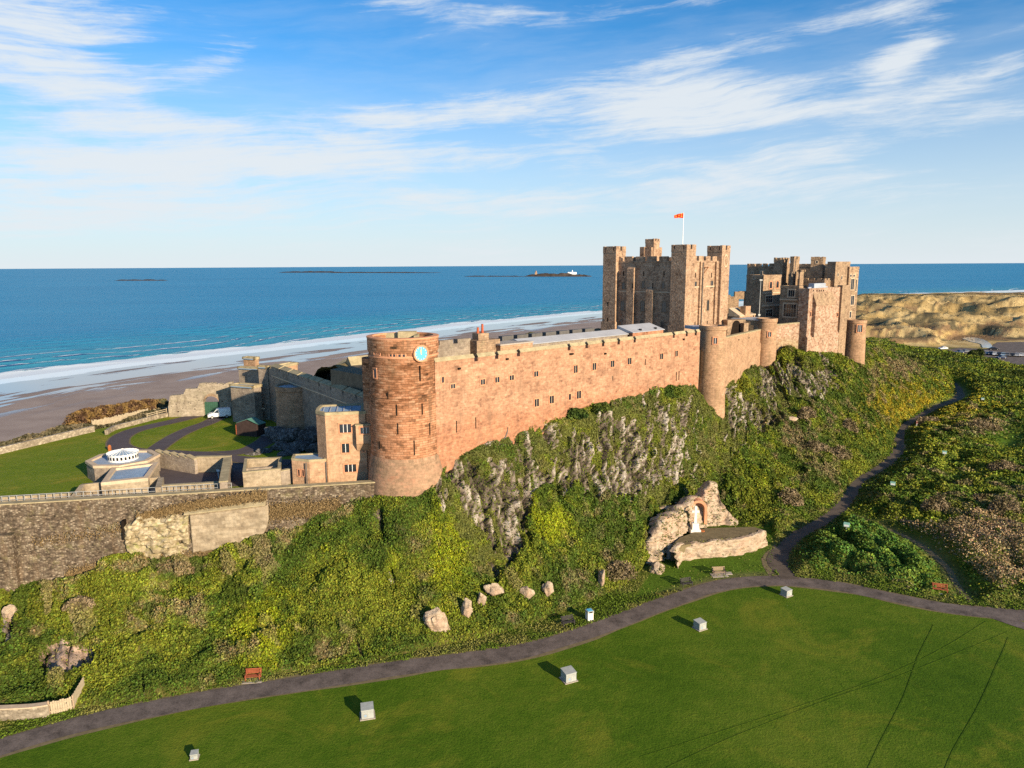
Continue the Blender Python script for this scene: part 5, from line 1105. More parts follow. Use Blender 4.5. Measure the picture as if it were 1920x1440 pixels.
# lamp mast, ruined chapel, low lean-to buildings and the dark archway by the keep
def inner_ward():
    fl = MB(); pts = [LW.A+LW.n*1.0, LW.B+LW.n*.5, AB.B+AB.n*1.0, BH.B+BH.n*1, HALL.B+HALL.n*2, HALL.B+HALL.n*34, AB.A+AB.n*46, LW.A+LW.n*26-LW.d*2]
    fl.prism([(p[0], p[1]) for p in pts], 12, 26.2); o = obj('inner_ward', fl, M['ground_plain'], None); tag(o, kind='structure')
    P = at(1423, 596, 176); t = thing('lamp_mast', 'tall pale lamp mast standing in front of the hall buildings', 'lamp post', (P[0], P[1], 26.2)); zt = zat(526, 176, 1423)
    q = MB(); q.tube([(0, 0, 26.2), (0, 0, zt)], [.10, .06], 8); obj('pole', q, M['metal'], t); q = MB(); q.box(-.35, .35, -.2, .2, zt, zt+.25); obj('lamp_head', q, M['metal'], t); q = MB(); q.box(-.25, .25, -.2, .1, zt-8.6, zt-8.2); obj('control_box', q, M['metal'], t)
    P0, L0, R0 = fit(1387, 172, 1366, 1416, R(45), 590)
    t = thing('lean_to', 'low buff stone building with sloping slab roof right of the keep', 'outbuilding', (P0[0], P0[1], 26.2), R(45))
    z = zat(583, 172, 1387); q = MB(); q.box(0, R0, 0, L0, 26.2, z-1.4); obj('wall', q, M['turret_stone'], t)
    q = MB(); q.prism([(-.1, -.1), (R0*.5, -.1), (R0*.5, L0), (-.1, L0)], [z-1.395]*4, [z-1.2, z-1.2, z+.6, z+.6]); q.prism([(R0*.5+.01, -.1), (R0+.1, -.1), (R0+.1, L0), (R0*.5+.01, L0)], [z-1.395]*4, [z-1.3, z-2+.9, z-.5, z-.5]); obj('roof', q, M['trim_buff'], t)
    q = MB(); q.box(R0*.3, R0*.62, -.25, L0*.4, z-1.3, z+1.0); obj('gable', q, M['turret_stone'], t)
    P1 = at(1372, 620, 158); t = thing('dark_archway', 'gloomy arched opening in the wall below the keep', 'archway', (P1[0], P1[1], 26.2), R(20))
    zt = zat(600, 158, 1378); q = MB(); q.box(-1.2, 3.6, 0, 2.4, 26.2, zt); q.box(2.3, 3.5, -1.2, 0, 26.2, zt-.7); obj('wall', q, M['hall'], t)
    q = MB(); q.face([(-.4, -.02, 26.2)]+[(1.9*.5+.2+math.cos(math.pi-k*math.pi/10)*1.1, -.02, 28.4+math.sin(k*math.pi/10)*1.2) for k in range(11)]+[(2.25, -.02, 26.2)]); obj('opening', q, M['slit'], t)  # flat black sheet on the solid wall: the passage's shade, painted
    # ruined chapel wall behind, with an arch seen against the sea
    P2, P3 = at(1364, 570, 200), at(1400, 570, 200); t = thing('chapel_ruin', 'dark ruined wall with one bright arched window beyond the keep', 'ruin', (P2[0], P2[1], 26.2)); L = P3[0]-P2[0]+3; k = 200/F
    q = MB(); xa = (1385-1364)*k; xb = (1396-1364)*k; za = zat(575, 200, 1390); zb_ = zat(561, 200, 1390); ztp = zat(546, 200, 1390)
    q.box(-2, (1369-1364)*k, 0, 1, 26.2, zat(553, 200, 1366)); q.box((1369-1364)*k, xa, 0, 1, 26.2, zat(556, 200, 1375)); q.box(xb, L, 0, 1, 26.2, ztp); q.box(xa, xb, 0, 1, 26.2, za); q.box(xa, xb, 0, 1, zb_, ztp); q.box((1377-1364)*k, xa, 0, 1, zat(556, 200, 1375), zat(547, 200, 1380))
    obj('wall', q, M['hall'], t); 
    # roofs and walls seen over the long wall
    t = thing('lead_roof_range', 'long low range with a pale grey lead roof behind the long wall', 'outbuilding', (LW.A[0], LW.A[1], 26.2), LW.ang)
    Rm, p0 = frame(t); loc = lambda px, py, z: (Rm @ (on(px, py, z)-p0))
    a, b_ = loc(1010, 646, 30.3), loc(1183, 626, 30.3); y0 = 5.2
    q = MB(); q.box(a[0], b_[0]+2, y0, y0+5, 25, 30.0); obj('wall', q, M['grey_wall'], t); q = MB(); q.prism([(a[0]-.2, y0-.3), (b_[0]+2, y0-.3), (b_[0]+2, y0+2.0), (a[0]-.2, y0+2.0)], [29.95]*4, [30.05, 30.05, 30.75, 30.75]); q.prism([(a[0]-.2, y0+2.01), (b_[0]+2, y0+2.01), (b_[0]+2, y0+5.2), (a[0]-.2, y0+5.2)], [29.95]*4, [30.75, 30.75, 29.99, 29.99]); obj('roof', q, M['lead_pale'], t)
    t2 = thing('dark_battlement', 'dark battlemented rear wall of the inner ward beside the keep', 'castle wall', (LW.A[0], LW.A[1], 26.2), LW.ang)
    q = MB(); c0, c1 = b_[0]-16, b_[0]+8; q.box(c0, c1, 18, 19, 24, 29.2)
    x = c0
    while x < c1-2: q.box(x, x+2.6, 18, 19, 29.2, 29.9); x += 3.5
    obj('wall', q, M['dark_roof'], t2)
    t3 = thing('white_roof_store', 'low store with a pale roof strip in front of the keep', 'outbuilding', (LW.A[0], LW.A[1], 26.2), LW.ang)
    a, b_ = loc(1220, 625, 30.4), loc(1264, 619, 30.4); q = MB(); q.box(a[0], b_[0]+1, 4.3, 7.5, 25, 30.2); obj('wall', q, M['wall_pink'], t3); q = MB(); q.prism([(a[0]-.2, 4.1), (b_[0]+1.2, 4.1), (b_[0]+1.2, 7.6), (a[0]-.2, 7.6)], [30.205]*4, [30.3, 30.3, 31.3, 31.3]); obj('roof', q, M['lead_pale'], t3)
    for x_ in (a[0]+2.4, b_[0]-1): q = MB(); q.box(x_, x_+.4, 4.5, 4.9, 30.45, 30.75); obj('roof_vent', q, M['black'], t3)
    t4 = thing('chimney_stack', 'square stone chimney stack with two red pots rising behind the long wall', 'chimney', (LW.A[0], LW.A[1], 26.2), LW.ang)
    a = loc(958, 640, 31.5); q = MB(); q.box(a[0]-.8, a[0]+1.2, 6, 7.4, 25, 32.2); q.box(a[0]-1.4, a[0]+3.0, 5.6, 8.0, 25, 31.2); obj('stack', q, M['hall'], t4)
    for dx, h in ((-.3, .8), (.55, 1.25)): q = MB(); q.lathe([(.2, 32.2), (.16, 32.2+h), (.2, 32.25+h)], cx=a[0]+dx, cy=6.7, seg=10); obj('chimney_pot', q, M['red_pot'], t4)
    t5 = thing('rear_range', 'low battlemented range behind the long wall beside the clock tower', 'outbuilding', (LW.A[0], LW.A[1], 26.2), LW.ang)
    q = MB(); q.box(-1, 11.5, 7.2, 8.2, 25, 30.9)
    for k2 in range(4): q.box(-1+k2*3.2, -1+k2*3.2+2.4, 7.2, 8.2, 30.9, 31.5)
    obj('wall', q, M['grey_wall'], t5); q = MB(); q.box(14.5, 21, 4.6, 8.0, 25, 30.3); obj('buff_store', q, M['turret_stone'], t5); q = MB(); q.box(14.4, 21.1, 4.5, 8.1, 30.3, 30.5); obj('roof', q, M['stone_slab'], t5)
    P = at(1178, 600, 141); t = thing('marker_post', 'small orange red pipe standing before the keep wall', 'post', (P[0], P[1], 26.2)); q = MB(); q.tube([(0, 0, 26.2), (0, 0, zat(609, 141, 1178))], .13, 8); obj('pipe', q, M['rust'], t)
M['ground_plain'] = plain('inner_ward_ground', (.16, .13, .09), .95, .05, var=.3)
inner_ward()
# ================================================================== OUTER WARD
ZW = 13.0
def P2(px, py, z=ZW): return on(px, py, z)[:2]
OWt = 24.0; OW = Line(on(508, 683, OWt), on(694, 745, OWt))
def rel(t, P): 
    Rm, p0 = frame(t); q = np.array([P[0], P[1], 0.0]); return (Rm @ (q-p0))[:2]
def outer_ward():
    bd = [P2(-500, 972), P2(-200, 899), P2(0, 851), P2(190, 803), P2(300, 783), P2(386, 768)]
    poly = [RW.A-RW.d*70+RW.n*.9, RW.B+RW.n*.9+RW.d*1.0, OW.B+OW.n*.4, OW.A+OW.n*.4, P2(470, 770), *bd[::-1]]
    q = MB(); q.prism([(p[0], p[1]) for p in poly], 12.5, ZW); tag(obj('lawn', q, M['lawn']), kind='structure')
    # seaward slope down to the beach
    top = bd+[OW.A+np.array([-2, 9]), OW.A+np.array([22, 20]), LW.A+LW.n*27, AB.A+AB.n*46, HALL.B+HALL.n*34, HALL.B+HALL.n*2+HALL.d*6]
    zt = [12.6]*6+[13, 20, 26, 26, 25, 18]; tl = np.array([[*a, z] for a, z in zip(top, zt)]); n = len(tl)
    outw = np.array([(-.62, .78)]*n); outw[-2:] = [(-.2, .98), (.75, .66)]; outw[:2] = [(-.75, .66)]*2
    rows = []
    ns = 500; s = np.concatenate([[0], np.cumsum(np.linalg.norm(np.diff(tl[:, :2], axis=0), axis=1))]); S = np.linspace(0, s[-1], ns)
    T = np.stack([np.interp(S, s, tl[:, i]) for i in range(3)], 1); O = np.stack([np.interp(S, s, outw[:, i]) for i in range(2)], 1)
    for h, f in ((-.6, .0), (0, 0), (2, .0), (5, .02), (9, .05), (14, .12), (20, .34), (27, .62), (36, .86), (48, 1.0), (60, 1.05)):
        r = T.copy(); r[:, :2] += O*h; r[:, 2] = T[:, 2]+(-8.2-T[:, 2])*f; rows.append(r)
    B = np.array(rows); k = np.linspace(0, len(rows)-1, 70); B = np.stack([[np.interp(k, np.arange(len(rows)), B[:, j, c]) for j in range(ns)] for c in range(3)], -1).transpose(1, 0, 2)
    B[..., 2] += np.clip(fbm(B/4.0, 3, 77)-.3, 0, 1)*2.6*ss(k, 1.2, 2.4)[:, None]*(1-ss(k, 7.5, 9.3))[:, None]
    px, py = proj(B); col = lerp(np.broadcast_to(np.array([.11, .10, .04]), B.shape), np.array([.20, .16, .085]), ss(fbm(B/5, 3, 5), .4, .6))
    tag(fastmesh('seaward_slope', B.reshape(-1, 3), gridfaces(*px.shape), M['ground'], attrs={'tint': col.reshape(-1, 3)}, smooth=True), kind='structure')
    gu = np.gradient(B, axis=1); gv = np.gradient(B, axis=0); N = np.cross(gu, gv); N /= np.linalg.norm(N, axis=-1, keepdims=True)+1e-9; N *= np.sign(N[..., 2:3]+1e-9)
    w = (px > -60)*(px < 335)*(ss(k, 1.3, 2.0)*(1-ss(k, 6, 8)))[:, None]
    Q, Nn, i, j, g = sample(B, N, w[:-1, :-1], 45000, 21); qx, _ = proj(Q)
    c = lerp(np.broadcast_to(np.array([.075, .068, .035]), Q.shape), np.array([.15, .12, .07]), ss(fbm(Q/1.5, 3, 6), .4, .65))
    Q += np.array([0, 0, 1.0])*(g.random(len(Q))*.5)[:, None]
    tag(leaves('dune_scrub', Q, Nn, np.full(len(Q), .40), c*(.7+.6*g.random(len(Q)))[:, None], M['leaf'], 22), 'grey brown scrub and rough grass on the slope above the beach', 'scrub', kind='stuff')
outer_ward()
def hedge_thing(name, label, cat, pts, h, w, c0, c1, n, size, group=None, seed=1, top_jit=.5, aspect=1.0, fill=2.2):
    """a bushy row along pts (world xy + base z): short stems hidden in a mass of sprigs"""
    pts = np.array(pts, float); t = thing(name, label, cat, tuple(pts[len(pts)//2]), 0, group); loc = np.array(t.location)
    g = np.random.default_rng(seed); s = np.concatenate([[0], np.cumsum(np.linalg.norm(np.diff(pts, axis=0), axis=1))]); u = g.random(n)*s[-1]
    C = np.stack([np.interp(u, s, pts[:, k]) for k in range(3)], 1); a = g.random(n)*2*math.pi; rr = np.sqrt(g.random(n)); 
    hh = h*(1-top_jit*.5+top_jit*fbm(C/1.7, 2, seed)); d = np.stack([np.cos(a), np.sin(a)], 1)*(rr*w)[:, None]
    zt = hh*np.sqrt(np.clip(1-rr**2, 0, 1)); z = zt*(1-(.5 if fill > 1 else .95)*g.random(n)**fill)
    Q = np.column_stack([C[:, :2]+d, C[:, 2]+z])
    c = lerp(np.broadcast_to(np.array(c0), Q.shape), np.array(c1), ss(fbm(Q/.9, 3, seed+5), .36, .64))*(.65+.7*g.random(n))[:, None]
    N = np.column_stack([d/w*.8, np.full(n, .7)])
    o = leaves('foliage', Q-loc, N, np.full(n, size), c, M['leaf'], seed+9, 1.0, aspect); o.parent = t
    q = MB()
    for k in range(5):
        C0 = np.array([np.interp(s[-1]*(k+.5)/5, s, pts[:, j]) for j in range(3)]); q.tube([(C0[0]-loc[0], C0[1]-loc[1], C0[2]-.3), (C0[0]-loc[0]+g.normal(0, w*.25), C0[1]-loc[1]+g.normal(0, w*.25), C0[2]+h*.7)], [.06, .02], 5)
    obj('stems', q, M['wood_dark'], t)
    return t
def wline(pts, z): return [[*P2(x, y, z), z] for x, y in pts]
hedge_thing('hedge', 'reddish brown winter hedge behind the pale timber fence by the beach', 'hedge', [[p[0]-3.0, p[1]+3.6, 11.8] for p in wline([(150, 813), (190, 803), (235, 795), (275, 786), (300, 781)], 12)], 3.3, 2.3, (.085, .048, .028), (.185, .115, .04), 16000, .34, seed=31)
hedge_thing('hedge', 'grey green bushes at the foot of the ruined gate wall', 'hedge', [[p[0]-2.5, p[1]+3.0, 11.8] for p in wline([(290, 779), (318, 773)], 12)], 2.6, 1.6, (.06, .06, .03), (.13, .11, .05), 4500, .34, seed=33)

def poly_wall(name, label, cat, pts, z0, h, th, mt, cop='coping', par_name='wall'):
    """wall following a polyline on the ground; pts world xy"""
    pts = np.array(pts, float); t = thing(name, label, cat, (pts[0][0], pts[0][1], z0)); q, c = MB(), MB(); n = len(pts)
    d = np.gradient(pts, axis=0); d /= np.linalg.norm(d, axis=1, keepdims=True); nr = np.stack([-d[:, 1], d[:, 0]], 1); p = pts-pts[0]
    hs_ = h if hasattr(h, '__len__') else [h]*n
    for k in range(n-1):
        A = [p[k]-nr[k]*th/2, p[k+1]-nr[k+1]*th/2, p[k+1]+nr[k+1]*th/2, p[k]+nr[k]*th/2]
        za, zb = z0+hs_[k], z0+hs_[k+1]; q.prism([tuple(a) for a in A], z0-.8, [za, zb, zb, za])
        if cop:
            A = [p[k]-nr[k]*(th/2+.06), p[k+1]-nr[k+1]*(th/2+.06), p[k+1]+nr[k+1]*(th/2+.06), p[k]+nr[k]*(th/2+.06)]; c.prism([tuple(a) for a in A], [za+.004, zb+.004, zb+.004, za+.004], [za+.13, zb+.13, zb+.13, za+.13])
    obj(par_name, q, M[mt], t)
    if cop: obj('coping', c, M[cop], t)
    return t
poly_wall('low_stone_wall', 'long low dry stone wall along the seaward edge of the lawn', 'wall', smooth_line([P2(-260, 914), P2(-100, 875), P2(0, 851), P2(100, 827), P2(150, 815), P2(176, 809)], 2), ZW, 1.05, .6, 'dry_wall', None)
poly_wall('low_stone_wall', 'curving pale stone wall beside the drive, running up to the ruined gate', 'wall', smooth_line([P2(200, 815), P2(215, 806), P2(250, 797), P2(300, 784), P2(340, 776)], 2), ZW, .8, .55, 'dry_wall', None)
def fence(name, label, pts, z0, h, boards=True, mt='wood_pale'):
    pts = np.array(pts, float); t = thing(name, label, 'fence', (pts[0][0], pts[0][1], z0)); p = pts-pts[0]; s = np.concatenate([[0], np.cumsum(np.linalg.norm(np.diff(p, axis=0), axis=1))]); n = max(2, int(s[-1]/2.2)); g = lambda u: np.array([np.interp(u, s, p[:, 0]), np.interp(u, s, p[:, 1])])
    for k in range(n+1):
        a = g(s[-1]*k/n); q = MB(); q.box(a[0]-.07, a[0]+.07, a[1]-.07, a[1]+.07, z0-.2, z0+h+.1); obj('post', q, M[mt], t)
    q = MB()
    if boards:
        m = int(s[-1]/.26)
        for k in range(m):
            a, b_ = g(s[-1]*(k+.06)/m), g(s[-1]*(k+.94)/m); d = (b_-a)/np.linalg.norm(b_-a); nn = np.array([-d[1], d[0]])*.03; hh = z0+h*(.92+.16*rnd.random()); f_ = np.array([d[1], -d[0]])*.09
            q.prism([tuple(a+f_-nn), tuple(b_+f_-nn), tuple(b_+f_+nn), tuple(a+f_+nn)], z0, hh)
        obj('boards', q, M[mt], t)
    else:
        for zz in (.35, .7, 1.05):
            r = MB()
            for k in range(n):
                a, b_ = g(s[-1]*k/n), g(s[-1]*(k+1)/n); d = (b_-a)/np.linalg.norm(b_-a); f_ = np.array([d[1], -d[0]])*.1; r.bar((*(a+f_), z0+zz*h/1.1), (*(b_+f_), z0+zz*h/1.1), .05, .13)
            obj('rail', r, M[mt], t)
    return t
fence('timber_fence', 'pale vertical board fence in front of the brown hedge', [P2(174, 803, 12.6), P2(205, 797, 12.6), P2(240, 789, 12.6), P2(278, 780, 12.6)], 12.6, 1.5)
fence('timber_fence', 'short board fence panel at the left foot of the ruined gate wall', [P2(290, 778, 12.6), P2(316, 774, 12.6)], 12.6, 1.2)
fence('rail_fence', 'pale post and rail fence on the bank below the ruined gate', [P2(277, 790), P2(310, 781), P2(350, 772), P2(378, 770)], ZW+.4, 1.1, False)

# drives on the lawn
def drive(name, pts, w, seed, dz=0): 
    l = smooth_line([P2(x, y) for x, y in pts], .8); ribbon(name+'_edging', l, w+.5, ZW+.02+dz, M['edge'], wob=.06, seed=seed+3); ribbon(name, l, w, ZW+.05+dz, M['drive'], wob=.05, seed=seed)
drive('driveway', [(400, 772), (374, 778), (330, 789), (285, 799), (250, 808), (227, 820), (222, 834), (240, 844), (275, 848), (320, 850), (360, 852), (400, 852), (440, 849), (470, 842), (500, 826), (512, 812)], 3.2, 41)
drive('driveway', [(412, 781), (393, 792), (360, 804), (330, 818), (305, 834), (288, 847)], 2.8, 43, .03)
drive('driveway', [(380, 853), (415, 858), (450, 862), (480, 866), (520, 868), (545, 868)], 3.0, 45, .06)

# outer ward wall
def outer_wall():
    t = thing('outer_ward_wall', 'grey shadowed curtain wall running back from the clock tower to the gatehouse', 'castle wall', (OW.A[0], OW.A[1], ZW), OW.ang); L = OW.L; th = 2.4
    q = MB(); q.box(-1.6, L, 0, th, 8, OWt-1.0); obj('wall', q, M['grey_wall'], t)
    c, cr2 = MB(), MB(); n = 9; xs = np.linspace(0, L, n+1)
    for k in range(n):
        a, b_ = xs[k]+(.25 if k else 0), xs[k+1]-.25; c.box(a, b_, 0, .6, OWt-1.0, OWt-.35); cr2.prism([(a, -.1), (b_, -.1), (b_, .9), (a, .9)], [OWt-.347]*4, [OWt-.3, OWt-.3, OWt+.12, OWt+.12])
    obj('parapet', c, M['grey_wall'], t); obj('coping', cr2, M['coping'], t); q = MB(); q.box(0, L, .6, th-.01, OWt-.997, OWt-.9); obj('wall_walk', q, M['stone_slab'], t)
    q = MB(); q.box(0, L, -.12, -.003, OWt-2.2, OWt-2.0); obj('string_course', q, M['trim_buff'], t)
    # stable roofs behind
    t2 = thing('stable_range', 'long low range with dark gutter and mossy roof behind the grey wall', 'outbuilding', (OW.A[0], OW.A[1], ZW), OW.ang)
    q = MB(); q.box(12, L-1, 6, 13, ZW, 23.4); obj('wall', q, M['grey_wall'], t2)
    q = MB(); q.prism([(11.8, 5.7), (L-.8, 5.7), (L-.8, 9.5), (11.8, 9.5)], [23.2]*4, [23.42, 23.42, 25.4, 25.4]); q.prism([(11.8, 9.51), (L-.8, 9.51), (L-.8, 13.3), (11.8, 13.3)], [23.2]*4, [25.4, 25.4, 23.42, 23.42]); obj('roof', q, M['coping'], t2)
    q = MB(); q.box(11.7, L-.7, 5.3, 5.68, 23.1, 23.5); obj('gutter', q, M['dark_roof'], t2)
    q = MB(); q.box(L-9, L-1.5, 3.2, 5.2, ZW, 23.0); obj('lean_to', q, M['lead_blue'], t2)
    P = on(676, 700, 24.6); a = rel(t2, P); q = MB(); q.prism([(a[0]-2, a[1]-2), (a[0]+2, a[1]-2), (a[0]+2, a[1]+5), (a[0]-2, a[1]+5)], ZW, 25.2)
    for s_ in (0,): q.face([(a[0]-2.2, a[1]-2.02, 25.2), (a[0]+2.2, a[1]-2.02, 25.2), (a[0], a[1]-2.02, 27.4)]); q.face([(a[0]-2.2, a[1]-2.1, 25.15), (a[0], a[1]-2.1, 27.5), (a[0], a[1]+5, 27.5), (a[0]-2.2, a[1]+5, 25.15)]); q.face([(a[0]+2.2, a[1]-2.1, 25.15), (a[0], a[1]-2.1, 27.5), (a[0], a[1]+5, 27.5), (a[0]+2.2, a[1]+5, 25.15)])
    obj('gable', q, M['coping'], t2)
outer_wall()
def gatehouse():
    th = R(-22)
    def blk(name, label, pc, Y, pl, pr, pyt, mt='grey_wall', roof='lead_blue', cat='castle building', zb=ZW):
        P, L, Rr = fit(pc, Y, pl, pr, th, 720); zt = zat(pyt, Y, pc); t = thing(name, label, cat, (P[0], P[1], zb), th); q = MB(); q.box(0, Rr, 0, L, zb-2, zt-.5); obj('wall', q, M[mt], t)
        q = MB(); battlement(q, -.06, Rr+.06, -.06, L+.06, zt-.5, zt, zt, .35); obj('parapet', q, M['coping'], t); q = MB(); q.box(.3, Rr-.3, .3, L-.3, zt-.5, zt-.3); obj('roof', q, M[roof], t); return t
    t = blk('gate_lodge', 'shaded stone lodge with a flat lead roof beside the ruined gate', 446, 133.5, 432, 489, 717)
    win_px(t, t, 463, 743, 8, 12, 'front', 0, lights=2, trim='trim_buff', bars='trim_buff'); win_px(t, t, 440, 740, 4, 11, 'left', 0, lights=1, trim='trim_buff')
    q = MB(); z = zat(762, 133.5, 446); q.box(-.12, 6.2, -.13, -.003, z-.1, z+.1); obj('string_course', q, M['trim_buff'], t)
    t = blk('gatehouse_tower', 'square gatehouse tower behind the flat roofed lodge', 453, 140, 449, 492, 686)
    win_px(t, t, 463, 706, 6, 7, 'front', 0, lights=2, trim='trim_buff', bars='trim_buff'); win_px(t, t, 481, 706, 5, 12, 'front', 0, lights=1, trim='trim_buff')
    t = blk('cap_house', 'small sunlit cap house with a brown door on the gatehouse roof', 466, 143, 459.5, 488, 667.5, 'turret_stone', zb=zat(690, 143)-.5)
    win_px(t, t, 471.5, 680, 4, 11, 'front', 0, lights=1, trim='wood_red', bars='wood_red')
    t = blk('wall_tower', 'plain grey tower where the outer ward wall meets the gatehouse', 490, 134, 486, 507, 684)
    for px, py, h in ((497, 698, 8), (497, 745, 12)): win_px(t, t, px, py, 4, h, 'front', 0, lights=2, trim='trim_buff', bars='trim_buff', name='window')
    t = blk('roof_block', 'low sunlit parapet block behind the grey curtain wall top', 545, 150, 494, 560, 678.5, 'turret_stone', zb=20)
    D = at(554, 760, 118+3.0); r = 3.15; zt = zat(727, 118, 554); tD = turret('ward_turret', 'squat round turret standing alone in front of the grey ward wall', D[0], D[1], r, ZW-1, zt, zat(782, 118, 554), [], [(586, 767, 20)], flare=.12, mt='turret_stone')
    q = MB(); q.box(-.1, 3.6, -.6, 4, ZW, zt-.4); obj('link_wall', q, M['grey_wall'], tD)
gatehouse()
def ruined_gate():
    A, B = P2(317, 782), P2(433, 779); ln = Line(A, B); t = thing('ruined_gate', 'ruined pale stone gate wall with an arched green door', 'gate', (A[0], A[1], ZW), ln.ang); L = ln.L
    f = lambda px, py: hit(t, px, py)
    x0, x1 = f(383, 775)[0], f(413, 775)[0]; xc, r = (x0+x1)/2, (x1-x0)/2; zs = f(398, 757)[2]; th = 1.3; q = MB()
    prof = [(317, 762), (318, 742), (328, 740), (331, 741), (345, 739), (346, 730), (370, 729), (372, 719), (400, 719), (420, 721), (433, 716)]
    pts = [(f(a, b_)[0], f(a, b_)[2]) for a, b_ in prof]
    top = lambda x: float(np.interp(x, [p[0] for p in pts], [p[1] for p in pts]))
    cols = list(np.linspace(0, x0, 14))+list(np.linspace(x0, x1, 17)[1:])+list(np.linspace(x1, L+.6, 8)[1:])
    for a, b_ in zip(cols[:-1], cols[1:]):
        m_ = (a+b_)/2; zb_ = (lambda x: zs+math.sqrt(max(r*r-(x-xc)**2, 0)) if x0-1e-6 <= x <= x1+1e-6 and x0 < m_ < x1 else ZW-1)
        ja = rnd.uniform(-.12, .12); q.prism([(a, 0), (b_, 0), (b_, th), (a, th)], [zb_(a), zb_(b_), zb_(b_), zb_(a)], [top(a)+ja, top(b_)+ja, top(b_)+ja, top(a)+ja])
    obj('wall', q, M['gate_stone'], t)
    q = MB(); n = 14
    for k in range(n):
        a, b_ = math.pi*k/n, math.pi*(k+1)/n; q.prism([(xc+math.cos(b_)*r, -.12), (xc+math.cos(a)*r, -.12), (xc+math.cos(a)*r, -.003), (xc+math.cos(b_)*r, -.003)], [zs+math.sin(b_)*r, zs+math.sin(a)*r]+[zs+math.sin(a)*r, zs+math.sin(b_)*r], [zs+math.sin(b_)*(r+.45)+.1, zs+math.sin(a)*(r+.45)+.1]+[zs+math.sin(a)*(r+.45)+.1, zs+math.sin(b_)*(r+.45)+.1])
    obj('arch_ring', q, M['hall'], t)
    q = MB(); m = 8
    for k in range(m): a = x0+(x1-x0)*k/m; q.box(a+.01, a+(x1-x0)/m-.01, .5, .58, ZW-.5, zs+r*.18)
    d = obj('door', q, M['green_door'], t)
    q = MB()
    for k in range(18): 
        x = rnd.uniform(.4, L-.4)
        if x0-.5 < x < x1+.5: continue
        z = rnd.uniform(ZW+1, top(x)-.8); u_ = rnd.uniform(.06, .15); q.box(x-u_, x+u_, -.015, .02, z-u_*.6, z+u_*.6)
    obj('putlog_holes', q, M['slit'], t)['kind'] = 'stuff'
ruined_gate()
# the pink house by the clock tower
def house():
    O = on(614, 902, ZW+.6); t = thing('pink_house', 'pink stone house with mullioned windows at the foot of the clock tower', 'house', (O[0], O[1], ZW), RW.ang)
    hx = lambda px, py=880: hit(t, px, py)[0]
    zt = hit(t, 640, 772.5)[2]; zw = hit(t, 600, 860)[2]; xr = hx(689); cl = rel(t, on(594, 766, zt)); bk = rel(t, on(639, 757.5, zt))[1]
    bk = max(bk, 4.0)
    main = [(0.1, 0), (xr, 0), (xr, bk), (cl[0]+.3, bk), (cl[0], cl[1]+.6), (cl[0], 1.6)]
    q = MB(); q.prism(main, ZW-1, zt-.4); obj('wall', q, M['house_pink'], t)
    def ringp(poly, z0, z1, th, out=.07):
        P = np.array(poly); c = P.mean(0); q = MB(); n = len(P)
        o_ = c+(P-c)*(1+out/3); i_ = c+(P-c)*(1-th/3)
        for k in range(n): 
            j = (k+1) % n; q.prism([tuple(o_[k]), tuple(o_[j]), tuple(i_[j]), tuple(i_[k])], z0, z1)
        return q
    obj('parapet', ringp(main, zt-.4, zt, .45), M['coping'], t)
    q = MB(); P = np.array(main); c = P.mean(0); q.prism([tuple(a) for a in c+(P-c)*.87], zt-.4, zt-.22); rf = obj('roof', q, M['lead_blue'], t)
    q = MB()
    for k in range(5): x = c[0]-1.6+k*.9; q.box(x, x+.12, .8, bk-.9, zt-.22, zt-.12)
    obj('roof_rolls', q, M['lead_pale'], rf)
    xl = hx(546); xk = hx(581); wing = [(xk, -.25), (-.02, -.25), (-.02, 3.2), (xl, 3.2), (xl, 1.0)]
    q = MB(); q.prism(wing, ZW-1, zw-.3); obj('low_wing', q, M['house_pink'], t); obj('wing_parapet', ringp(wing, zw-.3, zw, .4, .05), M['coping'], t)
    q = MB(); P = np.array(wing); c = P.mean(0); q.prism([tuple(a) for a in c+(P-c)*.86], zw-.3, zw-.16); obj('wing_roof', q, M['lead_blue'], t)
    for px, py, w, h, n in ((647.5, 803, 22, 16, 3), (648, 840, 14, 17, 2), (657, 877.5, 22, 14, 3), (681.5, 839, 4, 15, 1)):
        win_px(t, t, px, py, w, h, 'front', 0, lights=n, trim='trim_red', bars='frame_white', fw=.16)
    d = np.array([wing[0][0]-wing[4][0], wing[0][1]-wing[4][1]]); d /= np.linalg.norm(d); z = hit(t, 565, 888)[2]
    for u in (.38, .62):
        p = np.array(wing[4])*(1-u)+np.array(wing[0])*u; window(t, Mw((p[0], p[1], z), tuple(d), (-d[1], d[0])), .28, .85, 1, trim='trim_red', fw=.1)
    a, b_ = hx(668, 812), hx(702, 812); z1, z0 = hit(t, 680, 795)[2], hit(t, 680, 829)[2]; q = MB(); q.box(a, b_, -.9, 2, z0, z1); q.prism([(a, -.9), (b_, -.9), (b_, 0), (a, 0)], [z0, z0, z0-1.2, z0-1.2], z0); ob = obj('oriel', q, M['house_pink'], t); q = MB(); q.box(a-.08, b_+.08, -.98, 2, z1, z1+.12); obj('oriel_coping', q, M['coping'], ob)
    P = hit(t, 684, 807, 1, -.9); window(ob, Mw(P, (1, 0), (0, 1)), 1.15, .85, 3, trim='trim_red', fw=.14)
    for px in (575, 612): 
        p = hx(px); q = MB(); q.tube([(p, -.36, ZW-.5), (p, -.36, zw-.4)], .07, 6); obj('drain_pipe', q, M['dark_roof'], t)
house()
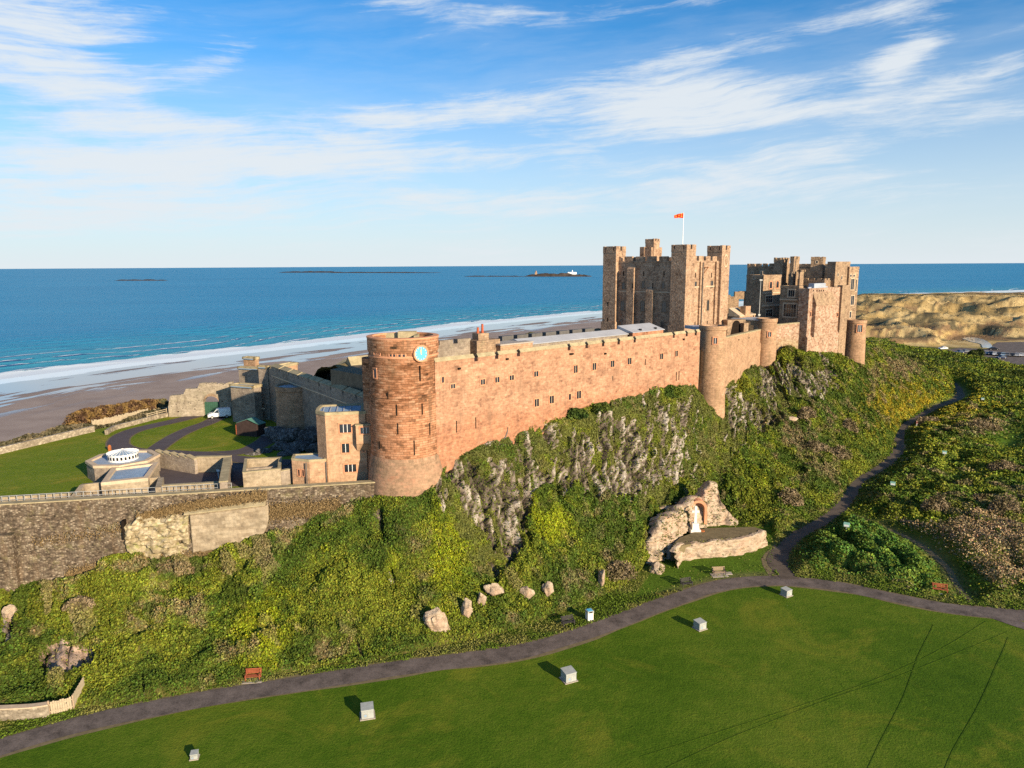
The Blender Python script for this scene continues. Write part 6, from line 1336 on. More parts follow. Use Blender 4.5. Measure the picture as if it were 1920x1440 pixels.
# retaining wall with its patched masonry
def retaining():
    t = thing('retaining_wall', 'long rough grey brown rubble retaining wall below the outer ward', 'retaining wall', (RW.A[0], RW.A[1], 4.0), RW.ang); L = RW.L
    nx, nz = 420, 60; X = np.linspace(-75, L+1.2, nx); Z = np.linspace(-2, ZRW-.14, nz); XX, ZZ = np.meshgrid(X, Z)
    P = np.stack([XX, 0*XX, ZZ], -1); bul = (fbm(P/np.array([1.1, 1, .8]), 4, 7)-.5)*.42+(fbm(P/5, 3, 9)-.5)*.8
    YY = -bul*ss(ZRW-ZZ, .0, 1.2)-(ZRW-ZZ)*.05
    V = np.stack([XX, YY, ZZ-ROOTLOC[t.name]], -1).reshape(-1, 3); o = fastmesh('wall', V, gridfaces(nz, nx), M['retain'], parent=t, smooth=False)
    q = MB(); q.prism([(-75, -.12), (L+1.2, -.12), (L+1.2, 1.0), (-75, 1.0)], ZRW-.14, [ZRW, ZRW, ZRW-.02, ZRW-.02]); obj('coping', q, M['coping'], t)
    f = lambda px, py, y=-.5: hit(t, px, py, 1, y)
    def panel(name, outline, mt, y, lab, rough=0.0, n=46):
        A = np.array([[*f(a, b_, y)[[0, 2]]] for a, b_ in outline]); x0, x1 = A[:, 0].min(), A[:, 0].max(); z0, z1 = A[:, 1].min(), A[:, 1].max()
        xs = np.linspace(x0, x1, n*2); up_, lo_ = [], []
        for x in xs:
            zz = [a[1]+(b_[1]-a[1])*(x-a[0])/(b_[0]-a[0]) for a, b_ in zip(A, np.roll(A, -1, 0)) if min(a[0], b_[0]) <= x <= max(a[0], b_[0]) and a[0] != b_[0]]
            up_.append(max(zz)); lo_.append(min(zz))
        up_, lo_ = np.array(up_), np.array(lo_); jn = lambda sd: (fbm(np.stack([xs/.8, 0*xs+sd, 0*xs], 1), 4, sd)-.5); up_ = up_+jn(3)*rough*1.5; lo_ = lo_+jn(5)*(1.0+rough); v = np.linspace(0, 1, n)[:, None]; ZZ = lo_+(up_-lo_)*v; XX = np.broadcast_to(xs, ZZ.shape)
        P = np.stack([XX, 0*XX, ZZ], -1); edge = np.minimum.reduce([ss(v, 0, .05)*np.ones_like(ZZ), ss(1-v, 0, .04)*np.ones_like(ZZ), ss((XX-x0), 0, .4), ss(x1-XX, 0, .4)])
        dd = rough*((fbm(P/np.array([.7, 1, .35]), 4, 13)-.5)*1.5+(fbm(P/2, 3, 14)-.5)*1.4)
        YY = y+.9-(.9+dd)*edge
        # keep uv in metres for the coursed stone
        V = np.stack([XX, YY, ZZ-ROOTLOC[t.name]], -1).reshape(-1, 3); Fq = gridfaces(*ZZ.shape); o = fastmesh(name, V, Fq, M[mt], parent=t, smooth=False); o['label'] = lab
        uv = o.data.uv_layers.new(name='uv'); w_ = V[Fq.ravel()][:, [0, 2]]; uv.data.foreach_set('uv', w_.ravel())
    panel('ashlar_patch', [(350, 966), (420, 957), (492, 949), (506, 944), (507, 962), (500, 992), (486, 1018), (470, 1024), (360, 1042), (354, 1000)], 'patch_ashlar', -.75, 'smooth pale repaired masonry panel', .10)
    panel('rubble_patch', [(228, 998), (232, 982), (262, 972), (310, 966), (352, 967), (358, 1041), (330, 1050), (290, 1052), (250, 1042), (232, 1020)], 'patch_rough', -.8, 'rough yellow ruined masonry patch', 1.0)
    q = MB(); a, b_ = f(346, 963)[0], f(498, 946)[0]; za, zb_ = f(346, 964)[2], f(498, 946)[2]; q.prism([(a, -.9), (b_, -.9), (b_, -.05), (a, -.05)], [za, zb_, zb_, za], [za+.12, zb_+.12, zb_+.5, za+.5]); obj('ledge', q, M['coping'], t)
    for px, py0, py1, w in ((37, 1010, 1092, .35), (232, 975, 1010, .3)): 
        a, b_ = f(px, py0), f(px+3, py1); q = MB(); q.box(a[0]-w/2, a[0]+w/2, -.95, .1, b_[2], a[2]); obj('fissure', q, M['slit'], t) if px > 100 else None
    a, b_ = f(-60, 1000), f(32, 1092); q = MB(); q.prism([(a[0], -1.3), (f(34, 1050)[0], -1.3), (f(34, 1050)[0], -.2), (a[0], -.2)], -1, zat(1008, 79.0, 10)); obj('buttress', q, M['retain'], t)
retaining()
def wall_grass():
    g = np.random.default_rng(77); t = bpy.data.objects['retaining_wall']; Rm, p0 = frame(t); Q = []
    for (x0, y0), (x1, y1), w_, n in (((255, 972), (350, 950), 7, 2600), ((350, 950), (500, 928), 8, 4200), ((505, 960), (640, 950), 14, 4200), ((250, 1052), (480, 1030), 8, 3500), ((120, 1085), (260, 1048), 12, 3000), ((60, 1020), (230, 990), 10, 500)):
        for u, r in zip(g.random(n), g.normal(0, 1, n)):
            P = hit(t, x0+(x1-x0)*u, y0+(y1-y0)*u+r*w_*.6, 1, -.5-.25*g.random()); Q.append(Rm.T @ np.array([P[0], P[1], 0])+p0+np.array([0, 0, P[2]]))
    Q = np.array(Q); c = lerp(np.broadcast_to(np.array([.13, .085, .038]), Q.shape), np.array([.23, .16, .075]), g.random(len(Q)))*(.6+.7*g.random((len(Q), 1)))
    nn = np.tile(np.array([[RW.n[0]*-1, RW.n[1]*-1, .4]]), (len(Q), 1)); tag(leaves('dry_grass', Q, nn, np.full(len(Q), .15), c, M['leaf'], 78, .8), 'dry brown grass and creeper hanging on the rubble retaining wall', 'dry grass', kind='stuff')
wall_grass()

# visitors' terrace buildings behind the retaining wall
def W3(px, py, z): return on(px, py, z)
def rel_poly(t, pts, z): return [tuple(rel(t, on(a, b_, z))) for a, b_ in pts]
def ccw(p):
    a = sum(p[i][0]*p[(i+1) % len(p)][1]-p[(i+1) % len(p)][0]*p[i][1] for i in range(len(p))); return p if a > 0 else p[::-1]
def ring(poly, z0, z1, th):
    P = np.array(ccw(poly)); c = P.mean(0); q = MB(); n = len(P); inn = c+(P-c)*(1-th/np.linalg.norm(P-c, axis=1, keepdims=True))
    for k in range(n): j = (k+1) % n; q.prism([tuple(P[k]), tuple(P[j]), tuple(inn[j]), tuple(inn[k])], z0, z1)
    return q, inn
def rotunda():
    zt = 15.5; C = on(231, 857.5, zt); t = thing('rotunda', 'eight sided stone pavilion with a round white glazed lantern on its roof', 'pavilion', (C[0], C[1], ZW)); r = 4.5
    oct_ = [(math.cos(k*math.pi/4+.39)*r*1.02, math.sin(k*math.pi/4+.39)*r) for k in range(8)]
    q = MB(); q.prism(oct_, ZW-2, zt-.35); obj('wall', q, M['grey_wall'], t); q, inn = ring([(x*1.03, y*1.03) for x, y in oct_], zt-.35, zt, .75); obj('parapet', q, M['trim_buff'], t)
    q = MB(); q.prism([tuple(a) for a in inn], zt-.35, zt-.25); obj('roof', q, M['felt_flat'], t)
    q = MB(); q.lathe([(1.95, zt-.25), (1.95, zt+.62), (2.08, zt+.66), (2.08, zt+.74)], seg=24, cap=False); ln = obj('lantern', q, M['frame_white'], t)
    for k in range(24):
        a = 2*math.pi*(k+.5)/24; 
        if math.sin(a) > .5: continue
        n = (math.cos(a), math.sin(a)); q = MB(); q.M = Mw((n[0]*1.945, n[1]*1.945, zt+.22), (-n[1], n[0]), (-n[0], -n[1])); q.box(-.14, .14, -.012, .0, -.22, .22); obj('lantern_pane', q, M['glass'], t)
    q = MB(); q.lathe([(2.06, zt+.74), (.25, zt+1.15)], seg=24, cap=False); q.lathe([(.25, zt+1.15), (0.001, zt+1.2)], seg=24, cap=False); obj('glass_cone', q, M['lead_blue'], t)
    q = MB()
    for k in range(24): a = 2*math.pi*k/24; q.bar((math.cos(a)*2.06, math.sin(a)*2.06, zt+.78), (math.cos(a)*.2, math.sin(a)*.2, zt+1.21), .06)
    obj('glazing_ribs', q, M['white'], t)
rotunda()
def flat_building():
    zt = 15.3; pts = [(189, 905), (210, 876), (297, 866), (277, 896)]; C = on(245, 888, zt); t = thing('flat_roof_hall', 'low flat roofed building with a broad stone parapet below the rotunda', 'building', (C[0], C[1], ZW))
    P = rel_poly(t, pts, zt); q = MB(); q.prism(ccw(P), ZW-1, zt-.4); obj('wall', q, M['buff'], t); q, inn = ring(P, zt-.4, zt, 1.0); obj('parapet', q, M['trim_buff'], t); q = MB(); q.prism([tuple(a) for a in inn], zt-.4, zt-.3); obj('roof', q, M['lead_blue'], t)
    t = thing('terrace', 'paved viewing terrace with a lit stone back wall above the retaining wall', 'terrace', (C[0], C[1], ZW)); zf = 13.5
    q = MB(); q.prism(ccw(rel_poly(t, [(120, 941), (150, 922), (290, 908), (296, 919)], zf)), ZW-.5, zf); obj('floor', q, M['stone_slab'], t)
    zb_ = 14.9; q = MB(); a, b_ = rel_poly(t, [(150, 909), (297, 895)], zb_); q.prism([a, b_, (b_[0], b_[1]+.45), (a[0], a[1]+.45)], ZW, zb_); obj('back_wall', q, M['buff'], t)
    q = MB(); c = rel_poly(t, [(130, 929)], zb_-.3)[0]; q.prism([c, (c[0]+.6, c[1]), (a[0]+.6, a[1]), a], ZW, [zb_-.6, zb_-.6, zb_+.02, zb_+.02]); d = rel_poly(t, [(291, 914)], zb_)[0]; q.prism([d, (d[0]+.7, d[1]), (b_[0]+.7, b_[1]), b_], ZW, zb_+.01); obj('side_wall', q, M['buff'], t)
    # two rust coloured seats on the terrace
    for px, py in ((223, 921), (229, 920.5)):
        P_ = on(px, py, zf); s = thing('chair', 'rust brown metal chair on the viewing terrace, %s of the pair' % ('left' if px < 226 else 'right'), 'chair', (P_[0], P_[1], zf), R(20), 'rust brown terrace chairs')
        q = MB(); q.box(-.22, .22, -.22, .22, zf+.42, zf+.46); obj('seat', q, M['rust'], s); q = MB(); q.box(-.22, .22, .2, .24, zf+.46, zf+1.0); obj('backrest', q, M['rust'], s)
        for sx in (-1, 1):
            for sy in (-1, 1): q = MB(); q.box(sx*.2-.02, sx*.2+.02, sy*.2-.02, sy*.2+.02, zf, zf+.42); obj('leg', q, M['rust'], s)
flat_building()
def railing():
    t = thing('handrail', 'metal handrail along the walkway on top of the retaining wall', 'railing', (RW.A[0], RW.A[1], ZRW-1), RW.ang); x0, x1 = hit(t, -40, 945)[0], hit(t, 428, 910)[0]; n = 34; zf = ZRW-.55; y = 1.75
    q = MB(); q.box(x0, x1+9, 1.0, 2.6, ZW-.3, zf); obj('walkway', q, M['lead_blue'], t)  # blue floor colour carries the walkway's shade
    for k in range(n+1): q = MB(); x = x0+(x1-x0)*k/n; q.box(x-.035, x+.035, y-.035, y+.035, zf, zf+1.0); obj('post', q, M['metal'], t)
    for z in (.5, 1.0): q = MB(); q.bar((x0, y-.075, zf+z), (x1, y-.075, zf+z), .05); obj('rail', q, M['metal'], t)
    t = thing('terrace_wall', 'long low lit stone wall behind the handrail', 'wall', (RW.A[0], RW.A[1], ZW), RW.ang); a, b_, c = hit(t, 292, 915, 1, 2.8)[0], hit(t, 427, 902, 1, 2.8)[0], hit(t, -60, 950, 1, 2.8)[0]; d = hit(t, 132, 930, 1, 2.8)[0]
    q = MB(); q.box(a, b_, 2.8, 3.3, ZW-1, ZRW+.2); q.box(c, d, 2.8, 3.3, ZW-1, ZRW-.1); obj('wall', q, M['buff'], t); q = MB(); q.box(a, b_, 2.74, 3.36, ZRW+.2, ZRW+.3); q.box(c, d, 2.74, 3.36, ZRW-.1, ZRW); obj('coping', q, M['coping'], t)
railing()
def court():
    z = 15.3
    q = MB(); q.prism(ccw([tuple(on(a, b_, ZW)[:2]) for a, b_ in [(300, 916), (290, 880), (300, 868), (362, 872), (436, 866), (450, 862), (552, 862), (552, 905), (440, 912)]]), ZW-.2, ZW+.03); tag(obj('courtyard', q, M['drive']), kind='structure')
    def seg(name, label, p0, p1, h, mt, th=.5, n=1, cat='wall'):
        A, B = on(*p0, z)[:2], on(*p1, z)[:2]; ln = Line(A, B); t = thing(name, label, cat, (A[0], A[1], ZW), ln.ang); q, c = MB(), MB()
        for k in range(n):
            a, b_ = ln.L*k/n, ln.L*(k+1)/n; dz = .0 if n == 1 else .32
            q.prism([(a, 0), (b_, 0), (b_, th), (a, th)], ZW-1.5, [z-.1+dz, z-.1-dz*.2, z-.1-dz*.2, z-.1+dz]); c.prism([(a, -.08), (b_, -.08), (b_, th+.08), (a, th+.08)], [z-.097+dz, z-.097-dz*.2, z-.097-dz*.2, z-.097+dz], [z+.05+dz, z+.05-dz*.2, z+.05-dz*.2, z+.05+dz])
        obj('wall', q, M[mt], t); obj('coping', c, M['coping'], t); return t
    seg('stepped_wall', 'dark court wall with a saw tooth stepped coping beside the rotunda', (292, 848), (364, 860), 2, 'grey_wall', n=5)
    seg('court_wall', 'back wall of the sunken court, split by a diagonal shadow', (365, 857), (432, 856), 2, 'buff')
    seg('court_wall', 'right hand court wall with a broad pale coping, running towards the drop', (426, 902), (433, 857), 2, 'grey_wall', th=.9)
    P = on(410, 897, ZW); t = thing('sign_post', 'small white topped signpost in the shaded court', 'sign', (P[0], P[1], ZW)); q = MB(); q.box(-.05, .05, -.05, .05, ZW, ZW+1.0); obj('post', q, M['white'], t); q = MB(); q.box(-.22, .22, -.04, .04, ZW+1.0, ZW+1.25); obj('board', q, M['white'], t)
    P = on(293, 888, ZW+.3); t = thing('info_board', 'white upright notice board beside the flat roofed building', 'sign', (P[0], P[1], ZW)); q = MB(); q.box(-.3, .3, -.04, .04, ZW+.4, ZW+1.6); obj('board', q, M['white'], t); q = MB(); q.box(-.28, -.2, -.03, .03, ZW, ZW+.4); q.box(.2, .28, -.03, .03, ZW, ZW+.4); obj('legs', q, M['metal'], t)
    # roofless yard with the green bin
    pts = [(455, 887), (459, 861), (528, 858), (526, 880)]; C = on(490, 872, z); t = thing('walled_yard', 'small roofless walled yard of buff stone next to the pink house', 'yard', (C[0], C[1], ZW)); P_ = rel_poly(t, pts, z); q, _ = ring(P_, ZW-1, z, .55); obj('wall', q, M['buff'], t); q, _ = ring([(x*1.015, y*1.015) for x, y in P_], z+.003, z+.12, .7); obj('coping', q, M['coping'], t)
    q = MB(); a, b_, c, d = P_; m1 = ((a[0]+b_[0])/2, (a[1]+b_[1])/2); m2 = ((c[0]+d[0])/2, (c[1]+d[1])/2); q.prism([(m1[0]+.3, m1[1]), (m2[0]-.3, m2[1]), (m2[0]-.3, m2[1]+.4), (m1[0]+.3, m1[1]+.4)], ZW, z-.4); obj('inner_wall', q, M['grey_wall'], t)
    a, b_ = on(526, 880, z)[:2], on(546, 876, z)[:2]; ln = Line(a, b_); t = thing('link_wall', 'short shaded wall joining the yard to the pink house', 'wall', (a[0], a[1], ZW), ln.ang); q = MB(); q.box(.02, ln.L, 0, .5, ZW-1, z-.3); obj('wall', q, M['grey_wall'], t); q = MB(); q.box(.02, ln.L, -.05, .55, z-.297, z-.2); obj('coping', q, M['coping'], t)
    P = on(477, 906, ZW+.2); t = thing('waste_bin', 'bottle green wheeled waste container against the yard wall', 'bin', (P[0], P[1], ZW), RW.ang); q = MB(); q.prism([(-1.15, -.5), (1.15, -.5), (1.15, .5), (-1.15, .5)], ZW+.15, [ZW+1.0, ZW+1.0, ZW+1.25, ZW+1.25]); obj('body', q, M['green_bin'], t); q = MB(); q.prism([(-1.2, -.55), (1.2, -.55), (1.2, .55), (-1.2, .55)], [ZW+1.003, ZW+1.003, ZW+1.27, ZW+1.27], [ZW+1.08, ZW+1.08, ZW+1.34, ZW+1.34]); obj('lid', q, M['green_roof'], t)
    for sx in (-1, 1):
        for sy in (-1, 1): q = MB(); q.lathe([(.09, -.04), (.09, .04)], seg=10); w = obj('wheel', q, M['rubber'], t); w.rotation_euler = (0, math.pi/2, 0); w.location = (sx*1.0, sy*.38, .09); w.data.transform(Matrix.Translation((0, 0, ROOTLOC[t.name])))
court()
def shed():
    P, L, Rr = fit(461, 123, 443, 500, R(-18), 800); zb = ZW; t = thing('shed', 'dark timber shed with a green sheet roof and striped doors', 'shed', (P[0], P[1], zb), R(-18)); L = min(L, 6.5); Rr = min(Rr, 4.2); h = 2.2
    q = MB(); q.box(0, Rr, 0, L, zb-.3, zb+h); q.face([(0, 0, zb+h), (Rr, 0, zb+h), (Rr/2, 0, zb+h+.7)]); q.face([(0, L, zb+h), (Rr, L, zb+h), (Rr/2, L, zb+h+.7)]); obj('wall', q, M['shed'], t)
    q = MB(); q.prism([(-.3, -.3), (Rr/2, -.3), (Rr/2, L+.3), (-.3, L+.3)], [zb+h-.15, zb+h+.705, zb+h+.705, zb+h-.15], [zb+h-.05, zb+h+.8, zb+h+.8, zb+h-.05]); q.prism([(Rr/2+.004, -.3), (Rr+.3, -.3), (Rr+.3, L+.3), (Rr/2+.004, L+.3)], [zb+h+.705, zb+h-.15, zb+h-.15, zb+h+.705], [zb+h+.8, zb+h-.05, zb+h-.05, zb+h+.8]); obj('roof', q, M['green_roof'], t)
    n = 5
    for k in range(n): y = L*(k+.5)/n; q = MB(); q.box(-.04, -.003, y-.38, y+.38, zb+.2, zb+1.9); obj('door', q, M['wood_pale'] if k % 2 else M['wood_red'], t)
    q = MB(); q.box(-.5, Rr+1.2, -1.6, -.3, zb-.1, zb+.06); obj('step', q, M['concrete'], t)
shed()
def car_mesh(kind, L, W, Hh):
    """returns side outlines: body lower shell and cabin glass house"""
    return None
def vehicle(name, label, cat, P, rz, L, W, Hh, col, van=False, group=None, z0=0.0, mats=None):
    t = thing(name, label, cat, (P[0], P[1], z0), rz, group); h1 = Hh*.55; gl = .28
    if van: side = [(0, .35), (0.02, .75), (.25, .95), (.95, 1.10), (1.55, Hh-.12), (1.95, Hh), (L-.15, Hh-.02), (L-.02, Hh-.35), (L, .9), (L, .35)]
    else: side = [(0, .32), (.03, .62), (.35, .82), (1.15, .92), (1.75, Hh-.1), (2.2, Hh), (L-1.35, Hh-.03), (L-.45, .98), (L-.05, .9), (L, .55), (L-.02, .32)]
    q = MB(); n = len(side)
    rows = [(-W/2, .0), (-W/2+.06, .05), (W/2-.06, .05), (W/2, .0)]
    def pt(i, yy, inset): 
        x, z = side[i]; k = max(0, (z-.9)/(Hh-.9)) if Hh > .9 else 0; return (x-L/2, yy*(1-.16*k), z0+z)
    ys = [-W/2, W/2]
    for i in range(n):
        j = (i+1) % n; q.face([pt(i, ys[0], 0), pt(i, ys[1], 0), pt(j, ys[1], 0), pt(j, ys[0], 0)])
    for y in ys: q.face([pt(i, y, 0) for i in range(n)])
    o = obj('body', q, col, t); bv = o.modifiers.new('round', 'BEVEL'); bv.width = .07; bv.segments = 2; bv.limit_method = 'ANGLE'; bv.angle_limit = R(25)
    g_ = MB()
    def gp(x, z, s, e=.012): 
        k = max(0, (z-.9)/(Hh-.9)); return (x-L/2, s*(W/2*(1-.16*k)+e), z0+z)
    if van: quads = [[(1.08, 1.12), (1.62, Hh-.2), (1.95, Hh-.2), (1.95, 1.1)], [(2.02, 1.1), (2.02, Hh-.2), (2.75, Hh-.22), (2.75, 1.1)]]
    else: quads = [[(1.3, .95), (1.83, Hh-.14), (2.25, Hh-.1), (2.25, .95)], [(2.32, .95), (2.32, Hh-.1), (L-1.42, Hh-.12), (L-.75, 1.0)]]
    for s in (-1, 1):
        for qd in quads[:1] if van else quads: m_ = MB(); m_.face([gp(x, z, s) for x, z in qd]); obj('side_window', m_, M['glass'], t)
    a, b_ = (.98, 1.13), (1.53, Hh-.17)
    if not van: a, b_ = (1.2, .95), (1.72, Hh-.15)
    m_ = MB(); m_.face([(a[0]-L/2-.02, -W*.42, z0+a[1]+.02), (a[0]-L/2-.02, W*.42, z0+a[1]+.02), (b_[0]-L/2-.02, W*.37, z0+b_[1]+.02), (b_[0]-L/2-.02, -W*.37, z0+b_[1]+.02)]); obj('windscreen', m_, M['glass'], t)
    if not van: m_ = MB(); a, b_ = (L-1.3, Hh-.08), (L-.55, 1.05); m_.face([(a[0]-L/2+.03, -W*.38, z0+a[1]+.02), (a[0]-L/2+.03, W*.38, z0+a[1]+.02), (b_[0]-L/2+.03, W*.42, z0+b_[1]+.02), (b_[0]-L/2+.03, -W*.42, z0+b_[1]+.02)]); obj('rear_window', m_, M['glass'], t)
    for sx in (.78, L-.8):
        for s in (-1, 1):
            m_ = MB()
            for k in range(14):
                a0, a1 = 2*math.pi*k/14, 2*math.pi*(k+1)/14; m_.face([(sx-L/2+math.cos(a0)*.31, s*(W/2+.015), z0+.31+math.sin(a0)*.31), (sx-L/2+math.cos(a1)*.31, s*(W/2+.015), z0+.31+math.sin(a1)*.31), (sx-L/2+math.cos(a1)*.31, s*(W/2-.2), z0+.31+math.sin(a1)*.31), (sx-L/2+math.cos(a0)*.31, s*(W/2-.2), z0+.31+math.sin(a0)*.31)])
            m_.face([(sx-L/2+math.cos(2*math.pi*k/14)*.31, s*(W/2+.015), z0+.31+math.sin(2*math.pi*k/14)*.31) for k in range(14)]); w = obj('wheel', m_, M['rubber'], t)
            m_ = MB(); m_.face([(sx-L/2+math.cos(2*math.pi*k/10)*.18, s*(W/2+.025), z0+.31+math.sin(2*math.pi*k/10)*.18) for k in range(10)]); obj('rim', m_, M['metal'], w)
    for s in (-1, 1): m_ = MB(); m_.box(-L/2-.025, -L/2+.1, s*W*.36-.16, s*W*.36+.16, z0+.62, z0+.78); obj('headlight', m_, M['frame_white'], t)
    m_ = MB(); m_.box(-L/2-.03, -L/2+.15, -W*.46, W*.46, z0+.33, z0+.5); obj('bumper', m_, M['black'], t)
    return t
Pv = on(412, 783, ZW+.08); vehicle('van', 'small white panel van parked on the drive by the ruined gate', 'van', Pv, R(22), 4.2, 1.8, 1.85, M['white'], van=True, z0=ZW+.08)
P = on(206, 845, ZW); tt_ = thing('marker_post', 'squat orange brown post standing on the lawn beside the drive', 'post', (P[0], P[1], ZW)); q = MB(); q.prism([(-.17, -.17), (.17, -.17), (.17, .17), (-.17, .17)], ZW, ZW+.75); q.lathe([(.22, ZW+.75), (.22, ZW+.85), (.02, ZW+.98)], seg=8); obj('post', q, M['rust'], tt_)

# ------------------------------------------------------------------ rocks
def boulder_mesh(mb, c, size, seed, strat=.5, jag=.35):
    import bmesh
    bm = bmesh.new(); bmesh.ops.create_icosphere(bm, subdivisions=4, radius=1.0); V = np.array([v.co[:] for v in bm.verts]); Fc = [[v.index for v in f.verts] for f in bm.faces]; bm.free()
    g = np.random.default_rng(seed*7+1); pn = g.normal(0, 1, (16, 3)); pn /= np.linalg.norm(pn, axis=1, keepdims=True); pd = g.uniform(.62, .95, 16)
    dirs = V/np.linalg.norm(V, axis=1, keepdims=True); dd = dirs @ pn.T; rr = np.min(np.where(dd > .05, pd/np.maximum(dd, .05), 9), axis=1); V = dirs*np.minimum(rr, 1.15)[:, None]
    W_ = V*np.array(size)/2; jag *= .55; n = fbm(W_/max(size)*3.2+seed, 5, seed); st = np.abs(2*vn(np.stack([0*W_[:, 0], 0*W_[:, 0]+seed, W_[:, 2]/.45], -1), seed)-1)
    W_ = W_*(1+(n-.5)*jag*2)[:, None]; W_[:, :2] *= (1-strat*.28*st)[:, None]
    crack = np.abs(2*fbm(np.stack([W_[:, 0]/1.4, W_[:, 1]/1.4, W_[:, 2]/3], -1), 2, seed+3)-1); W_ *= (1-.16*np.clip(1-crack*7, 0, 1))[:, None]
    i0 = len(mb.v); mb.v += [(c[0]+a, c[1]+b_, c[2]+d) for a, b_, d in W_]; mb.f += [tuple(i0+k for k in f) for f in Fc]; mb.uv += [None]*len(Fc)
def sandstone_mat():
    m, b, p = mat('pale_sandstone_rock'); T = b.n('ShaderNodeTexCoord').outputs['Object']
    n = b.noise(b.mapping(T, (1, 1, 2.2)), 1.1, 7, .7); n2 = b.noise(T, .5, 4, .6)
    col = b.ramp(n, [(.3, (.15, .11, .075)), (.45, (.36, .27, .19)), (.6, (.50, .40, .29)), (.78, (.60, .52, .41))])
    col = b.mix(b.smooth(n2, .5, .68), col, (.44, .30, .21)); col = b.mix(b.m('MULTIPLY', b.smooth(b.noise(T, .9, 5, .7), .58, .7), .7), col, (.09, .10, .025))
    b.put(p.inputs['Base Color'], col); p.inputs['Roughness'].default_value = .95; p.inputs['Specular IOR Level'].default_value = .05
    bp = b.n('ShaderNodeBump'); bp.inputs['Distance'].default_value = .3; b.put(bp.inputs['Height'], n); b.put(p.inputs['Normal'], bp); return m
M['sandstone'] = sandstone_mat()
def hs_at(px, py):
    k = np.argmin((HS['px']-px)**2+(HS['py']-py)**2+ (HS['t'] > 1)*1e6); i, j = np.divmod(k, HS['px'].shape[1]); return HS['P'][i, j], HS['N'][i, j]
def boulder(label, px, py, w, h, seed, mt='sandstone', depth=.8, group=None, out=.25):
    Pq, Nq = hs_at(px, py); m_ = px_m(px, py, Pq[1]); s = (w*m_*1.22, max(w, h)*m_*depth*.8, h*m_*1.32); c = Pq+Nq*(out-.15)+np.array([0, 0, -.1])
    t = MB(); boulder_mesh(t, (0, 0, 0), s, seed); o = obj('boulder', t, M[mt]); o.location = c; tag(o, label, 'rock', group); return o
for a in (('largest pale boulder at the slope foot, with a ledge like a mouth', 817, 1178, 46, 56, 3), ('leaning pink boulder just right of the largest pale one', 873, 1157, 26, 32, 5), ('narrow upright pink rock below the dark crag columns', 901, 1132, 18, 28, 7), ('broad pinkish rock at the foot of the dark crag columns', 926, 1115, 32, 24, 9),
          ('rounded cream rock in the grass under the crag', 983, 1118, 24, 24, 11), ('split upright rock with a dark cleft', 1018, 1116, 20, 26, 13), ('tall narrow rock half hidden in bushes left of the memorial', 1121, 1092, 14, 36, 15), ('small white rock in the scrub high on the right slope', 1482, 797, 20, 9, 17), ('pale weathered boulder at the left end of the slope', 12, 1165, 26, 36, 19)):
    boulder(a[0], *a[1:], out=.55 if a[3] < 60 else .1, mt='sandstone')
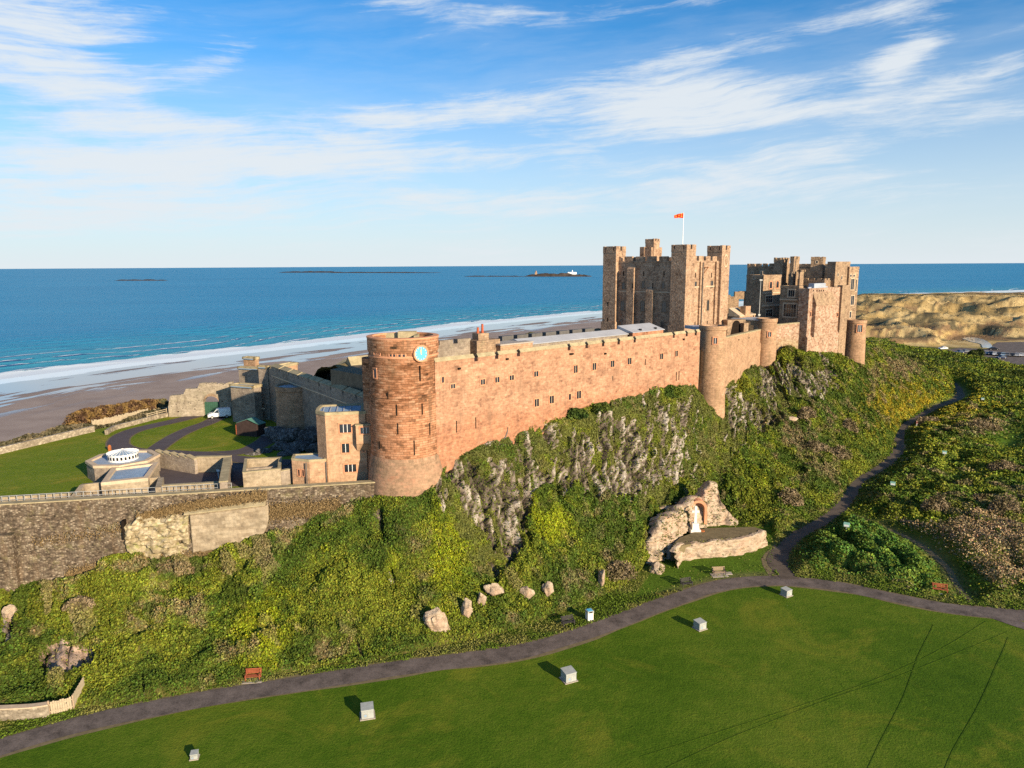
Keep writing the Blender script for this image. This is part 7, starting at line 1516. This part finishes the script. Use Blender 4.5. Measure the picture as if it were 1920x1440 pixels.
def outcrop():
    P = on(1290, 1000, 2.2); t = thing('rock_outcrop', 'stepped pink sandstone outcrop behind the memorial cross', 'rock face', (P[0], P[1], 0)); q = MB(); k = px_m(1290, 980, 104)
    prof = [(1196, 1040, .4, 1022, 1.0), (1208, 1052, .4, 1016, 1.0), (1222, 1054, .4, 1006, 1.2), (1238, 1050, .5, 990, 1.6), (1246, 1046, .6, 978, 2.0), (1254, 1030, 1.4, 970, 2.2), (1266, 1012, 2.2, 962, 2.2), (1280, 1003, 2.2, 955, 2.0), (1292, 996, 2.2, 944, 1.8), (1304, 990, 2.2, 934, 2.4),
            (1316, 988, 2.2, 934, 2.4), (1324, 987, 2.2, 924, 2.0), (1332, 986, 2.2, 905, 3.0), (1345, 985, 2.2, 908, 3.0), (1352, 985, 2.2, 940, 2.2), (1362, 984, 2.2, 955, 1.8), (1371, 982, 2.2, 966, 1.2), (1380, 980, 2.2, 975, .6)]
    Bs = np.array([on(a, b_, c) for a, b_, c, _, _ in prof]); Ts = np.array([at(a, d, on(a, b_, c)[1]+l) for a, b_, c, d, l in prof]); n, nz = 240, 60
    s0 = np.concatenate([[0], np.cumsum(np.linalg.norm(np.diff(Bs, axis=0), axis=1))]); S = np.linspace(0, s0[-1], n); I = lambda A: np.stack([np.interp(S, s0, A[:, i]) for i in range(3)], 1); Bi, Ti = I(Bs), I(Ts)
    v = np.linspace(0, 1, nz)[:, None]; z = Bi[:, 2]+(Ti-Bi)[:, 2]*v-.3*(1-v)
    lay = z/.62+.5*fbm(np.stack([S[None]/4+0*z, z/2, 0*z], -1), 3, 5); fr = lay-np.floor(lay); step = np.floor(lay)+ss(fr, .72, 1.0)
    hz_ = (step-lay.min())*.62/np.maximum((Ti-Bi)[:, 2], .5)        # ledges: go back in steps
    P3 = np.stack([np.broadcast_to(S, z.shape), 0*z, z], -1); blk = vn(np.stack([S[None]/1.5+.9*np.floor(lay), np.floor(lay)*3.1, 0*z], -1), 9); jx = np.abs(2*fbm(P3/np.array([1.6, 1, 3]), 2, 15)-1)
    dsp = (fbm(P3/np.array([.9, 1, .5]), 4, 3)-.5)*.8+(blk-.5)*1.0-np.clip(1-jx*5, 0, 1)*.4+.15
    dsp *= 1-.8*np.exp(-((S[None]-np.interp(1306, [p[0] for p in prof], s0))/1.1)**2)
    XY = Bi[None, :, :2]+(Ti-Bi)[None, :, :2]*np.clip(.55*v+.45*np.clip(hz_, 0, 1), 0, 1)[..., None]
    tn = np.gradient(Bi[:, :2], axis=0); tn /= np.linalg.norm(tn, axis=1, keepdims=True); nr = np.stack([tn[:, 1], -tn[:, 0]], 1); XY = XY+nr[None]*dsp[..., None]
    V = np.concatenate([XY, z[..., None]], -1); bk = [V[-1]+np.column_stack([-nr*w_+0, np.full(n, dz)])*1.0 for w_, dz in ((.5, .12), (1.2, .1), (2.4, -.5))]
    V = np.concatenate([V, np.array(bk)]); V = V-np.array([P[0], P[1], 0]); fastmesh('rock', V.reshape(-1, 3), gridfaces(nz+3, n), M['sandstone'], parent=t)
    q = MB(); c = on(1232, 1066, .3); k2 = np.array([c[0]-P[0], c[1]-P[1], .2]); boulder_mesh(q, k2, (2.6, 3.0, 2.2), 44, .6, .3); obj('lower_block', q, M['sandstone'], t)
    for px, py, w_, sd in ((1232, 958, 3.0, 1), (1252, 948, 2.6, 2), (1225, 990, 2.4, 3)):
        Pq, Nq = hs_at(px, py); q = MB(); boulder_mesh(q, tuple(Pq+Nq*.1-np.array([P[0], P[1], 0])), (w_, 1.4, .7), 80+sd, .5, .3); obj('ledge', q, M['sandstone'], t)
    # red arched niche and the cross
    zf = 2.25; C = on(1306, 986, zf); t = thing('memorial_niche', 'red sandstone arched recess set in the outcrop', 'monument', (C[0]+.3, C[1]+1.0, zf)); q = MB(); r = 1.0; hh = 2.5
    n = 10
    for i in range(n):
        a, b_ = math.pi*i/n, math.pi*(i+1)/n; q.prism([(math.cos(b_)*(r+.35), -.5), (math.cos(b_)*r, -.5), (math.cos(b_)*r, .6), (math.cos(b_)*(r+.35), .6)][::1], [zf+hh+math.sin(b_)*r-.02]*4, [zf+hh+math.sin(b_)*(r+.4)+.2]*4) if False else q.face([(math.cos(a)*r, -.5, zf+hh+math.sin(a)*r), (math.cos(a)*(r+.4), -.5, zf+hh+math.sin(a)*(r+.4)), (math.cos(b_)*(r+.4), -.5, zf+hh+math.sin(b_)*(r+.4)), (math.cos(b_)*r, -.5, zf+hh+math.sin(b_)*r)])
        q.face([(math.cos(a)*(r+.4), -.5, zf+hh+math.sin(a)*(r+.4)), (math.cos(a)*(r+.4), 1.2, zf+hh+math.sin(a)*(r+.4)), (math.cos(b_)*(r+.4), 1.2, zf+hh+math.sin(b_)*(r+.4)), (math.cos(b_)*(r+.4), -.5, zf+hh+math.sin(b_)*(r+.4))])
        q.face([(math.cos(a)*r, -.5, zf+hh+math.sin(a)*r), (math.cos(a)*r, .5, zf+hh+math.sin(a)*r), (math.cos(b_)*r, .5, zf+hh+math.sin(b_)*r), (math.cos(b_)*r, -.5, zf+hh+math.sin(b_)*r)])
    for s in (-1, 1): q.box(s*r, s*(r+.4), -.5, 1.2, zf, zf+hh)
    obj('arch', q, M['trim_red'], t); q = MB(); q.face([(-r, .45, zf)]+[(math.cos(math.pi-i*math.pi/n)*r, .45, zf+hh+math.sin(i*math.pi/n)*r) for i in range(n+1)]+[(r, .45, zf)]); obj('back_panel', q, M['trim_red'], t)
    C = on(1303, 995, zf); t = thing('stone_cross', 'pale stone memorial cross on a block plinth before the red niche', 'cross', (C[0], C[1], zf)); zt = zat(949, C[1], 1303); q = MB(); q.box(-.75, .75, -.6, .6, zf-.3, zf+.3); q.box(-.5, .5, -.42, .42, zf+.3, zf+1.25); obj('plinth', q, M['white_stone'], t)
    q = MB(); q.prism([(-.19, -.15), (.19, -.15), (.19, .15), (-.19, .15)], zf+1.25, zt); q.box(-.55, -.19, -.12, .12, zt-1.0, zt-.65); q.box(.19, .55, -.12, .12, zt-1.0, zt-.65); obj('cross', q, M['white_stone'], t)
    q = MB(); q.lathe([(.42, zf+.02), (.42, zf+.12)], cx=1.0, cy=-.25, seg=16); obj('wreath', q, M['rust'], t)
    # terrace floor, its rough retaining wall and the steps
    pts = [(1258, 1024), (1275, 1008), (1323, 990), (1414, 988), (1433, 994), (1399, 1008), (1359, 1014), (1301, 1019), (1272, 1024)]; fl = MB(); fl.prism(ccw([tuple(on(a, b_, zf)[:2]) for a, b_ in pts]), -.5, zf); o = obj('memorial_terrace', fl, M['edge']); tag(o, kind='structure')
    tp = [(1262, 1036), (1272, 1023), (1301, 1018), (1330, 1016), (1359, 1013), (1385, 1010), (1399, 1007), (1417, 1001), (1433, 994)]; L = smooth_line([on(a, b_, zf)[:2] for a, b_ in tp], .25); n = len(L); nz = 16
    d = np.gradient(L, axis=0); d /= np.linalg.norm(d, axis=1, keepdims=True); nr = np.stack([d[:, 1], -d[:, 0]], 1); t = thing('rough_stone_wall', 'rough pinkish stone wall holding up the memorial terrace', 'retaining wall', (L[n//2][0], L[n//2][1], 0))
    V = []
    for i in range(nz+4):
        v = min(i/nz, 1); back = max(0, i-nz)*.22; z = -.3+(zf+.35)*v; P3 = np.column_stack([L, np.full(n, z)]); dsp = (fbm(P3/np.array([.9, .9, .55]), 4, 71)-.5)*1.1+.45*(1-v)
        zz = z+(fbm(P3/1.2, 3, 73)-.45)*.5*v; V.append(np.column_stack([L+nr*(.25+dsp-back)[:, None], zz]))
    V = np.array(V)-np.array([L[n//2][0], L[n//2][1], 0]); fastmesh('wall', V.reshape(-1, 3), gridfaces(nz+4, n), M['sandstone'], parent=t)
    A = on(1259, 1048, 0); B = on(1262, 1021, zf); t = thing('stone_steps', 'dark stone steps climbing to the memorial terrace', 'steps', (A[0], A[1], 0)); q = MB(); m = 9
    for i in range(m): u0 = i/m; c = (B-A)*u0; q.box(c[0]-.75, c[0]+.75, c[1], c[1]+(B-A)[1]/m*1.3, -.3, zf*(i+1)/m); 
    obj('steps', q, M['stone_slab'], t)
outcrop()
def ledge_grass():
    Q, Nn = [], []; g = np.random.default_rng(91)
    for nm in ('rock_outcrop', 'rough_stone_wall'):
        r = bpy.data.objects[nm]
        for ch in r.children:
            me = ch.data; c = np.empty(len(me.polygons)*3); n = c.copy(); me.polygons.foreach_get('center', c); me.polygons.foreach_get('normal', n); c, n = c.reshape(-1, 3)+np.array(r.location), n.reshape(-1, 3); n = n*np.sign(n[:, 2:3]+1e-9)
            k = (n[:, 2] > .55) & (fbm(c/1.1, 3, 4) > (.50 if nm == 'rock_outcrop' else .56)); Q.append(c[k]); Nn.append(n[k])
    Q, Nn = np.concatenate(Q), np.concatenate(Nn); rep = max(1, int(7000/max(len(Q), 1))); Q = np.repeat(Q, rep, 0)+g.normal(0, .10, (len(Q)*rep, 3)); Nn = np.repeat(Nn, rep, 0); Q[:, 2] += .06
    c = lerp(np.broadcast_to(np.array([.06, .09, .012]), Q.shape), np.array([.17, .16, .04]), g.random(len(Q)))
    tag(leaves('ledge_grass', Q, Nn, np.full(len(Q), .17), c, M['leaf'], 92, .8), 'tufts of grass on the ledges of the memorial outcrop and terrace wall', 'grass', kind='stuff')
ledge_grass()
def whin_mound():
    C = on(545, 838, ZW); t = MB(); 
    for k, (px, py, w, h, z) in enumerate(((515, 812, 40, 34, 14.4), (545, 818, 50, 36, 14.2), (580, 822, 44, 40, 14.2), (560, 838, 56, 28, 13.6), (525, 838, 44, 22, 13.4), (495, 846, 40, 14, 13.1), (590, 845, 40, 28, 13.3), (475, 852, 34, 8, 13.0), (540, 852, 50, 14, 13.0))):
        c = on(px, py, z); m_ = px_m(px, py, c[1]); boulder_mesh(t, (c[0]-C[0], c[1]-C[1], z-ZW), (w*m_, w*m_*.7, h*m_*1.1), 60+k, .4, .5)
    o = obj('whin_outcrop', t, M['rock2']); o.location = (C[0], C[1], ZW); tag(o, 'dark grey whin rock mound below the squat round turret', 'rock')
m_, b_n, p_n = mat('grey_whin'); T_ = b_n.n('ShaderNodeTexCoord').outputs['Object']; n_ = b_n.noise(b_n.mapping(T_, (1.6, 1.6, .8)), 1.6, 7, .72)
b_n.put(p_n.inputs['Base Color'], b_n.ramp(n_, [(.35, (.03, .03, .028)), (.5, (.11, .10, .095)), (.64, (.25, .24, .22)), (.76, (.42, .41, .38))])); p_n.inputs['Roughness'].default_value = .95; bp_ = b_n.n('ShaderNodeBump'); bp_.inputs['Distance'].default_value = .4; b_n.put(bp_.inputs['Height'], n_); b_n.put(p_n.inputs['Normal'], bp_); M['rock2'] = m_
whin_mound()

# ------------------------------------------------------------------ things in the field and along the path
def light_box(px, py, w, label, rz):
    P = on(px, py, 0); m_ = px_m(px, py, P[1]); s = w*m_*.40; h = s*1.75; t = thing('light_housing', label, 'floodlight box', (P[0], P[1], 0), R(rz), 'pale floodlight boxes on the field')
    q = MB(); q.prism([(-s*1.25, -s*1.2), (s*1.25, -s*1.2), (s*1.25, s*1.2), (-s*1.25, s*1.2)], -.05, .07); obj('plinth', q, M['stone_slab'], t)
    q = MB(); q.prism([(-s, -s), (s, -s), (s, s), (-s, s)], .07, [h*.93, h*.93, h, h]); o = obj('housing', q, M['concrete'], t); bv = o.modifiers.new('b', 'BEVEL'); bv.width = .03; bv.segments = 2
    q = MB(); q.prism([(-s*1.05, -s*1.05), (s*1.05, -s*1.05), (s*1.05, s*1.05), (-s*1.05, s*1.05)], [h*.93+.002, h*.93+.002, h+.002, h+.002], [h*.93+.06, h*.93+.06, h+.06, h+.06]); obj('lid', q, M['concrete'], t)
    q = MB(); q.box(-s*.8, s*.1, -s-.02, -s+.01, h*.18, h*.62); pn_ = obj('front_panel', q, M['metal'], t); q = MB(); q.M = Mw((-s*.35, -s-.025, h*.4), (1, 0), (0, 1)); q.face([(math.cos(2*math.pi*k/14)*s*.24, 0, math.sin(2*math.pi*k/14)*s*.24) for k in range(14)]); obj('lens', q, M['lead_blue'], pn_)
    for zz in (.72, .82): q = MB(); q.box(-s*.8, s*.8, -s-.02, -s+.01, h*zz, h*zz+.03); obj('vent', q, M['metal'], t)
light_box(365, 1421, 16, 'pale floodlight box nearest the lower left corner of the field', 12)
light_box(689, 1342, 28, 'pale wide floodlight box in the field, second from the left', 14)
light_box(1066, 1274, 27, 'pale floodlight box out on the grass below the large boulder', 24)
light_box(1312, 1178, 21, 'pale floodlight box below the bench near the memorial', 28)
light_box(1474, 1116, 18, 'pale floodlight box beside the path junction', 30)
def bench(px, py, label, mt, rz, slab=True, w=1.6):
    P = on(px, py, 0); t = thing('park_bench', label, 'bench', (P[0], P[1], 0), R(rz)); fr = M['wood_dark'] if mt != 'wood_red' else M['wood_red']
    if slab: q = MB(); q.box(-w*.62, w*.62, -.75, .45, -.03, .06); obj('base_slab', q, M['stone_slab'], t)
    q = MB()
    for k in range(4): q.box(-w/2, w/2, -.32+k*.14, -.21+k*.14, .43, .47)
    obj('seat', q, M[mt], t); q = MB()
    for k in range(4): q.prism([(-w/2, .25+k*.035), (w/2, .25+k*.035), (w/2, .29+k*.035), (-w/2, .29+k*.035)], .55+k*.13, .65+k*.13)
    obj('backrest', q, M[mt], t)
    for s in (-1, 1):
        x = s*(w/2-.1)
        for y, hh in ((-.28, .62), (.26, .95)): q = MB(); q.box(x-.04, x+.04, y-.04, y+.04, .05, hh); obj('leg', q, fr, t)
        q = MB(); q.box(x-.05, x+.05, -.36, .3, .62, .67); obj('armrest', q, fr, t)
bench(475, 1274, 'red brown wooden bench on the bank beside the path', 'wood_red', 6)
bench(1065, 1172, 'dark slatted bench beside the pale litter bin', 'wood_dark', 20, slab=False)
bench(1287, 1099, 'dark slatted bench on the verge left of the slabbed one', 'wood_dark', 18, slab=False)
bench(1348, 1078, 'grey brown bench on a pale slab below the memorial wall', 'wood', 5, w=1.8)
bench(1762, 1110, 'red brown bench in the planting by the right hand path', 'wood_red', -20, w=1.8)
P = on(1432, 1075, 0); q = MB(); q.prism([(-.6, -.4), (.6, -.4), (.6, .4), (-.6, .4)], 0, .08); o = obj('stone_slab', q, M['stone_slab']); o.location = (P[0]-5.0, P[1], 0); tag(o, 'flat pale stone slab in the grass right of the slabbed bench', 'slab')
P = on(1105, 1162, 0); t = thing('litter_bin', 'pale square litter bin with a blue topped hood beside the path', 'bin', (P[0], P[1], 0), R(20)); q = MB(); q.box(-.36, .36, -.36, .36, 0, 1.0); o = obj('body', q, M['white_stone'], t); q = MB(); q.box(-.4, .4, -.4, .4, 1.003, 1.25); obj('hood', q, M['concrete'], t); q = MB(); q.box(-.22, .22, -.412, -.38, 1.05, 1.2); obj('opening', q, M['slit'], t); q = MB(); q.box(-.3, .3, -.3, .3, 1.253, 1.29); obj('top_plate', q, M['clock_blue'], t)
for px, py, label in ((1586, 1003, 'mint green spotlight among the dark shrubs by the path bend'), (1673, 920, 'mint green spotlight in the scrub right of the track'), (1770, 858, 'mint green spotlight deep in the scrub, below the straw patch'), (1850, 800, 'mint green spotlight at the edge of the grass clearing'), (1842, 754, 'mint green spotlight in the yellow gorse near the hedge')):
    P = on(px, py, 1.2); zb = gz(P[0], P[1]); k = max(1.0, P[1]/130); t = thing('spotlight', label, 'spotlight', (P[0], P[1], zb), R(-30), 'mint green spotlights in the scrub'); q = MB(); q.box(-.07, .07, -.07, .07, zb-.3, zb+.4); obj('post', q, M['metal'], t); q = MB(); q.prism([(-.42, -.25), (.42, -.25), (.42, .35), (-.42, .35)], [zb+.4, zb+.4, zb+.5, zb+.5], [zb+.8, zb+.8, zb+.95, zb+.95]); o = obj('head', q, M['mint'], t); q = MB(); q.box(-.33, .33, -.27, -.252, zb+.46, zb+.76); obj('lens', q, M['white'], o)

# wooden gate and stone wall at the lower left
def left_corner():
    A, B = on(96, 1341, 0), on(136, 1331, 0); ln = Line(A, B); t = thing('wooden_gate', 'silvered vertical board gate at the end of the low stone wall', 'gate', (A[0], A[1], 0), ln.ang); L = ln.L; n = 9
    q = MB()
    for k in range(n): q.box(L*k/n+.01, L*(k+1)/n-.01, 0, .04, .05, 1.35+.06*math.sin(k*1.7))
    obj('boards', q, M['wood_pale'], t)
    for z in (.35, 1.05): q = MB(); q.box(-.05, L+.05, -.045, -.003, z, z+.1); obj('rail', q, M['wood_pale'], t)
    for x in (-.12, L+.12): q = MB(); q.box(x-.07, x+.07, -.02, .12, 0, 1.5); obj('post', q, M['wood'], t)
    q = MB(); q.box(L*.72, L*.78, -.06, -.046, .85, .93); obj('latch', q, M['black'], t)
    C = B+np.array([.15, .1, 0]); D = on(139, 1322, 0)+np.array([.2, 1.6, 0]); ln = Line(C, D); t = thing('board_panel', 'narrow end on fence panel running uphill from the wooden gate', 'fence', (C[0], C[1], 0), ln.ang); q = MB(); m = 7
    for k in range(m): q.box(ln.L*k/m+.01, ln.L*(k+1)/m-.01, 0, .04, .0, 1.6+.5*k/m)
    obj('boards', q, M['wood_pale'], t)
    poly_wall('field_wall', 'low mossy stone wall meeting the wooden gate at the left edge', 'wall', smooth_line([on(-160, 1362)[:2], on(-60, 1352)[:2], on(0, 1349)[:2], on(60, 1346)[:2], on(94, 1341)[:2]], 1), 0, 1.15, .5, 'dry_wall', 'trim_buff')
left_corner()

# ------------------------------------------------------------------ people on the dirt track
def person(px, py, label, top, bottom, rz=0.0, hair=(.05, .03, .02), z=0.05):
    P = on(px, py, z); t = thing('person', label, 'person', (P[0], P[1], z), rz); ROOTLOC[t.name] = 0
    def skin(name, verts, edges, rad, mt, par, root=0):
        me = bpy.data.meshes.new(name); me.from_pydata(verts, edges, []); o = bpy.data.objects.new(name, me); sc.collection.objects.link(o); o.parent = par; me.materials.append(mt)
        sk = o.modifiers.new('skin', 'SKIN'); 
        for i, r in enumerate(rad): me.skin_vertices[0].data[i].radius = (r, r*.85)
        me.skin_vertices[0].data[root].use_root = True; o.modifiers.new('sub', 'SUBSURF').render_levels = 2; return o
    V = [(0, 0, .95), (0, 0, 1.18), (0, -.01, 1.42), (0, -.01, 1.53), (0, -.03, 1.64), (0, -.03, 1.73), (-.19, 0, 1.40), (-.26, .06, 1.13), (-.25, -.06, .90), (-.25, -.11, .82), (.19, 0, 1.40), (.26, -.08, 1.14), (.25, -.22, .95), (.25, -.28, .88), (-.09, 0, .88), (-.11, -.12, .50), (-.11, .02, .09), (-.11, -.13, .04), (.09, 0, .88), (.11, .14, .52), (.11, .34, .14), (.11, .24, .05)]
    E = [(0, 1), (1, 2), (2, 3), (3, 4), (4, 5), (2, 6), (6, 7), (7, 8), (8, 9), (2, 10), (10, 11), (11, 12), (12, 13), (0, 14), (14, 15), (15, 16), (16, 17), (0, 18), (18, 19), (19, 20), (20, 21)]
    Rd = [.14, .13, .14, .055, .095, .08, .07, .05, .035, .04, .07, .05, .035, .04, .085, .06, .045, .04, .085, .06, .045, .04]
    skin('body', V, E, Rd, M['skin'], t)
    skin('jacket', [V[i] for i in (0, 1, 2, 6, 7, 8, 10, 11, 12)], [(0, 1), (1, 2), (2, 3), (3, 4), (4, 5), (2, 6), (6, 7), (7, 8)], [.17, .165, .165, .095, .072, .055, .095, .072, .055], top, t)
    skin('trousers', [V[i] for i in (0, 14, 15, 16, 18, 19, 20)], [(0, 1), (1, 2), (2, 3), (0, 4), (4, 5), (5, 6)], [.155, .11, .082, .065, .11, .082, .065], bottom, t)
    skin('hair', [(0, .0, 1.68), (0, -.01, 1.76)], [(0, 1)], [.095, .085], M['wood_dark'], t)
person(1718, 801, 'walker in a dark red jacket and pale trousers on the dirt track', plain('jacket_red', (.14, .025, .03), .8), plain('trousers_pale', (.45, .45, .44), .8), R(40))
person(1783, 728, 'walker in a pale top far along the dirt track', plain('jacket_pale', (.55, .45, .36), .8), plain('trousers_dark', (.06, .055, .06), .8), R(150))

# ------------------------------------------------------------------ far right: car park, pond, cars
q = MB(); q.prism(ccw([tuple(on(a, b_, 0)[:2]) for a, b_ in [(1745, 662), (1800, 652), (1850, 655), (1870, 642), (2000, 640), (2050, 690), (1905, 690), (1850, 680), (1795, 672)]]), -.1, .09); tag(obj('car_park', q, M['asphalt']), kind='structure')
m_, b_n, p_n = mat('pond_water'); p_n.inputs['Base Color'].default_value = (.35, .42, .45, 1); p_n.inputs['Roughness'].default_value = .12; p_n.inputs['Specular IOR Level'].default_value = .6; M['pond'] = m_
L = smooth_line([on(a, b_, 0)[:2] for a, b_ in [(1803, 635), (1818, 632.5), (1832, 634), (1846, 638), (1857, 645), (1859, 651), (1843, 652), (1838, 645), (1820, 641), (1803, 635)]], 3)[:-1]
q = MB(); q.prism(ccw([tuple(p) for p in L]), -.1, .2); tag(obj('pond', q, M['pond']), kind='structure')
cols = {'silver': (.45, .46, .48), 'dark blue': (.015, .03, .08), 'white': (.75, .75, .74), 'black': (.015, .015, .017), 'grey': (.14, .145, .15), 'pale blue': (.25, .36, .45), 'red': (.3, .02, .02)}
cm = {k: plain('car_paint_'+k.replace(' ', '_'), v, .2, .6, var=.02) for k, v in cols.items()}
for px, py, c, rz, lab in ((1768, 655, 'white', 10, 'white car parked alone at the left end of the car park'), (1799, 662, 'dark blue', 10, 'dark blue car just left of the bush at the car park edge'), (1809, 661, 'grey', 12, 'grey car beside the dark blue one near the bush'), (1863, 656, 'black', 160, 'black car parked apart behind the row, near the pond'), (1849, 664, 'silver', 55, 'silver car at the left end of the car row'), (1857, 665, 'dark blue', 55, 'dark blue car second in the row'), (1865, 666, 'white', 55, 'white car in the middle of the row'), (1873, 666.5, 'black', 55, 'black car right of the white one in the row'), (1881, 667, 'pale blue', 55, 'pale blue car in the right half of the row'), (1889, 667.5, 'grey', 55, 'grey car in the right half of the row beside the pale blue one'), (1877, 672, 'dark blue', 8, 'dark blue car parked side on in front of the row'), (1898, 668, 'black', 55, 'black car near the right end of the row'), (1907, 668, 'silver', 55, 'silver car catching the sun near the right end of the row'), (1916, 668, 'white', 55, 'white car at the right edge of the photo')):
    P = on(px, py, .1); vehicle('parked_car', lab, 'car', P, R(rz), 4.3, 1.8, 1.5, cm[c], group='cars in the car park by the dunes', z0=.09)

# ------------------------------------------------------------------ single shrubs that stand out of the scrub
def shrub(px, py, rpx, hpx, label, c0, c1, n, hill=False, seed=1, size=.3, Y=None, kind='shrub', name='bare_shrub'):
    if hill: P, _ = hs_at(px, py+hpx*.4)
    else:
        P = on(px, py+hpx*.4, .3); P = np.array([P[0], P[1], gz(P[0], P[1])])
    m_ = px_m(px, py, P[1]); w, h = rpx*m_, hpx*m_*.8
    bare = name == 'bare_shrub'; return hedge_thing(name, label, kind, [[P[0]-w*.5, P[1]-.3, P[2]-.3], [P[0]-w*.1, P[1]+.5, P[2]-.2], [P[0]+w*.5, P[1]+.1, P[2]-.3]], h*(1.0 if bare else 1), w*.62, c0, c1, n, size*(P[1]/110)**.5*(.55 if bare else .8), seed=seed, top_jit=1.3, aspect=2.2 if bare else 1.0, fill=.8 if bare else 2.2)
bw = ((.12, .095, .045), (.24, .18, .105))
for i, a in enumerate(((1752, 952, 26, 44, 'bare pinkish shrub standing above the reed bed', False), (1882, 960, 30, 34, 'dark bare shrub at the right edge above the reeds', False), (1560, 850, 30, 30, 'pale bare shrub beside the narrow side track on the slope', True), (1528, 838, 24, 30, 'bare grey shrub on the slope left of the side track', True), (1590, 800, 16, 26, 'small bare brown shrub under the last round turret', True), (1478, 935, 26, 30, 'bare brown shrub above the memorial', True), (1505, 780, 18, 26, 'twiggy grey shrub below the second crag face', True), (1740, 790, 22, 16, 'brown twiggy shrub right of the walker', False), (1840, 800, 34, 22, 'broad brown shrub clump near the grass clearing', False), (1835, 935, 18, 24, 'brown shrub between the reeds and the clearing', False), (1885, 880, 34, 22, 'wide brown bramble mound at the right edge', False), (1160, 1068, 30, 34, 'twiggy grey brown shrub left of the memorial rocks', True), (160, 1140, 26, 24, 'pale dead shrub near the left end of the slope', True))):
    shrub(a[0], a[1], a[2], a[3], a[4], *bw, 3200, a[5], seed=100+i)
for i, a in enumerate(((1392, 716, 26, 34, 'round yellow green bush below the wall between the tall turrets', True, (.07, .10, .012), (.19, .19, .02)), (1080, 772, 22, 26, 'dark green ivy bush pressed against the long wall foot', True, (.025, .05, .010), (.06, .09, .015)), (1120, 765, 18, 18, 'small dark bush along the long wall foot', True, (.03, .05, .010), (.07, .09, .015)), (1830, 660, 15, 14, 'dark bush at the edge of the car park', False, (.02, .035, .010), (.06, .075, .015)), (1255, 730, 26, 24, 'bright green ivy mass at the wall foot near the oriel turret', True, (.045, .08, .012), (.10, .13, .015)))):
    shrub(*a[:5], a[6], a[7], 4000, a[5], seed=140+i, name='green_bush', kind='bush')

# ------------------------------------------------------------------ islands
def island(px0, px1, py, hpx, seed, label=None):
    A, B = on(px0, py, SEA), on(px1, py, SEA); C = (A+B)/2; L = np.linalg.norm(B-A); m_ = px_m((px0+px1)/2, py, C[1]); n, k = 120, 14
    u = np.linspace(-1, 1, n); v = np.linspace(-1, 1, k); U, Vv = np.meshgrid(u, v); prof = np.clip(1-np.abs(U)**3, 0, 1)*np.clip(1-Vv**2, 0, 1)
    Pn = np.stack([U*6, Vv*1.5, 0*U+seed], -1); hgt = (np.clip(fbm(Pn, 4, seed)*1.9-.45, .02, 1)**.6)*prof**.45*hpx*m_
    d = (B-A)/L; V = np.stack([U*L/2*d[0]-Vv*L*.10*d[1], U*L/2*d[1]+Vv*L*.10*d[0], hgt-.6], -1); o = fastmesh('island', V.reshape(-1, 3), gridfaces(k, n), M['island']); o.location = C; tag(o, label, None, None, 'structure'); return C, m_
M['island'] = plain('island_rock', (.07, .055, .045), .95, .05, var=.35, scale=.02)
island(217, 311, 526, 3.0, 3); island(530, 640, 511, 3.0, 5); island(630, 816, 511.5, 2.4, 9); island(872, 985, 518.5, 2.4, 11); C, m_ = island(985, 1108, 518.5, 7.0, 13)
P = on(1073, 517.5, SEA); t = thing('lighthouse', 'white lighthouse buildings on the nearest right hand island', 'lighthouse', (P[0], P[1], SEA)); z = SEA+5.5*m_; q = MB(); q.box(-9*m_, 8*m_, -10, 10, SEA, z+2.0*m_); obj('wall', q, M['white'], t); q = MB(); q.lathe([(1.2*m_, SEA), (.9*m_, z+5*m_)], seg=12); q.lathe([(1.0*m_, z+5*m_), (.2, z+6.2*m_)], seg=12, cap=False); obj('tower', q, M['white'], t)
P = on(1005, 518, SEA); t = thing('beacon_tower', 'squat buff beacon tower at the left of the same island', 'tower', (P[0], P[1], SEA)); q = MB(); q.box(-2.2*m_, 2.2*m_, -6, 6, SEA, SEA+7*m_); obj('base', q, M['turret_stone'], t); q = MB(); q.lathe([(1.5*m_, SEA+7*m_), (1.3*m_, SEA+10.5*m_)], seg=10); obj('tower', q, M['turret_stone'], t)
